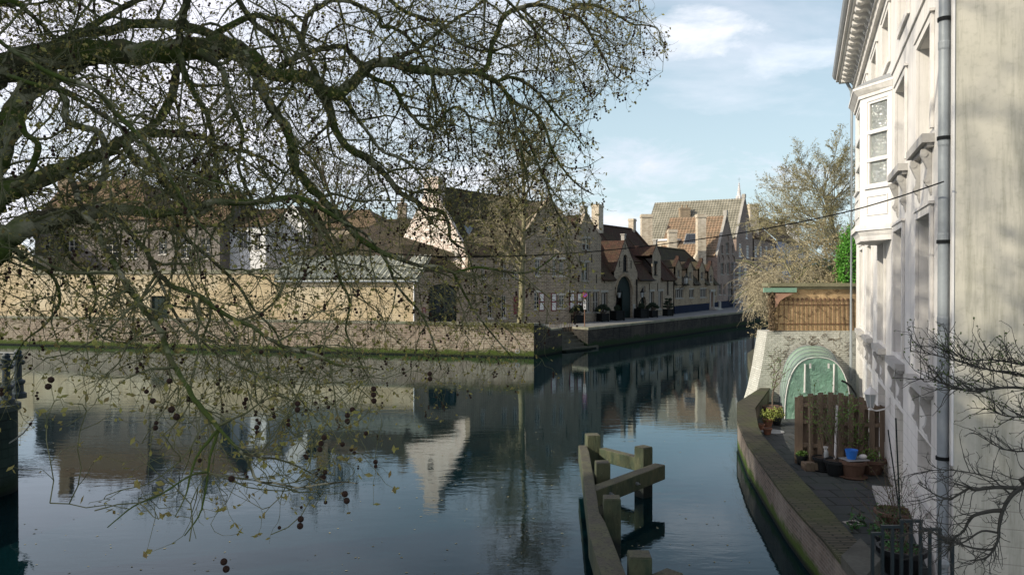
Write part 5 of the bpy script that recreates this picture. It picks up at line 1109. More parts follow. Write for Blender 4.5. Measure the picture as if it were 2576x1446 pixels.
m1.prism(pts[::-1] if False else pts, (0, 0, -.4)); m1.build('patio_pavement', PATM, kind='structure')
lit_ = MB(); rr = random.Random(4)
for i in range(900):
    u, v = rr.uniform(1930, 2290), rr.uniform(1060, 1430); q = G(u, v, ZP + .006); s_ = rr.uniform(.008, .028); a = rr.uniform(0, 6); c_, d_ = Vector((math.cos(a), math.sin(a), rr.uniform(0, .3))) * s_, Vector((-math.sin(a), math.cos(a), 0)) * s_ * .6
    if q.x > PI_[0].x - 3 and any((q.xy - p_).length < 7 for p_ in PI_): lit_.quad(q - c_, q - d_, q + c_, q + d_)
lit_.build('leaf_litter', plain('dead_leaf', (.16, .11, .06), .9, .5, 6), uv=False, kind='stuff', label='dead leaves and grit scattered over the patio slabs', category='leaf litter')
# drain covers
c = G(3410 * .62891, 1680 * .62891 + .0, ZP) if False else G(2146, 1316, ZP)
r = thing('floor_drain', 'small pale square floor drain on the patio paving', 'drain', c); m1 = MB(); m1.box(c.x, c.y, ZP + .004, .30, .26, .012, .3); m1.build('plate', STONE, r); m1 = MB(); m1.lathe((c.x, c.y, ZP + .017), [(.1, 0), (.1, .004)], 14); m1.build('grate', BLACKP, r)
c = G(1943, 1086, ZP); r = thing('manhole_cover', 'round cast manhole cover by the small terracotta pots', 'drain cover', c); m1 = MB(); m1.lathe((c.x, c.y, ZP + .004), [(.36, 0), (.36, .02), (.3, .03)], 20); m1.build('cover', LEADW, r)

# garden end wall: white battered base, tan brick above
YW = 30.1; zw = 3.08
r = thing('garden_end_wall', 'rough white painted wall with tan brick top closing the patio behind the green tunnel', 'garden wall', D(2040, 1000, YW))
RW = brick('rough_white_painted_brick', (.55, .55, .50), (.46, .46, .41), (.36, .36, .31), bw=.24, bh=.08, patch=(.50, .50, .43), grime=.35, streak=.35, bumpy=1.0)
pr = [(1930, 834), (1923, 880), (1915, 930), (1903, 985), (1880, 1060)]; LL = [D(u, v, YW) for u, v in pr]; xr = CF + .375 * YW + .1
poly = [Vector((p.x, YW, p.z)) for p in LL] + [Vector((xr, YW, LL[-1].z)), Vector((xr, YW, zw))]
m1 = MB(); m1.prism(poly, (0, 1.2, 0)); m1.build('white_wall', RW, r)
xl = D(1949, 780, YW).x; zt = 4.80
m1 = MB(); m1.obox((xl, YW + .12, zw + .004), (xr - xl, 0, 0), (0, .4, 0), (0, 0, zt - zw)); m1.build('brick_wall', BR_GARDEN, r)
m1 = MB(); m1.obox((D(1930, 720, YW).x, YW - .08, zt + .01), (xr - D(1930, 720, YW).x, 0, 0), (0, .75, 0), (0, 0, .13)); m1.obox((xl - .1, YW + .02, zt - .1), (xr - xl + .1, 0, 0), (0, .09, 0), (0, 0, .1)); m1.build('timber_coping', plain('weathered_timber', (.20, .19, .12), .9, .3, 2, bumpy=.4), r)
a = D(1922, 733, YW - .1); e = D(2004, 733, YW - .1); m1 = MB(); m1.obox((a.x, YW - .12, a.z - .03), (e.x - a.x, 0, 0), (0, .12, 0), (0, 0, .17)); m1.build('gutter_board', plain('faded_green_paint', (.18, .32, .24), .6, .25, 3), r)
m1 = MB(); p0 = D(1950, 736, YW - .05); pr = [(1950, 737), (1996, 737), (1992, 741), (1975, 748), (1962, 757), (1955, 770), (1950, 776)]; m1.prism([D(u, v, YW - .08) for u, v in pr], (0, .08, 0)); m1.build('curved_bracket', plain('faded_red_paint', (.34, .20, .14), .7, .25, 3), r)
# iron trellis
r2 = thing('iron_trellis', 'row of rusty spear-topped iron railings fixed against the tan brick wall', 'railing', D(2050, 832, YW - .05))
RI = plain('rusted_iron', (.15, .085, .05), .8, .3, 5); m1 = MB(); a = D(1962, 766, YW + .09); e = D(2143, 766, YW + .09); m1.tube([a, e], .016, 5); m1.tube([a - Vector((0, 0, .75)), e - Vector((0, 0, .75))], .014, 5); m1.build('rail', RI, r2)
for i in range(17):
    x = a.x + (e.x - a.x) * i / 16; lean = (.10 if i < 1 else (-.04 if i > 12 else 0)); m1 = MB(); m1.tube([(x - lean, YW + .09, zw + .03), (x, YW + .09, a.z + .16)], .014, 5)
    m1.sphere((x, YW + .09, a.z + .2), .05, 6, 4, sq=(1, .4, 1.3)); m1.tube([(x - .07, YW + .09, a.z + .14), (x, YW + .09, a.z + .26), (x + .07, YW + .09, a.z + .14)], .01, 4); m1.build('bar', RI, r2)
# dry vine on the white wall and pier
VINE = plain('dry_vine', (.14, .10, .06), .9, .3, 5); rng = random.Random(3); m1 = MB()
for k in range(70):
    x = rng.uniform(D(1935, 900, YW).x, xr - .3); z = rng.uniform(1.6, zw); pp = []
    for j in range(9): pp.append((x, YW - .012, z)); x += rng.uniform(-.16, .16); z += rng.uniform(-.13, .06); z = min(z, zw - .02)
    m1.tube(pp, .006, 3)
for k in range(40):
    x = rng.uniform(xl, xr - .5); z = rng.uniform(3.3, zt); pp = []
    for j in range(6): pp.append((x, YW + .1, z)); x += rng.uniform(-.12, .12); z = min(zt, max(3.15, z + rng.uniform(-.1, .1)))
    m1.tube(pp, .008, 3)
lv = MB()
for k in range(900):
    s_ = rng.random(); x = xl - .12 + rng.gauss(0, .07); z = 3.1 + s_ * 1.5; p = Vector((x, YW - .02 + rng.uniform(-.1, .1), z)); a_ = Vector((rng.gauss(0, 1), rng.gauss(0, 1), rng.gauss(0, 1))).normalized() * .04; b_ = a_.cross(Vector((1, rng.random(), rng.random()))).normalized() * .03; m1.quad(p - a_, p - b_, p + a_, p + b_)
m1.build('climbing_vine', VINE, uv=False, label='dry leafless creeper crawling over the white wall and the tan brick pier', category='creeper')

# polytunnel
fl = G(1973, 1053, ZP); fr_ = G(2158, 1060, ZP); zt = D(2057, 899.5, fl.y).z; wd = fr_.x - fl.x - .05; hh = zt - ZP; Y0 = fl.y; Y1 = YW - .15; cxg = (fl.x + fr_.x) / 2
r = thing('garden_tunnel', 'green plastic garden tunnel greenhouse against the white end wall', 'greenhouse', (cxg, Y0, ZP))
def hoop(y, n=22, gx=0, shift=0):
    gx = gx + .11 * (y - Y0) / 3.5
    return [Vector((cxg + .33 * (y - Y0) + shift + (wd / 2 + gx) * (abs(math.cos(a)) ** .75) * (1 if math.cos(a) > 0 else -1), y, ZP + (hh + gx) * (abs(math.sin(a)) ** .8))) for a in np.linspace(0, math.pi, n)]
PL = bpy.data.materials.new('green_polythene'); PL.use_nodes = True; t = PL.node_tree; b = t.nodes['Principled BSDF']; P = worldpos(t)
n1 = noise(t, P, 3.0, 6, .7, 1.2); n2 = noise(t, P, 1.2, 4, .6); col = mixc(t, ramp(t, n2, .35, .68), (.15, .30, .215), (.25, .42, .33)); t.links.new(mixc(t, math_(t, 'MULTIPLY', ramp(t, n1, .60, .68), .45), col, (.50, .62, .55)), b.inputs['Base Color'])
b.inputs['Roughness'].default_value = .28; b.inputs['Alpha'].default_value = .93; bump(t, b, noise(t, P, 4.0, 5, .6, 1.5), .8, .08)
PLT = PL.copy(); PLT.name = 'weathered_polythene'; 
bb = PLT.node_tree.nodes['Principled BSDF']
for l in list(PLT.node_tree.links):
    if l.to_socket == bb.inputs['Base Color']: PLT.node_tree.links.remove(l)
bb.inputs['Base Color'].default_value = (.25, .36, .28, 1)
ys = [Y0, Y0 + .55, Y0 + 1.5, Y0 + 2.6, Y1]; m1 = MB(); hp = [hoop(y + .0, shift=.0) for y in ys]; nn = len(hp[0])
fine = []
for i in range(len(ys) - 1):
    for k in range(4):
        f = k / 4; sag = -.035 * math.sin(f * math.pi); fine.append(hoop(ys[i] + (ys[i + 1] - ys[i]) * f, gx=sag))
fine.append(hp[-1])
for h_ in fine: m1.v += [tuple(p) for p in h_]
for i in range(len(fine) - 1):
    for j in range(nn - 1): m1.f.append((i * nn + j, i * nn + j + 1, (i + 1) * nn + j + 1, (i + 1) * nn + j))
m1.build('cover', PLT, r, smooth=True, uv=False)
m1 = MB(); h_ = hoop(Y0 - .01); m1.v = [tuple(p) for p in h_] + [(cxg, Y0 + .05, ZP + .9)]; m1.f = [(j, len(h_), j + 1) for j in range(len(h_) - 1)] + [(len(h_) - 1, len(h_), 0)]; m1.build('front_sheet', PL, r, uv=False)
for y in ys: m1 = MB(); m1.tube(hoop(y - .02, gx=.012), .016, 6); m1.build('hoop', WHITE if y == Y0 else METAL_G, r)
for u in (2024, 2097):
    p = D(u, 915, Y0 - .03); m1 = MB(); m1.tube([(p.x, Y0 - .03, ZP + .9), (p.x + .02, Y0 - .03, p.z)], .028, 5); m1.build('door_zip', WHITE, r)
for u in (2038, 2084): p = D(u, 915, Y0 - .03); m1 = MB(); m1.obox((p.x - .03, Y0 - .05, p.z - .15), (.06, 0, 0), (0, .015, 0), (0, 0, .17)); m1.build('door_tie', WHITE, r)
m1 = MB(); m1.tube([D(2117, 957, Y0 - .2), D(2128, 962, Y0 - .25), D(2140, 972, Y0 - .3), D(2152, 990, Y0 - .3), D(2156, 1010, Y0 - .3)], .035, 8); m1.build('hose', BLACKP, label='short black hose bent over the right side of the green tunnel', category='hose')

# fence panel
fa = V2(G(2004, 1164, ZP)); fb = V2(G(2227, 1178, ZP)); WFN = Wall(fa, fb); Lf = WFN.L
FW = plain('grey_brown_fence_timber', (.21, .155, .105), .85, .35, 1.5, c2=(.12, .09, .065), bumpy=.5, stretch=(6, 6, .5))
r = thing('fence_panel', 'arched hit and miss timber fence panel in front of the green tunnel', 'fence panel', WFN.pt(0, ZP))
def ftop(s_): x = s_ / Lf; return 2.03 + .62 * x * (1 - x) - .20 * x ** 3 + .02
NB = 9
for i in range(NB):
    s0 = .02 + i * (Lf - .16) / (NB - 1) ; m1 = MB(); m1.prism([WFN.pt(s0, ZP + .03, .03), WFN.pt(s0 + .13, ZP + .03, .03), WFN.pt(s0 + .13, ftop(s0 + .13), .03), WFN.pt(s0, ftop(s0), .03)], Vector((WFN.n.x, WFN.n.y, 0)) * .02); m1.build('plank', FW, r)
    if i < NB - 1:
        s0 += (Lf - .16) / (NB - 1) / 2; m1 = MB(); m1.prism([WFN.pt(s0, ZP + .03, -.11), WFN.pt(s0 + .13, ZP + .03, -.11), WFN.pt(s0 + .13, ftop(s0 + .13) - .07, -.11), WFN.pt(s0, ftop(s0) - .07, -.11)], Vector((WFN.n.x, WFN.n.y, 0)) * .02); m1.build('plank', FW, r)
for z in (.75, 1.35, 1.78): m1 = MB(); m1.wbox(WFN, 0.0, Lf, z, z + .09, -.085, .028); m1.build('rail', FW, r)
for s_ in (-.05, Lf - .03): m1 = MB(); m1.wbox(WFN, s_, s_ + .08, ZP, ftop(max(0, min(Lf, s_))) - .03, -.04, .04); m1.build('post', FW, r)

# pots and patio plants
TERRA = plain('terracotta', (.30, .125, .07), .8, .3, 4, c2=(.20, .10, .06), bumpy=.2); TERRAD = plain('damp_terracotta', (.13, .075, .05), .8, .3, 4); PBLK = plain('black_plastic', (.015, .018, .02), .45, .2, 3)
SOIL = plain('potting_soil', (.05, .035, .025), .95, .3, 8); LEAF_G = plain('fresh_green_leaf', (.12, .22, .03), .55, .4, 6, c2=(.06, .13, .02)); LEAF_Y = plain('yellow_green_leaf', (.22, .26, .05), .6, .4, 6); LEAF_BR = plain('bright_green_leaf', (.08, .26, .02), .6, .4, 3, c2=(.05, .17, .015)); TWIG = plain('grey_twig', (.13, .10, .075), .9, .3, 8)
def pot(root, c, rad, h, mat, rim=True, saucer=False):
    m_ = MB(); m_.lathe(c, [(rad * .68, .01), (rad * .93, h * .8)] + ([(rad * 1.04, h * .8), (rad * 1.04, h), (rad * .92, h), (rad * .9, h * .9)] if rim else [(rad, h), (rad * .92, h), (rad * .9, h * .9)]), 18); m_.build('pot', mat, root, uv=False)
    m_ = MB(); m_.lathe(c, [(rad * .905, h * .88), (rad * .905, h * .92)], 14); m_.build('soil', SOIL, root, uv=False)
    if saucer: m_ = MB(); m_.lathe(c, [(rad * .95, 0), (rad * 1.1, .035), (rad * 1.02, .035)], 18); m_.build('saucer', mat, root, uv=False)
def stem(mb, lf, p, d, L_, rad, rng, lev=0, nleaf=10, lsz=.03, spread=.5, up=.3):
    pts = [Vector(p)]; d = Vector(d).normalized(); n_ = 6
    for i in range(n_):
        d = (d + Vector((rng.gauss(0, .16), rng.gauss(0, .16), rng.gauss(0, .1) + up * .12))).normalized(); pts.append(pts[-1] + d * L_ / n_)
    mb.tube(pts, list(np.linspace(rad, rad * .4, n_ + 1)), 4 if rad < .012 else 6, cap=False)
    if lev > 0:
        for i in range(2, n_ + 1):
            for _ in range(1 if rng.random() < .75 else 2):
                dd_ = (d + Vector((rng.gauss(0, spread), rng.gauss(0, spread), rng.gauss(0, spread * .6) + .1))).normalized(); stem(mb, lf, pts[i], dd_, L_ * rng.uniform(.35, .6), rad * .5, rng, lev - 1, nleaf, lsz, spread, up)
    if lev == 0:
        for _ in range(nleaf):
            k = rng.random(); p_ = pts[int(k * n_)] + Vector((rng.gauss(0, .03), rng.gauss(0, .03), rng.gauss(0, .03))); a = Vector((rng.gauss(0, 1), rng.gauss(0, 1), rng.gauss(0, .6))).normalized() * lsz; b_ = a.cross(Vector((rng.gauss(0, 1), rng.gauss(0, 1), rng.gauss(0, 1)))).normalized() * lsz * .45; lf.quad(p_ - a, p_ - b_, p_ + a, p_ + b_)
def potted(lab, u, v, rad, h, mat, plant=None, cat='potted plant', saucer=False, seed=1, grp=None):
    c = G(u, v, ZP); c.y += rad * .7; r_ = thing('potted_plant' if plant else 'flower_pot', lab, cat, c, grp); pot(r_, c, rad, h, mat, saucer=saucer); rg = random.Random(seed); tw = MB(); lf = MB(); top = c + Vector((0, 0, h * .9)); lm = LEAF_G
    if plant == 'tree':
        stem(tw, lf, top, (0, 0, 1), 1.3, .03, rg, 0, 0); 
        for k in range(4): stem(tw, lf, top + Vector((0, 0, .35 + k * .25)), (rg.gauss(0, 1), rg.gauss(0, 1), .8), .8, .014, rg, 1, 4, .03)
        stem(tw, lf, top + Vector((0.02, 0, 1.1)), (0.1, 0, 1), .7, .014, rg, 1, 5, .03)
    elif plant == 'shrub':
        for k in range(7): stem(tw, lf, top, (rg.gauss(0, .35), rg.gauss(0, .3), 1), 1.0, .011, rg, 1, 12, .035, .55)
    elif plant == 'tall_shrub':
        for k in range(5): stem(tw, lf, top, (rg.gauss(0, .25), rg.gauss(0, .2), 1), 1.35, .012, rg, 1, 16, .035, .5)
    elif plant == 'twiggy':
        for k in range(3): stem(tw, lf, top, (rg.gauss(0, .25), rg.gauss(0, .2), 1), 1.2, .012, rg, 2, 2, .02, .6)
    elif plant == 'bush':
        lm = LEAF_Y; foliage(lf, top + Vector((0, 0, rad * .7)), rad * 1.5, 260, .035, rg, shell=.2)
    elif plant == 'low':
        foliage(lf, top + Vector((0, 0, .06)), rad * 1.0, 200, .03, rg, sq=(1, 1, .6), shell=.1)
    if tw.v: tw.build('stem', TWIG, r_, uv=False)
    if lf.v: lf.build('leaf_mass', lm, r_, uv=False, kind='stuff')
    return r_, c
potted('large green rimmed pot with a bare little fig tree beside the parapet bend', 1949, 1050, .33, .36, TERRAD, 'tree', seed=4)
potted('terracotta pot with feathery yellow green bush behind the small pots', 1935, 1074, .17, .26, TERRA, 'bush', seed=6)
potted('black pot with leafy plant right of the yellow green bush', 1957, 1070, .17, .26, PBLK, 'bush', seed=7)
potted('small empty terracotta pot nearest the parapet coping', 1915, 1083, .13, .2, TERRA, None, 'flower pot', seed=8)
potted('small empty terracotta pot standing on the edge of the manhole cover', 1933, 1094, .14, .2, TERRA, None, 'flower pot', seed=9)
potted('little dark pot with a few leaves at the left foot of the fence', 2021, 1171, .15, .25, PBLK, 'low', seed=10)
potted('broad black tub with a tall leafy shrub against the fence', 2078, 1187, .25, .34, PBLK, 'tall_shrub', seed=11, saucer=True)
potted('black tub with pale stakes and bare twiggy plant in front of the fence', 2111, 1200, .27, .38, PBLK, 'twiggy', seed=12)
rp_, cpot = potted('ribbed terracotta pot on a saucer carrying a slate with a blue bucket', 2156, 1206, .30, .42, TERRAD, None, 'flower pot', saucer=True, seed=13)
potted('black pot with green leafy shrub behind the ribbed terracotta pot', 2160, 1178, .17, .3, PBLK, 'shrub', seed=14)
potted('wide shallow terracotta bowl with low herbs beside the white house wall', 2202, 1196, .36, .36, TERRAD, 'low', seed=15)
m1 = MB(); m1.box(cpot.x + .02, cpot.y, ZP + .43, .55, .42, .02, .2); m1.build('slate', LEADW, label='thin grey slate lying across the ribbed terracotta pot', category='slate')
r = thing('bucket', 'small bright blue bucket standing on the slate', 'bucket', cpot + Vector((-.05, -.02, .452))); c = cpot + Vector((-.05, -.02, .452)); BLUEB = plain('blue_plastic', (.03, .18, .62), .4, .1, 2)
m1 = MB(); m1.lathe(c, [(.10, 0), (.145, .2), (.15, .2), (.15, .22), (.135, .22), (.10, .03)], 18); m1.build('body', BLUEB, r, uv=False)
m1 = MB(); c = cpot + Vector((.22, -.03, .46)); m1.sphere(c + Vector((0, 0, .05)), .09, 10, 6, sq=(1.1, .8, .6)); m1.build('shell', WHITE, label='white scallop shell lying beside the blue bucket', category='shell', smooth=True)
# spray bottle
c = G(2078, 1187, ZP) + Vector((.05, .12, .33)); r = thing('spray_bottle', 'clear spray bottle with white trigger standing in the black tub', 'spray bottle', c)
m1 = MB(); m1.lathe(c, [(.055, 0), (.06, .1), (.05, .16), (.025, .2), (.02, .23)], 12); m1.build('bottle', LGL, r, uv=False); m1 = MB(); m1.obox(c + Vector((-.06, -.02, .232)), (.10, 0, 0), (0, .04, 0), (0, 0, .05)); m1.obox(c + Vector((-.05, -.01, .17)), (.015, 0, 0), (0, .02, 0), (0, 0, .06)); m1.build('trigger', WHITE, r)
# stakes
c = G(2111, 1195, ZP) + Vector((0, .2, 0)); m1 = MB(); m1.tube([c + Vector((-.02, 0, .34)), c + Vector((.05, .05, 1.65))], .028, 8); m1.build('stake', WHITE, label='white plastic stake standing in the twiggy black tub', category='stake')
c = G(2038, 1178, ZP); m1 = MB(); m1.tube([c, c + Vector((.05, .15, 1.55))], .03, 5); m1.build('stake', PICK, label='pale timber post leaning on the left half of the fence', category='stake')
c = G(2050, 1186, ZP); r = thing('log_box', 'low wooden edging box at the foot of the leaning post', 'box', c); m1 = MB(); m1.box(c.x, c.y + .2, ZP, .42, .3, .18, 0); m1.build('box', FW, r); m1 = MB(); [m1.box(c.x - .15 + k * .1, c.y + .045, ZP + .01, .08, .02, .2, 0) for k in range(4)]; m1.build('slats', PICK, r)
# leafy plant and mossy bowl on the near patio, big pots behind the railing
c = G(2190, 1330, ZP); r = thing('leafy_plant', 'broad leaved green plant sprawling over the near patio slabs', 'plant', c); lf = MB(); tw = MB(); rg = random.Random(31)
for k in range(16):
    p = c + Vector((rg.uniform(-.45, .45), rg.uniform(-.3, .3), 0)); stem(tw, lf, p, (rg.gauss(0, .4), rg.gauss(0, .4), 1), rg.uniform(.2, .42), .008, rg, 0, 14, .05)
tw.build('stem', TWIG, r, uv=False); lf.build('leaf_mass', plain('mid_green_leaf', (.05, .15, .04), .6, .4, 5), r, uv=False, kind='stuff')
for (u, v, rad, h, lab, sd) in ((2262, 1330, .36, .30, 'wide bowl of moss and bare twigs beside the sprawling plant', 41), (2240, 1395, .2, .3, 'tilted black pot behind the metal railing', 42), (2282, 1452, .36, .42, 'large black tub with leafy shoots behind the metal railing', 43)):
    c = G(u, v, ZP); c.y += rad * .5; r_ = thing('potted_plant', lab, 'potted plant', c); pot(r_, c, rad, h, PBLK if sd > 41 else TERRAD); rg = random.Random(sd); tw = MB(); lf = MB(); top = c + Vector((0, 0, h * .9))
    foliage(lf, top, rad * .95, 260, .03, rg, sq=(1, 1, .4), shell=.1)
    for k in range(9 if sd == 41 else 5): stem(tw, lf, top, (rg.gauss(0, .5), rg.gauss(0, .4), 1), rg.uniform(.5, 1.0), .007, rg, 1, 3, .02, .6)
    tw.build('stem', TWIG, r_, uv=False); lf.build('leaf_mass', plain('mossy_growth', (.10, .11, .03), .8, .4, 5) if sd == 41 else plain('mid_green_leaf', (.05, .15, .04), .6), r_, uv=False, kind='stuff')
    if sd == 43:
        m1 = MB(); m1.tube([top, top + Vector((-.05, .1, 2.1))], .012, 6); m1.tube([top + Vector((.1, .1, 0)), top + Vector((-.15, .15, 1.9))], .010, 6); m1.build('cane', GREEN_D, r_, uv=False)
# metal railing
r = thing('metal_railing', 'dark metal stair railing with stepped tops at the bottom right', 'railing', D(2300, 1440, 9.4)); Yr = 9.4; RM = plain('dark_painted_metal', (.014, .022, .025), .45, .3, 4)
rx = [(2195, 1345), (2220, 1327), (2245, 1327), (2268, 1313), (2292, 1313), (2316, 1313.5), (2339, 1334), (2364, 1334), (2396, 1358)]
for u, v in rx: p = D(u, v, Yr); m1 = MB(); m1.obox((p.x - .016, Yr - .016, ZP), (.032, 0, 0), (0, .032, 0), (0, 0, p.z - ZP)); m1.build('bar', RM, r)
for (u0, u1, v) in ((2195, 2220, 1345), (2220, 2268, 1327), (2268, 2316, 1313), (2316, 2364, 1334), (2364, 2396, 1358)):
    p, q = D(u0, v, Yr), D(u1, v, Yr); m1 = MB(); m1.obox((p.x - .018, Yr - .02, p.z), (q.x - p.x + .036, 0, 0), (0, .04, 0), (0, 0, .034)); m1.build('top_rail', RM, r)
c = D(2346, 1420, 10.2); m1 = MB(); m1.box(c.x + .12, c.y, c.z - .3, .1, .08, .3, .3); m1.sphere(c + Vector((.1, -.05, .05)), .09, 8, 6); m1.build('outdoor_tap', LEADW, label='pale outdoor socket box on the wall foot behind the railing', category='wall box')

# ================================================================ TIMBER DOLPHINS IN THE CANAL
TIM = None
m, t, b = nodes('algae_timber'); P = worldpos(t); s = N(t, 'ShaderNodeSeparateXYZ'); t.links.new(P, s.inputs[0])
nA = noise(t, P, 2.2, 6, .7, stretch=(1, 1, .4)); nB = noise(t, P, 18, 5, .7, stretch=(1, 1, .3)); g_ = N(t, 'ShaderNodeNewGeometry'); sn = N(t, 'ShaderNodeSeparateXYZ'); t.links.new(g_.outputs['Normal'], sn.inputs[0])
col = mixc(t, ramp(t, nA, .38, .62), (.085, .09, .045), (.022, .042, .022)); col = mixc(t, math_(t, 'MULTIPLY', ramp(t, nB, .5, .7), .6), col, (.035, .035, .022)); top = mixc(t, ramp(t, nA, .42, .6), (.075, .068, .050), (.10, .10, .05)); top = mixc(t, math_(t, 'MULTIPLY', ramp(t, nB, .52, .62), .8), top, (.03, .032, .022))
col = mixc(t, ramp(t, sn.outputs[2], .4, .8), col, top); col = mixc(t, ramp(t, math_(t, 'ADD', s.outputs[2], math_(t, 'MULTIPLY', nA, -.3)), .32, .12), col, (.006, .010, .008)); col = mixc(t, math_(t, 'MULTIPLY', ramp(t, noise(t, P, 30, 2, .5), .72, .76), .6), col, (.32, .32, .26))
t.links.new(col, b.inputs['Base Color']); b.inputs['Roughness'].default_value = .85; bump(t, b, math_(t, 'ADD', nB, nA), .8, .03); TIM = m
def bev(o):
    md = o.modifiers.new('bevel', 'BEVEL'); md.width = .022; md.segments = 2; md.limit_method = 'ANGLE'; return o
r = thing('timber_fender', 'green algae-stained timber mooring fender of square posts and bolted beams standing in the canal', 'mooring fender', (1.9, 15.0, 0))
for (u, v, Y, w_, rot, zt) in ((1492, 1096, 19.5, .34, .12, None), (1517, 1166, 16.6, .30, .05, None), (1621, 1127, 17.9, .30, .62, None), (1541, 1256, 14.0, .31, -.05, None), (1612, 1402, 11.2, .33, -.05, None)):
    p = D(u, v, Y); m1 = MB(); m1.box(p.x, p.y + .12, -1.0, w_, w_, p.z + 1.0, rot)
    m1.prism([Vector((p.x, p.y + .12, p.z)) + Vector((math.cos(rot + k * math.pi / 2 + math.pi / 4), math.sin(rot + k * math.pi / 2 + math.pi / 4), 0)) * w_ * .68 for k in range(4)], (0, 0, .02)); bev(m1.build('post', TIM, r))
zb = .86
def beam(pts, wv, hh_, nm):
    m_ = MB(); n_ = len(pts)
    for a, b_, c_, d_ in pts:
        m_.v += [tuple(a), tuple(b_), tuple(b_ - Vector((0, 0, hh_))), tuple(a - Vector((0, 0, hh_)))]
    for i in range(n_ - 1):
        k = i * 4; l = k + 4; m_.f += [(k, k + 1, l + 1, l), (k + 1, k + 2, l + 2, l + 1), (k + 2, k + 3, l + 3, l + 2), (k + 3, k, l, l + 3)]
    m_.f += [(0, 3, 2, 1), (n_ * 4 - 4, n_ * 4 - 3, n_ * 4 - 2, n_ * 4 - 1)]; bm_ = m_; return bev(bm_.build(nm, TIM, r))
bp_ = [((1455, 1119), (1476, 1119)), ((1458, 1135), (1482, 1134)), ((1468, 1210), (1495, 1205)), ((1479, 1296), (1508, 1286)), ((1481, 1340), (1523, 1312)), ((1510, 1438), (1558, 1400)), ((1560, 1560), (1610, 1530))]
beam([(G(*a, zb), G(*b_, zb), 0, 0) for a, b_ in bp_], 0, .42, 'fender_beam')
def diag(u0, v0, u1, v1, wid, hgt, nm, zb=.83):
    a, e = G(u0, v0, zb), G(u1, v1, zb); d_ = (e - a).normalized(); q = Vector((-d_.y, d_.x, 0)) * wid; m_ = MB(); m_.obox(a - Vector((0, 0, hgt)), e - a, q, (0, 0, hgt)); return bev(m_.build(nm, TIM, r)), a, d_
b2, a2, d2 = diag(1500, 1233, 1674, 1168, .28, .34, 'cross_beam'); b3, a3, d3 = diag(1507, 1127, 1602, 1151, .22, .32, 'cross_beam')
diag(1640, 1475, 1720, 1440, .3, .3, 'cross_beam', .75)
BOLT = plain('galvanised_bolt', (.35, .37, .38), .4, .2, 5, metal=.7); nn_ = Vector((d2.y, -d2.x, 0))
for f_ in (.42, .62 * 1.0, 1.95, 2.0):
    pass
for f_ in (.5, 1.55): c = a2 + d2 * f_ + Vector((0, 0, -.17)); m1 = MB(); m1.tube([c, c + nn_ * .05], .035, 8); m1.tube([c + nn_ * .03, c + nn_ * .1], .014, 6); m1.build('bolt', BOLT, r)
c = D(1553, 1298, 14.0); c = D(1560, 1419, 14.0)
for vv in (1417 - 0, 1430): c = D(1558, vv, 13.9); m1 = MB(); m1.tube([c, c + Vector((.16, 0, .0))], .018, 6); m1.build('bolt', BOLT, r)
c = D(1626 - 0, 1210 - 60, 17.7); 

# ================================================================ LEFT BANK CORNER WITH CAST IRON BOLLARDS
zl = 2.08; Yl = 19.2
ctr = Vector((D(30, 1000, Yl + .2).x, Yl - .9)); pe = D(90, 1030, Yl).x; R = pe - ctr.x
DQ = brick('shaded_dark_quay_stone', (.030, .045, .040), (.018, .028, .026), (.012, .02, .018), bw=.5, bh=.22, mw=.02, patch=(.02, .04, .03), moss=(.01, .02, .01), mossz=.4, grime=.5)  # dark all over: the shadow on this corner is put into the colour
arc = [(ctr.x + R * math.cos(a), ctr.y + R * math.sin(a)) for a in np.linspace(-.55, math.pi / 2 + .3, 16)]
foot = [(-9.6, 12.0), arc[0]] if False else [(-8.35, 12.0)] ; foot = [(-13.3, 12.5)] + arc + [(-60, 24.5), (-60, -20), (-13.3, -20)]
r = thing('bank_corner', 'dark shaded rounded quay corner at the left edge, carrying the iron bollards', 'quay wall', (ctr.x, ctr.y, 0))
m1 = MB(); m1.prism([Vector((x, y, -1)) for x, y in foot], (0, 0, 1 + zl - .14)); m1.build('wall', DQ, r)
m1 = MB(); f2 = [(-13.25, 12.5)] + [(ctr.x + (R + .07) * math.cos(a), ctr.y + (R + .07) * math.sin(a)) for a in np.linspace(-.55, math.pi / 2 + .3, 16)] + [(-60, 24.6), (-60, -20), (-13.25, -20)]; m1.prism([Vector((x, y, zl - .137)) for x, y in f2], (0, 0, .137)); m1.build('coping', plain('shaded_stone_coping', (.035, .05, .045), .8, .3, 2, bumpy=.5), r)  # coping darkened too, its shadow put into the colour
IRON = plain('painted_cast_iron', (.02, .035, .042), .5, .3, 4)
bl = []
for (u, vb, vt, Y, lab) in ((16, 1052, 908, 18.4, 'front cast iron bollard with collar, leftmost on the quay corner'), (45.5, 1000, 888, 19.4, 'rear cast iron bollard on the tip of the quay corner')):
    p = D(u, vb, Y); x, y = p.x, p.y; sc = Y / F; h = 1.22
    r = thing('iron_bollard', lab, 'bollard', (x, y, zl), 'cast iron bollards on the quay corner'); m1 = MB()
    m1.lathe((x, y, zl), [(.19, 0), (.19, .12), (.13, .16), (.12, .34), (.16, .38), (.16, .44), (.09, .48), (.08, .98), (.10, 1.0), (.12, 1.06), (.08, 1.1), (.09, 1.16), (.05, 1.22)], 14); m1.build('shaft', IRON, r, smooth=False, uv=False)
    m1 = MB(); m1.lathe((x + .0, y, zl + .86), [(.135, 0), (.135, .06)], 12); m1.sphere((x + .13, y - .02, zl + .9), .06, 8, 6); m1.build('collar', IRON, r, uv=False); bl.append(Vector((x, y, zl)))
r = thing('bar_chain', 'iron bars and drooping rope strung between the bollards', 'railing', bl[0]); m1 = MB()
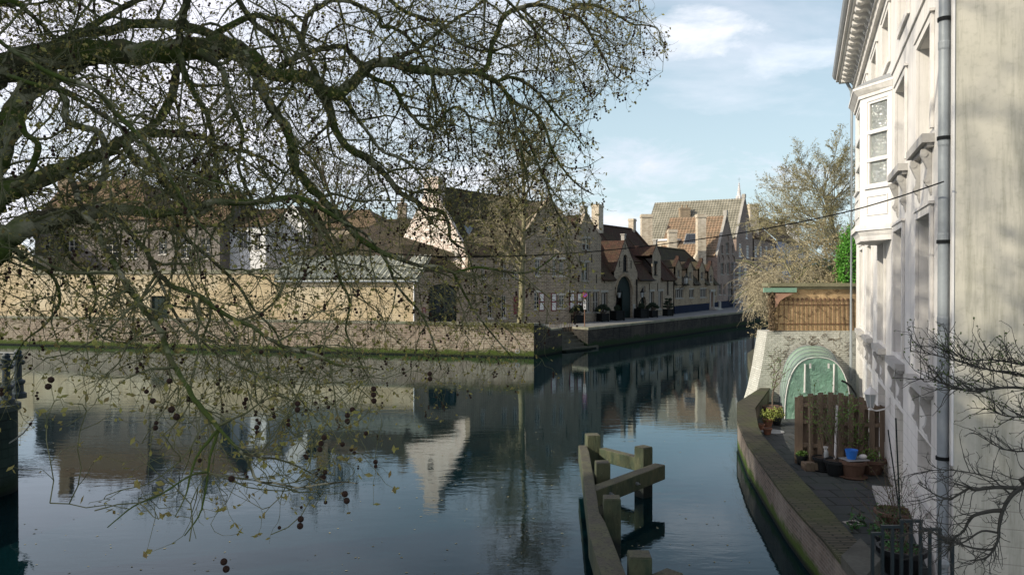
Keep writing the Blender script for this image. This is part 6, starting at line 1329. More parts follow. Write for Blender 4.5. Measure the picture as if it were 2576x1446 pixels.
for h in (.95, .48):
    a, e = bl[0] + Vector((0, 0, h)), bl[1] + Vector((0, 0, h)); lft = bl[0] + Vector((-2.2, -.6, h))
    pts = [a + (e - a) * f_ + Vector((0, 0, -.1 * math.sin(f_ * math.pi))) for f_ in np.linspace(0, 1, 7)]; m1.tube([lft, a], .03, 6); m1.tube(pts, .03, 6)
m1.tube([bl[1] + Vector((0, 0, 1.12)), bl[1] + Vector((-1.0, .4, 1.1)), bl[1] + Vector((-2.6, .9, 1.15))], .035, 6); m1.build('bars', IRON, r, uv=False)
m1 = MB(); pts = [D(u, v, Yl - .95) for u, v in ((87, 1052), (78, 1068), (62, 1088), (40, 1104), (15, 1120), (-20, 1135))]; m1.tube([p + Vector((0, -.05, 0)) for p in pts], .018, 5); m1.build('mooring_rope', OFFWHITE, uv=False, label='thin pale mooring rope slung down the dark quay corner wall', category='rope')
# little white bow of a moored boat behind the corner
c = G(104, 1052, 0.0); c = Vector((D(96, 1050, 21.5).x, 21.5, 1.1))
# overhead cable
cab = [(2374, 457, 10.4), (2240, 502, 11.2), (2100, 540, 12.5), (1900, 580, 13.8), (1700, 610, 14.2), (1500, 632, 14.0), (1300, 644, 13.3), (1100, 645, 12.6), (900, 629, 12), (700, 598, 11.6), (512, 564, 11.3), (297, 526, 11), (0, 452, 10.8), (-300, 372, 10.6)]
pts = [D(*c) for c in cab]; m1 = MB()
def catmull(P_, k=4):
    P_ = [Vector(p) for p in P_]; out_ = []
    for i in range(len(P_) - 1):
        p0, p1, p2, p3 = P_[max(i - 1, 0)], P_[i], P_[i + 1], P_[min(i + 2, len(P_) - 1)]
        for j in range(k): t_ = j / k; out_.append(.5 * ((2 * p1) + (p2 - p0) * t_ + (2 * p0 - 5 * p1 + 4 * p2 - p3) * t_ * t_ + (3 * p1 - p0 - 3 * p2 + p3) * t_ ** 3))
    return out_ + [P_[-1]]
m1.tube(catmull(pts), .010, 6); m1.build('overhead_cable', BLACKP, uv=False, label='black cable slung across the canal from the near downpipe into the plane tree', category='cable')

# ================================================================ TREES
BARKP = None
m, t, b = nodes('plane_bark'); P = worldpos(t); v1 = noise(t, P, 3.2, 4, .6, .8, stretch=(1, 1, .8)); v2 = noise(t, P, 1.1, 4, .6); v3 = noise(t, P, 22, 3, .6)
g_ = N(t, 'ShaderNodeNewGeometry'); sn = N(t, 'ShaderNodeSeparateXYZ'); t.links.new(g_.outputs['Normal'], sn.inputs[0])
col = mixc(t, ramp(t, v1, .46, .50), (.32, .30, .20), (.055, .055, .03)); col = mixc(t, ramp(t, v1, .56, .60), col, (.12, .10, .06)); col = mixc(t, ramp(t, v2, .44, .58), col, (.075, .105, .022)); col = mixc(t, math_(t, 'MULTIPLY', ramp(t, v3, .45, .7), .4), col, (.06, .07, .03))
t.links.new(col, b.inputs['Base Color']); b.inputs['Roughness'].default_value = .9; b.inputs['Specular IOR Level'].default_value = .15; bump(t, b, math_(t, 'ADD', v1, v3), .6, .03); BARKP = m
TW = plain('plane_twig', (.20, .19, .11), .9, .4, 6, c2=(.09, .10, .04), spec=.1)
def leafy(name, c, c2, tr):
    m, t, b = nodes(name); P = worldpos(t); col = mixc(t, ramp(t, noise(t, P, 9, 4), .4, .62), c, c2); t.links.new(col, b.inputs['Base Color']); b.inputs['Roughness'].default_value = .7; b.inputs['Specular IOR Level'].default_value = .15
    o = t.nodes['Material Output']; tl = N(t, 'ShaderNodeBsdfTranslucent'); t.links.new(col, tl.inputs['Color']); mx = N(t, 'ShaderNodeMixShader'); mx.inputs[0].default_value = tr; t.links.new(b.outputs[0], mx.inputs[1]); t.links.new(tl.outputs[0], mx.inputs[2]); t.links.new(mx.outputs[0], o.inputs['Surface']); return m
BUD = leafy('young_plane_leaf', (.42, .40, .12), (.28, .21, .09), .45)
BALL = plain('plane_seed_ball', (.075, .045, .034), .95, .3, 60, bumpy=.8, bscale=260, spec=.1)
rng = random.Random(77)
class Mesh2:   # fast collector of small leaf quads
    def __init__(s): s.c = []; s.s = []
    def add(s, p, sz): s.c.append((p[0], p[1], p[2])); s.s.append(sz)
    def build(s, name, mat, parent, seed=0, **tags):
        if not s.c: return None
        C_ = np.array(s.c); S_ = np.array(s.s)[:, None]; R_ = np.random.RandomState(seed); a = R_.normal(size=C_.shape); a /= np.linalg.norm(a, axis=1)[:, None]
        q = R_.normal(size=C_.shape); b_ = np.cross(a, q); b_ /= np.linalg.norm(b_, axis=1)[:, None]; off = Vector((0, 0, 0)); r_ = parent
        while r_ is not None: off += r_.location; r_ = r_.parent
        C_ = C_ - np.array(off); V = np.stack([C_ - a * S_, C_ - b_ * S_ * .55, C_ + a * S_, C_ + b_ * S_ * .55], 1).reshape(-1, 3); n = len(C_)
        me = bpy.data.meshes.new(name); me.vertices.add(4 * n); me.vertices.foreach_set('co', V.ravel()); me.loops.add(4 * n); me.loops.foreach_set('vertex_index', np.arange(4 * n, dtype=np.int32)); me.polygons.add(n); me.polygons.foreach_set('loop_start', np.arange(0, 4 * n, 4, dtype=np.int32)); me.update(calc_edges=True)
        me.materials.append(mat); o = bpy.data.objects.new(name, me); SC.collection.objects.link(o); o.parent = parent
        for k, v in tags.items(): o[k] = v
        return o
def rv(rg): return Vector((rg.gauss(0, 1), rg.gauss(0, 1), rg.gauss(0, 1)))
def walk(p, d, L_, n, rg, wig, grav):
    pts = [p.copy()]; d = d.normalized(); st = L_ / n
    for i in range(n):
        d = (d + rv(rg) * wig + Vector((0, 0, grav))).normalized(); pts.append(pts[-1] + d * st)
    return pts
MASK = [(-400, -400), (1610, -400), (1640, 20), (1695, 130), (1660, 200), (1590, 235), (1500, 290), (1530, 480), (1500, 580), (1560, 660), (1480, 740), (1400, 930), (1060, 1060), (930, 1240), (620, 1380), (180, 1340), (-400, 1150)]
def inmask(p):
    q = proj(p)
    if q is None: return True
    x, y = q
    if y < -300 or x < -300: return True
    c = False; n = len(MASK)
    for i in range(n):
        a = MASK[i]; b_ = MASK[i - 1]
        if (a[1] > y) != (b_[1] > y) and x < (b_[0] - a[0]) * (y - a[1]) / (b_[1] - a[1]) + a[0]: c = not c
    return c
# limbs traced as points in the air: (u, v, radius in photo units) with near and far distance
LIMBS = [
 (11.0, 12.5, 1.0, [(-150, 215, 46), (0, 170, 42), (120, 145, 36), (250, 132, 33), (380, 135, 31), (500, 122, 32), (600, 128, 28), (656, 165, 20), (696, 191, 18), (750, 189, 17), (791, 208, 18), (818, 237, 20), (858, 232, 17), (899, 197, 15), (934, 165, 14), (980, 156, 13), (1033, 173, 12), (1087, 181, 11), (1141, 181, 9), (1195, 183, 8), (1236, 200, 7), (1260, 218, 6), (1284, 256, 5), (1300, 330, 4), (1320, 420, 3), (1335, 500, 2)]),
 (12.5, 13.5, 1.1, [(1195, 183, 8), (1225, 170, 7), (1236, 116, 7), (1249, 89, 7), (1263, 48, 7), (1282, 30, 7), (1312, 20, 6.5), (1347, 12, 6), (1387, 20, 5.5), (1420, 34, 5), (1457, 47, 4.5), (1482, 81, 4), (1500, 113, 3.5), (1522, 151, 3), (1538, 183, 2), (1573, 210, 1.5)]),
 (13.4, 13.8, 1.5, [(1457, 47, 4.5), (1440, 15, 4), (1481, 12, 4), (1514, 20, 3.5), (1554, 40, 3), (1592, 62, 2.6), (1619, 63, 2.2), (1654, 73, 1.8), (1662, 100, 1.5), (1676, 116, 1.2)]),
 (13.2, 13.6, 1.5, [(1481, 12, 4), (1500, -30, 4), (1560, -60, 3), (1600, -20, 2.4), (1610, 30, 2)]),
 (13.0, 13.3, 1.3, [(1312, 24, 4), (1347, 54, 3.4), (1374, 81, 3), (1409, 108, 2.6), (1433, 140, 2.2), (1452, 183, 1.8), (1470, 225, 1.2)]),
 (11.6, 12.4, .8, [(90, 150, 20), (150, 108, 14), (202, 86, 13), (283, 75, 12), (337, 60, 12), (404, 62, 13), (472, 70, 13), (539, 88, 12), (593, 118, 11), (634, 162, 9)]),
 (12.0, 12.6, .8, [(202, 86, 10), (243, 59, 9), (283, 35, 8), (324, 13, 8), (380, -20, 7), (470, -80, 6)]),
 (10.8, 11.2, .8, [(-120, 460, 40), (0, 345, 34), (40, 280, 30), (81, 212, 26), (125, 165, 20)]),
 (11.0, 11.6, .9, [(60, 250, 14), (172, 185, 12), (230, 155, 12), (300, 140, 12)]),
 (10.0, 12.0, 1.0, [(-130, 520, 34), (0, 487, 30), (54, 466, 28), (135, 437, 24), (202, 407, 20), (270, 381, 18), (310, 354, 15), (350, 338, 13), (404, 334, 12), (472, 340, 10), (512, 347, 8), (560, 375, 6), (610, 380, 5), (670, 402, 4), (720, 440, 2.5)]),
 (11.2, 11.8, .9, [(350, 338, 11), (399, 305, 11), (431, 243, 12), (442, 189, 11), (458, 150, 10)]),
 (9.0, 11.0, 1.0, [(-130, 640, 36), (0, 606, 33), (67, 568, 33), (135, 553, 30), (216, 538, 23), (297, 527, 17), (378, 539, 12), (440, 533, 10), (485, 534, 9), (526, 509, 9), (580, 509, 9), (640, 508, 8), (683, 504, 8), (737, 496, 7.5), (777, 507, 7), (818, 531, 6), (866, 560, 4.5), (930, 600, 3), (990, 690, 2)]),
 (10.2, 10.6, 1.0, [(310, 354, 12), (345, 404, 11), (391, 428, 11), (413, 458, 11), (445, 493, 11), (480, 517, 11), (499, 539, 10), (526, 517, 9)]),
 (10.8, 12.6, .9, [(610, 130, 16), (645, 195, 13), (656, 224, 13), (677, 262, 13), (702, 297, 13), (723, 324, 13), (733, 364, 13), (737, 388, 12), (745, 426, 12), (769, 458, 12), (801, 491, 11), (834, 526, 10), (866, 556, 10), (893, 590, 9), (926, 615, 8), (966, 636, 7), (1006, 652, 6), (1060, 669, 5), (1101, 671, 4.5), (1141, 685, 4), (1168, 679, 4), (1201, 672, 3.6), (1249, 679, 3.4), (1306, 687, 3), (1339, 682, 2.6), (1371, 663, 2.2), (1401, 639, 1.6)]),
 (12.0, 13.2, 1.0, [(818, 237, 14), (834, 297, 11), (853, 345, 10), (885, 377, 10), (926, 402, 9), (961, 431, 9), (982, 456, 8), (1006, 485, 7.5), (1047, 507, 7), (1071, 526, 6), (1109, 531, 5.5), (1128, 561, 5), (1133, 601, 4), (1155, 620, 3.5), (1176, 636, 2.5), (1200, 720, 1.6)]),
 (11.6, 13.0, 1.0, [(700, 170, 10), (785, 129, 8), (818, 123, 7), (864, 119, 7), (885, 140, 7), (912, 167, 7), (934, 194, 6.5), (988, 218, 6), (1009, 254, 6), (1033, 289, 5.5), (1066, 321, 5), (1093, 321, 4.5), (1122, 283, 4), (1149, 270, 3.6), (1176, 289, 3.2), (1184, 324, 2.6), (1190, 400, 1.8)]),
 (11.5, 12.8, 1.0, [(539, 88, 10), (629, 43, 8), (683, 49, 8), (723, 57, 7), (750, 86, 7), (769, 140, 6.5), (791, 175, 7), (818, 237, 8)]),
 (12.0, 13.5, 1.1, [(760, 110, 8), (769, 54, 7), (791, 22, 6), (831, 3, 6), (872, 3, 6), (912, 19, 6), (953, 43, 5.5), (958, 67, 5.5), (988, 70, 5), (1020, 89, 5), (1050, 124, 4.5), (1071, 162, 4), (1087, 194, 4), (1101, 243, 3.6), (1118, 290, 3), (1130, 380, 2)]),
 (9.6, 5.6, .9, [(175, 440, 9), (194, 485, 9), (205, 528, 8.5), (243, 571, 8.5), (259, 620, 8), (283, 655, 8), (305, 692, 8), (324, 727, 8), (356, 767, 8), (378, 800, 8), (405, 835, 8), (415, 867, 8), (431, 908, 7.5), (458, 951, 7), (485, 997, 7), (512, 1032, 6.5), (539, 1064, 6), (553, 1080, 6)]),
 (5.6, 5.0, .8, [(553, 1080, 5), (580, 1110, 4.5), (620, 1153, 4), (647, 1207, 3.5), (694, 1215, 3), (750, 1226, 2.6), (804, 1218, 2.2), (858, 1212, 1.8), (899, 1215, 1.2)]),
 (5.6, 5.1, .8, [(547, 1083, 4.5), (499, 1142, 3.6), (480, 1191, 3), (467, 1245, 2.2), (440, 1300, 1.2)]),
 (5.6, 5.2, .8, [(550, 1083, 4), (529, 1145, 3.4), (523, 1191, 3), (512, 1258, 2.6), (499, 1299, 2.2), (464, 1347, 1.4)]),
 (5.2, 4.8, .8, [(523, 1188, 2.6), (480, 1195, 2.6), (405, 1242, 2.4), (337, 1272, 2), (270, 1326, 1.4)]),
 (5.3, 5.0, .8, [(612, 1140, 3), (656, 1150, 2.8), (691, 1153, 2.5), (737, 1167, 2.2), (791, 1194, 1.8), (834, 1218, 1.2)]),
 (9.8, 6.6, .9, [(280, 540, 8), (310, 565, 7), (340, 601, 7), (372, 636, 7), (391, 682, 7), (418, 706, 7), (442, 724, 7), (499, 743, 7), (539, 773, 6.5), (593, 805, 6), (636, 822, 5.5), (656, 837, 5), (683, 856, 5), (723, 875, 4.5), (791, 891, 4), (845, 916, 3.4), (885, 922, 2.8), (939, 926, 2), (985, 940, 1.4)]),
 (9.5, 7.2, .9, [(395, 690, 5), (440, 790, 3.8), (500, 850, 3.4), (560, 900, 3), (620, 930, 2.6), (700, 960, 2.2), (760, 1010, 1.6), (800, 1060, 1.2)]),
 (7.5, 8.5, .8, [(-60, 60, 6), (0, 105, 6), (54, 143, 6), (135, 189, 6.5), (235, 224, 6), (297, 291, 6), (356, 348, 6), (400, 400, 5), (440, 470, 4), (500, 560, 3), (560, 620, 2)]),
 (8.5, 9.0, .8, [(20, 190, 6), (89, 213, 6), (162, 232, 6), (243, 280, 6), (310, 324, 6), (372, 380, 5), (430, 420, 4), (520, 450, 3), (600, 470, 2)]),
 (9.8, 10.2, .8, [(115, 175, 9), (129, 194, 9), (151, 229, 9), (165, 256, 9), (166, 302, 10), (202, 318, 9), (248, 332, 9), (262, 364, 9), (264, 391, 8), (264, 431, 9), (251, 469, 9), (232, 480, 7), (200, 450, 5)]),
 (8.8, 9.2, .8, [(55, 280, 8), (60, 330, 8), (95, 360, 8), (90, 400, 9), (60, 450, 10), (30, 470, 8)]),
 (9.4, 10.5, .9, [(150, 560, 7), (170, 640, 5), (230, 700, 4), (240, 760, 3.5), (225, 800, 3), (260, 850, 2.6), (330, 865, 2.2), (400, 880, 1.6)]),
 (10.0, 11.0, 1.0, [(430, 535, 7), (470, 600, 5), (540, 660, 4.5), (600, 720, 4), (640, 780, 3.4), (690, 830, 2.8), (720, 900, 2)]),
 (11.8, 12.4, 1.0, [(777, 507, 6), (830, 600, 4.6), (850, 690, 4), (880, 760, 3.4), (870, 830, 2.8), (900, 900, 2.2), (950, 990, 1.4)]),
 (12.2, 12.8, 1.0, [(966, 636, 5), (1000, 720, 3.6), (1060, 790, 3), (1090, 860, 2.4), (1110, 930, 1.6)]),
 (12.6, 12.9, 1.0, [(1141, 685, 4), (1180, 760, 3), (1230, 830, 2.4), (1290, 900, 1.6)]),
 (12.2, 13.2, 1.0, [(980, 156, 7), (1040, 130, 5), (1080, 100, 5), (1130, 60, 4), (1180, 30, 3.5), (1230, -10, 3)]),
 (11.8, 12.8, 1.0, [(856, 232, 8), (900, 300, 5), (930, 340, 4.5), (960, 380, 4), (1010, 400, 3.4), (1060, 440, 2.8), (1100, 500, 2)]),
 (12.8, 13.2, 1.0, [(1260, 218, 5), (1300, 260, 4.5), (1340, 280, 4.5), (1370, 320, 4), (1390, 380, 3.4), (1420, 430, 2.8), (1460, 470, 2.2), (1495, 490, 1.4)]),
 (12.8, 13.2, 1.0, [(1250, 205, 4.5), (1290, 195, 5), (1330, 215, 5), (1370, 250, 4), (1400, 290, 3.4), (1440, 330, 2.4), (1470, 370, 1.6)]),
 (13.0, 13.2, 1.0, [(1290, 340, 4), (1310, 330, 4), (1330, 360, 3.6), (1370, 450, 3), (1400, 530, 2.4), (1440, 590, 1.6)]),
 (10.5, 11.5, 1.0, [(-80, 30, 10), (20, 0, 8), (80, 40, 6), (130, 90, 5), (170, 150, 4), (190, 200, 3)]),
 (10.5, 11.5, 1.0, [(460, -60, 12), (470, 0, 11), (455, 60, 11), (450, 130, 10), (470, 200, 8), (520, 290, 7), (540, 380, 6), (548, 480, 5)]),
 (11.0, 12.0, 1.0, [(560, -80, 10), (600, 0, 8), (640, 60, 7), (700, 110, 6), (740, 200, 5), (700, 270, 4), (660, 330, 3.4)]),
 (12.0, 13.0, 1.0, [(900, -80, 8), (960, -20, 6), (1020, 30, 5), (1100, 60, 4.4), (1160, 110, 4), (1220, 130, 3), (1290, 140, 2)]),
 (12.0, 13.0, 1.0, [(1100, -90, 7), (1180, -40, 5), (1260, -10, 4), (1330, 60, 3), (1380, 120, 2.2), (1400, 180, 1.5)]),
 (10.5, 11.0, 1.0, [(500, 130, 12), (560, 180, 8), (580, 260, 6.5), (610, 330, 5.5), (600, 420, 4.6), (630, 500, 3.6), (660, 590, 2.6)]),
 (9.3, 10.0, .9, [(20, 600, 12), (60, 650, 7), (130, 690, 5), (150, 760, 4), (110, 820, 3), (60, 860, 2), (20, 930, 1.4)]),
]
TRB = Vector((-13.9, 10.4, 2.0))
r = thing('plane_tree', 'huge plane tree with mottled mossy limbs and hanging seed balls spreading in from the left', 'tree', TRB)
ROOTP = r
mbT = MB(); mbT.tube([TRB - Vector((0, 0, .3)), TRB + Vector((0, 0, .4)), TRB + Vector((.1, 0, 1.8)), TRB + Vector((.6, .1, 3.4)), TRB + Vector((1.3, .2, 5.0)), TRB + Vector((2.0, .2, 6.5)), TRB + Vector((2.2, 0, 9)), TRB + Vector((2.0, -.5, 12))], [.75, .58, .5, .46, .42, .34, .2, .08], 16)
mbT.build('trunk', BARKP, r, smooth=True, uv=False)
mbL = MB(); mbW = MB(); buds = Mesh2(); balls = []; threads = MB()
def addtwigs(p, d, L_, rad, lev, rg, droop):
    if lev == 2:
        n = max(3, int(L_ / .13)); pts = walk(p, d, L_, n, rg, .30, -.05 * droop); 
        if not inmask(pts[-1]):
            return
        mbW.tube(pts, list(np.linspace(rad, .0024, n + 1)), 3, cap=False)
        for i in range(1, n + 1):
            if rg.random() < .72:
                dd_ = (pts[i] - pts[i - 1]).normalized() + rv(rg) * .75 + Vector((0, 0, .1)); addtwigs(pts[i], dd_, rg.uniform(.12, .42), .0030, 3, rg, droop)
        q = pts[-1]
        if rg.random() < BALLP:
            c = q.copy()
            L1 = rg.uniform(.05, .16); threads.tube([c, c + Vector((0, 0, -L1))], .0012, 3, cap=False); c = c + Vector((0, 0, -L1))
            for k in range(rg.choice((1, 1, 2, 2, 3))): balls.append((c + Vector((rg.uniform(-.02, .02), rg.uniform(-.02, .02), -k * .038)), rg.uniform(.016, .021)))
    else:
        n = 4; pts = walk(p, d, L_, n, rg, .38, -.03 * droop)
        mbW.tube(pts, [rad, rad * .85, rad * .7, rad * .6, rad * .45], 3, cap=False)
        if rg.random() < .9:
            for k in range(rg.choice((1, 2, 3))): buds.add(pts[-1] + rv(rg) * .016, rg.uniform(.018, .038))
        if rg.random() < .6: buds.add(pts[2] + rv(rg) * .01, rg.uniform(.010, .024))
def secondary(p, tdir, rad0, rg, droop, Lmax):
    d = rv(rg); d = (d - tdir * d.dot(tdir)).normalized(); d = (d * 1.0 + tdir * rg.uniform(-.1, .9) + Vector((0, 0, -.25))).normalized()
    L_ = rg.uniform(.5, Lmax); n = max(4, int(L_ / .16)); pts = walk(p, d, L_, n, rg, .24, -.07 * droop); k = 0
    while k < len(pts) and (inmask(pts[k])): k += 1
    if k < 4: return
    pts = pts[:k]; n = len(pts) - 1; rs = min(rad0 * .6, .010 + .0075 * L_)
    mbW.tube(pts, list(np.linspace(rs, .0040, n + 1)), 4, cap=False)
    for i in range(1, n + 1):
        for _ in range(2 if rg.random() < .22 else 1):
            dd_ = (pts[i] - pts[i - 1]).normalized() * .6 + rv(rg) * .6 + Vector((0, 0, -.12)); addtwigs(pts[i], dd_, rg.uniform(.25, .85), .0050, 2, rg, droop)
BALLP = .22
for li, (d0, d1, dens, pl) in enumerate(LIMBS):
    n = len(pl); P_ = []; R_ = []
    for i, (u, v, rr_) in enumerate(pl):
        Y = d0 + (d1 - d0) * i / (n - 1); P_.append(D(u, v, Y)); R_.append(rr_ * .93 / F * Y)
    if pl[0][0] < -50 and pl[0][2] > 20: P_ = [TRB + Vector((1.0, .2, 4.2)) if pl[0][1] > 400 else TRB + Vector((1.7, .2, 5.8))] + P_; R_ = [R_[0] * 1.15] + R_
    pts = catmull(P_, 4); RR = []; 
    for i in range(len(P_) - 1): RR += [R_[i] + (R_[i + 1] - R_[i]) * j / 4 for j in range(4)]
    RR.append(R_[-1]); rg = random.Random(li)
    pts = [p + rv(rg) * min(.02, q * .12) for p, q in zip(pts, RR)]; RR = [q * rg.uniform(.93, 1.09) for q in RR]
    mbL.tube(pts, RR, 12 if R_[0] > .05 else 7)
    # secondaries
    acc = 0; tot = 0; near = (d1 < 6.0)
    for i in range(1, len(pts)):
        seg = (pts[i] - pts[i - 1]).length; acc += seg
        sp = (.165 if not near else .17) / dens * (1.45 if RR[i] > .09 else 1.0)
        pm = proj(pts[i]); sp *= 1.4 if (pm and pm[1] > 540 and pm[0] < 1050) else 1.0
        while acc > sp:
            acc -= sp * rg.uniform(.7, 1.3)
            q = pts[i - 1].lerp(pts[i], rg.random()); pq = proj(q)
            if pq and (pq[1] > 860): Lm = .55 if near else .9
            elif pq and pq[0] < 250 and pq[1] > 600: Lm = 1.2
            else: Lm = 1.9 if R_[0] > .03 else 1.3
            BALLP = .55 if (pq and pq[0] > 900) else .28
            if near: BALLP = .07
            if near and rg.random() < .15: continue
            secondary(q, (pts[i] - pts[i - 1]).normalized(), RR[i], rg, 1.0 if not near else .5, Lm)
# unseen crown limbs above and behind the frame, added to shadow the facade
rg = random.Random(500); BALLP = .05
for k in range(22):
    a = rg.uniform(-2.0, 1.3); L_ = rg.uniform(5, 9); p = TRB + Vector((1.8, .1, rg.uniform(5.5, 9))); d = Vector((math.cos(a), math.sin(a), rg.uniform(.2, .9)))
    if a > -.1: d.z = abs(d.z) + .5
    pts = walk(p, d, L_, 16, rg, .13, .0); mbL.tube(pts, list(np.linspace(.15, .02, 17)), 7)
    for i in range(3, 17):
        for _ in range(2): secondary(pts[i], (pts[i] - pts[i - 1]).normalized(), .08, rg, .6, 2.2)
for k in range(20):
    a = rg.uniform(-1.3, 1.5); L_ = rg.uniform(5, 9.5); p = TRB + Vector((1.9, -.3, rg.uniform(8.5, 12))); d = Vector((math.cos(a), math.sin(a), rg.uniform(.3, 1.2)))
    pts = walk(p, d, L_, 14, rg, .12, .0)
    if any((proj(q) or (0, -999))[1] > -60 and (proj(q) or (-999, 0))[0] > -100 for q in pts): continue
    mbL.tube(pts, list(np.linspace(.13, .02, 15)), 7)
    for i in range(3, 15):
        for _ in range(3): secondary(pts[i], (pts[i] - pts[i - 1]).normalized(), .08, rg, .6, 2.4)
mbL.build('limbs', BARKP, r, smooth=True, uv=False); mbW.build('twigs', TW, r, uv=False); threads.build('ball_threads', TW, r, uv=False); buds.build('young_leaves', BUD, r, 3, kind='stuff')
def psize(b_):
    q = proj(b_[0])
    if q is None or not (0 < q[0] < 2576 and 0 < q[1] < 1446): return -1
    return b_[1] / (b_[0] - CAMP).length
# a few large foreground balls where the photograph shows them
for (u, v, Y, n) in ((123, 955, 4.6, 2), (438, 1030, 4.3, 2), (590, 1204, 4.4, 1), (758, 1305, 4.5, 2), (866, 1242, 4.6, 2), (425, 958, 5, 1), (390, 1008, 5, 1), (562, 1412, 4.2, 2), (938, 978, 5.2, 3), (748, 1015, 5.2, 2), (812, 1100, 5.2, 3), (880, 1030, 5.4, 3), (1078, 940, 6, 2)):
    p = D(u, v, Y); threads.tube([p, p + Vector((0, 0, .22 if n > 1 else .15))], .0012, 3)
    for k in range(n): balls.append((p + Vector((rg.uniform(-.02, .02), 0, -k * .04)), .019))
balls.sort(key=lambda b_: -psize(b_))
proto = None
for i, (c, rr_) in enumerate(balls[:100]):
    if proto is None:
        mb_ = MB(); mb_.sphere((0, 0, 0), 1, 12, 8); proto = bpy.data.meshes.new('seed_ball'); proto.from_pydata(mb_.v, [], mb_.f); proto.polygons.foreach_set('use_smooth', [True] * len(proto.polygons)); proto.materials.append(BALL)
    o = bpy.data.objects.new('seed_ball', proto); SC.collection.objects.link(o); o.parent = r; o.location = c - r.location; o.scale = (rr_,) * 3
mb_ = MB()
for c, rr_ in balls[100:]: mb_.sphere(c, rr_, 7, 5)
mb_.build('seed_balls', BALL, r, smooth=True, uv=False, kind='stuff')
print('balls', len(balls), 'buds', len(buds.c), 'twig faces', len(mbW.f))

# ---- generic bare tree
def bare(mb, tw, lf, p, d, L_, rad, lev, rg, prm):
    n = 7; pts = walk(p, d, L_, n, rg, prm['wig'], prm['up'][lev]); r1 = rad * prm.get('tap', .5)
    (mb if lev < prm['split'] else tw).tube(pts, list(np.linspace(rad, r1, n + 1)), 8 if rad > .08 else (5 if rad > .025 else 3), cap=False)
    if lev < prm['lev']:
        cnt = prm['cnt'][lev]
        for k in range(cnt):
            f = prm['from'][lev] + (1 - prm['from'][lev]) * (k + rg.random()) / cnt; i = min(n - 1, int(f * n)); q = pts[i].lerp(pts[i + 1], f * n - i); td = (pts[i + 1] - pts[i]).normalized()
            s_ = rv(rg); s_ = (s_ - td * s_.dot(td)).normalized(); dd_ = td * math.cos(prm['ang'][lev]) + s_ * math.sin(prm['ang'][lev])
            bare(mb, tw, lf, q, dd_, L_ * prm['len'][lev] * rg.uniform(.65, 1.15) * (1 - .35 * f), max(prm.get('rmin', .006), rad * prm['rad'][lev] * (1 - .3 * f)), lev + 1, rg, prm)
    elif lf is not None:
        for _ in range(prm['nl']): lf.add(pts[rg.randint(2, n)] + rv(rg) * prm.get('lj', .05), prm['ls'] * rg.uniform(.6, 1.3))
def make_tree(name, label, base, h, seed, prm, bark, twig, leafm=None, trad=.2, lean=(0, 0), cat='tree', group=None):
    r_ = thing(name, label, cat, base, group); rg = random.Random(seed); mb = MB(); tw = MB(); lf = Mesh2() if leafm else None
    bare(mb, tw, lf, Vector(base), Vector((lean[0], lean[1], 1)), h, trad, 0, rg, prm)
    mb.build('trunk', bark, r_, uv=False, smooth=True); 
    if tw.v: tw.build('crown_twigs', twig, r_, uv=False)
    if lf: lf.build('leaves', leafm, r_, seed)
    return r_
BARK_P = plain('pale_sunlit_bark', (.24, .205, .12), .9, .4, 4, c2=(.12, .12, .06), bumpy=.4); TWP = plain('pale_twigs', (.30, .26, .17), .9, .3, 4); TWB = plain('brown_twigs', (.20, .16, .10), .9, .3, 4)
# street tree in front of the shaded houses
prm = dict(wig=.10, up=[0, .05, -.07, -.12, -.12], cnt=[40, 11, 9, 4], ang=[1.0, .7, .7, .7], len=[.40, .5, .5, .55], rad=[.36, .5, .5, .6], lev=3, split=2, nl=2, ls=.05, tap=.3)
prm['from'] = [.28, .2, .15, .1]
make_tree('street_tree', 'slim bare street tree with pale sunlit trunk standing behind the parapet', (D(1307, 800, 54).x, 54.0, ZS), 13.6, 21, prm, BARK_P, TWP, plain('budding_leaf', (.22, .20, .07), .8, .4, 3), trad=.24)
# background trees beyond the far houses
prm2 = dict(wig=.12, up=[0, .03, .02, .0, 0], cnt=[18, 8, 7, 5], ang=[.7, .6, .6, .6], len=[.5, .55, .55, .5], rad=[.4, .5, .5, .6], lev=4, split=2, nl=1, ls=.10, tap=.35)
prm2['from'] = [.3, .2, .15, .1]; prm2['lev'] = 4; prm2['up'] = [0, .03, .02, 0, 0]
BL = plain('far_ivy_leaf', (.07, .085, .03), .8, .4, 1)
for i, (u, Y, zt, sd, lab) in enumerate(((215, 92, 21, 1, 'tall bare tree behind the leftmost brick house'), (395, 88, 20, 2, 'bare tree behind the gap between the two brick houses'), (905, 92, 22, 4, 'tall bare ivy-clad tree behind the brown roofed house'), (620, 95, 23, 3, 'tall bare tree behind the white rendered houses'))):
    x = (u - CX) / F * Y; make_tree('bare_tree', lab, (x, Y, ZS), zt * .8, sd + 30, prm2, BARK_D, TWB, BL, trad=.35, group='bare trees beyond the ochre wall')
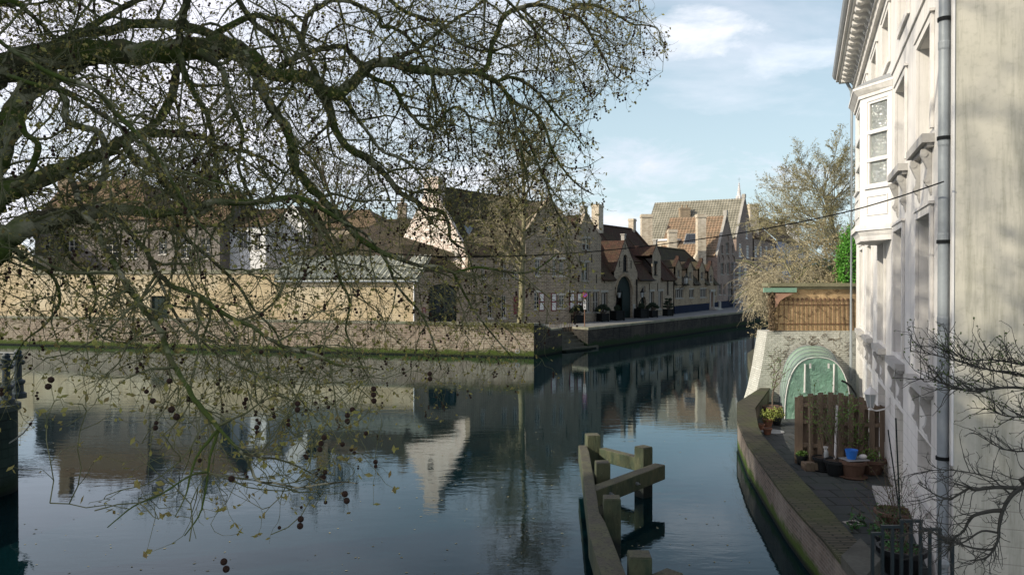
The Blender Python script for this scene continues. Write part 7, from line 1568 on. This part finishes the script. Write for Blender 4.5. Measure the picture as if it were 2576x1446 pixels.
# weeping tree over the canal
wb = D(2012, 718, 41.0); wb.z = .75
r_ = thing('weeping_tree', 'pale sunlit weeping tree trailing catkins over the canal beside the garden wall', 'tree', wb); rg = random.Random(9); mb = MB(); tw = MB(); lf = Mesh2(); top = wb + Vector((-.6, 0, 3.6))
mb.tube([wb, wb + Vector((-.1, 0, 1.5)), top], [.22, .18, .15], 9)
for k in range(26):
    a = rg.uniform(0, 6.28) if k > 11 else rg.uniform(2.4, 4.0); L_ = rg.uniform(1.8, 3.6); d = Vector((math.cos(a), math.sin(a) * .8, rg.uniform(.6, 1.4))); pts = walk(top + Vector((0, 0, rg.uniform(-.8, .3))), d, L_, 12, rg, .09, -.10); mb.tube(pts, list(np.linspace(.07, .012, 13)), 5, cap=False)
    for i in range(3, 13):
        for _ in range(5):
            if (proj(pts[i]) or (0, 0))[0] < 1893: continue
            d2_ = (rv(rg) * .8 + (pts[i] - pts[i - 1]).normalized() * .8 + Vector((0, 0, .2))); q = walk(pts[i], d2_, rg.uniform(.6, 1.5) * (.6 + i / 16), 9, rg, .14, -.24); tw.tube(q, list(np.linspace(.012, .005, 10)), 3, cap=False)
            for j in range(2, 10):
                lf.add(q[j] + rv(rg) * .05 + Vector((0, 0, -.04)), rg.uniform(.018, .045))
mb.build('trunk', plain('mossy_branch', (.16, .17, .07), .9, .3, 4), r_, uv=False, smooth=True); tw.build('trailing_twigs', plain('pale_straw_twig', (.33, .285, .19), .9, .3, 4), r_, uv=False); lf.build('catkins', plain('cream_catkins', (.38, .34, .23), .9, .3, 4), r_, 2)
# trailing strand group reaching lowest in front of the quay end
wb2 = D(1975, 790, 33.0); r_ = thing('catkin_shrub', 'cream catkin covered shrub hanging beside the end of the tan brick wall', 'shrub', (wb2.x, wb2.y, 1.0)); tw = MB(); lf = Mesh2(); rg = random.Random(12)
st = Vector((D(1960, 740, 32.5).x, 32.5, 3.2)); tw.tube([(st.x + .4, 32.8, .9), st, D(1950, 705, 32.5)], [.08, .06, .04], 6)
for k in range(110):
    u = rg.uniform(1905, 1975); v = rg.gauss(0, 18) + 712 + max(0, (1930 - u)) * .6; p = D(u, v, 32.5 + rg.uniform(-1, 1.2)); q = walk(p, Vector((rg.gauss(-.1, .25), rg.gauss(0, .3), .1)), rg.uniform(.7, 1.6), 9, rg, .14, -.26); tw.tube([st.lerp(p, .4) + rv(rg) * .08] + q, [.012] + list(np.linspace(.009, .004, 10)), 3, cap=False)
    for j in range(2, 10):
        for _k in range(2): lf.add(q[j] + rv(rg) * .04, rg.uniform(.018, .042))
tw.build('stems', plain('pale_straw_twig', (.33, .285, .19)), r_, uv=False); lf.build('catkins', plain('cream_catkins', (.38, .34, .23)), r_, 5)
# large bare tree behind the white house, smaller twiggy trees and evergreens
prm3 = dict(wig=.10, up=[0, .04, .02, 0, 0], cnt=[44, 11, 9, 6], ang=[1.05, .7, .6, .6], len=[.60, .5, .5, .5], rad=[.28, .45, .45, .5], lev=4, split=2, nl=1, ls=.06, tap=.3); prm3['from'] = [.16, .2, .15, .1]; prm3['rmin'] = .011
x = (2165 - CX) / F * 62; make_tree('bare_tree', 'big bare spreading tree rising behind the white canal house', (x, 62, .8), 13.2, 64, prm3, plain('olive_bark', (.20, .18, .11), .9, .3, 3), plain('olive_twigs', (.30, .27, .17), .9, .3, 3), plain('budding_leaf', (.22, .20, .07)), trad=.27, lean=(-.04, 0))
prm4 = dict(wig=.14, up=[0, .03, -.02, -.05], cnt=[18, 10, 8, 4], ang=[.8, .8, .7, .6], len=[.6, .5, .5, .5], rad=[.45, .5, .5, .6], lev=3, split=2, nl=3, ls=.05, tap=.4); prm4['from'] = [.15, .15, .1, .1]
for (u, Y, h, sd, lab) in ((2068, 38, 5.4, 71, 'brown twiggy tree with pale catkins directly over the tan brick wall'), (2112, 40, 6.0, 72, 'taller twiggy tree between the ivy mass and the white house'), (2030, 50, 6.2, 73, 'twiggy tree behind the weeping tree, right of the far rendered house')):
    make_tree('twiggy_tree', lab, ((u - CX) / F * Y, Y, .7), h, sd, prm4, BARK_P, TWP, plain('straw_catkins', (.32, .27, .15), .9, .3, 2), trad=.15)
for (u, v, Y, R, sq, mt, lab, nm, n) in ((2078, 696, 46, 1.5, (1.1, .9, .75), LEAF_DK, 'dark ivy covered mass rising just over the tan brick wall', 'ivy_bush', 7000), (2142, 668, 38, 1.05, (.75, .8, 1.9), LEAF_BR, 'bright green conifer column wedged against the white house', 'evergreen_bush', 8000)):
    c = D(u, v, Y); r_ = thing(nm, lab, 'bush', (c.x, c.y, .7)); lf = Mesh2(); rg = random.Random(n)
    for _ in range(n):
        d = rv(rg).normalized(); q = R * (.55 + .45 * rg.random()) * (1 + .22 * math.sin(d.x * 7 + d.z * 9) * math.cos(d.y * 6)); lf.add(c + Vector((d.x * q * sq[0], d.y * q * sq[1], d.z * q * sq[2])), rg.uniform(.03, .07))
    lf.build('leaves', mt, r_, n); mb = MB(); mb.tube([(c.x, c.y, .6), (c.x, c.y, c.z - R * .3), (c.x, c.y, c.z + R * .5)], [.14, .1, .03], 6); mb.sphere(c, R * .5, 10, 7, sq=sq); mb.build('stem', BARK_D, r_, uv=False)

# ---- unseen trees added outside the frame to shade facade and patio
prm5 = dict(wig=.12, up=[0, .03, .0, 0, 0], cnt=[16, 8, 7], ang=[.8, .7, .6], len=[.55, .5, .5], rad=[.42, .5, .5], lev=3, split=2, nl=34, ls=.15, tap=.35, lj=.35); prm5['from'] = [.3, .2, .1]
for (x, y, h, sd, lab) in ((-13.6, 3.8, 11.5, 81, 'unseen leafing tree added for shade beside the plane tree, outside the left edge'), (-16.0, -1.5, 12.5, 82, 'unseen leafing tree added for shade furthest back on the near left bank')):
    make_tree('shade_tree', lab, (x, y, 2.0), h, sd, prm5, BARKP, TW, BUD, trad=.4, lean=(.12, .0))

# ---- budding branches reaching in from the right
r_ = thing('magnolia', 'dark bare branches with fresh green buds reaching in from the right edge', 'tree', (5.6, 4.6, ZP)); mb = MB(); tw = MB(); lf = Mesh2(); rg = random.Random(15)
hub = Vector((5.3, 4.9, 3.2)); mb.tube([(5.6, 4.6, -.6), (5.6, 4.7, 1.2), (5.4, 4.8, 2.4), hub, hub + Vector((-.1, .1, 1.2))], [.13, .11, .09, .07, .03], 9)
BR = [
 (5.3, 5.8, 4.0, 'f', [(2800, 1010), (2680, 1000), (2576, 976), (2504, 976), (2459, 984), (2421, 980), (2388, 972), (2361, 959), (2316, 951)]),
 (5.3, 5.8, 3.6, 'f', [(2800, 980), (2690, 950), (2576, 943), (2518, 935), (2464, 924), (2410, 908), (2343, 891), (2290, 882)]),
 (5.3, 5.7, 3.2, 'f', [(2780, 960), (2640, 925), (2560, 915), (2500, 905), (2440, 905), (2390, 890)]),
 (5.4, 5.6, 3.0, 'f', [(2760, 1080), (2640, 1062), (2576, 1050), (2530, 1046), (2505, 1036)]),
 (5.4, 5.6, 3.0, 's', [(2700, 1150), (2620, 1130), (2560, 1135), (2515, 1125), (2480, 1105)]),
 (5.2, 5.4, 6.0, 's', [(2760, 1120), (2640, 1170), (2576, 1222), (2545, 1245), (2523, 1283), (2513, 1326), (2512, 1352), (2499, 1382), (2477, 1404), (2440, 1409)]),
 (5.2, 5.6, 5.0, 's', [(2640, 1215), (2574, 1226), (2504, 1225), (2450, 1231), (2440, 1226), (2413, 1242), (2388, 1254), (2356, 1245), (2310, 1215)]),
 (5.3, 5.6, 4.6, 's', [(2523, 1283), (2491, 1285), (2450, 1296), (2434, 1315), (2423, 1336), (2396, 1358), (2385, 1385)]),
 (5.5, 6.0, 2.0, 's', [(2545, 1245), (2515, 1220), (2494, 1202), (2440, 1188), (2370, 1181), (2289, 1193), (2251, 1210)]),
 (5.5, 5.8, 2.4, 's', [(2396, 1358), (2360, 1345), (2330, 1330), (2300, 1340)]),
 (5.4, 5.5, 2.4, 's', [(2513, 1340), (2470, 1335), (2430, 1360), (2400, 1370), (2380, 1362)]),
 (5.4, 5.6, 2.4, 's', [(2500, 1382), (2450, 1378), (2400, 1362), (2350, 1340), (2320, 1335)]),
]
for d0, d1, rr_, kd, pl in BR:
    n = len(pl); P_ = [D(u, v, d0 + (d1 - d0) * i / (n - 1)) for i, (u, v) in enumerate(pl)]
    if pl[0][0] > 2600: P_ = [hub + rv(rg) * .05] + P_
    pts = catmull(P_, 4); rad = rr_ / F * d0; R_ = list(np.linspace(rad * 1.3, rad * .28, len(pts))); mb.tube(pts, R_, 6, cap=False)
    for i in range(6, len(pts)):
        for _ in range(2 if kd == 'f' else 1):
            td = (pts[i] - pts[i - 1]).normalized(); d = td * .8 + rv(rg) * .5 + Vector((0, 0, .5 if kd == 'f' else .1)); q = walk(pts[i], d, rg.uniform(.10, .34) if kd == 'f' else rg.uniform(.08, .30), 5, rg, .25, .04)
            if (proj(q[-1]) or (9999, 0))[0] < 2240: continue
            tw.tube(q, list(np.linspace(.0038, .0018, 6)), 4, cap=False)
            for j in range(1, 6):
                if rg.random() < .6:
                    e = walk(q[j], (q[j] - q[j - 1]).normalized() + rv(rg) * .6 + Vector((0, 0, .2)), rg.uniform(.03, .10), 3, rg, .3, .05); tw.tube(e, [.0022, .0018, .0016, .0020], 3, cap=False)
                    if kd == 'f':
                        for _k in range(2): lf.add(e[-1] + rv(rg) * .004, rg.uniform(.006, .012))
mb.build('trunk', plain('dark_smooth_bark', (.06, .06, .05), .85, .3, 5, bumpy=.3), r_, uv=False, smooth=True); tw.build('twigs', plain('dark_smooth_bark', (.06, .06, .05)), r_, uv=False); lf.build('buds', plain('green_bud', (.09, .14, .03), .6, .4, 9), r_, 8)
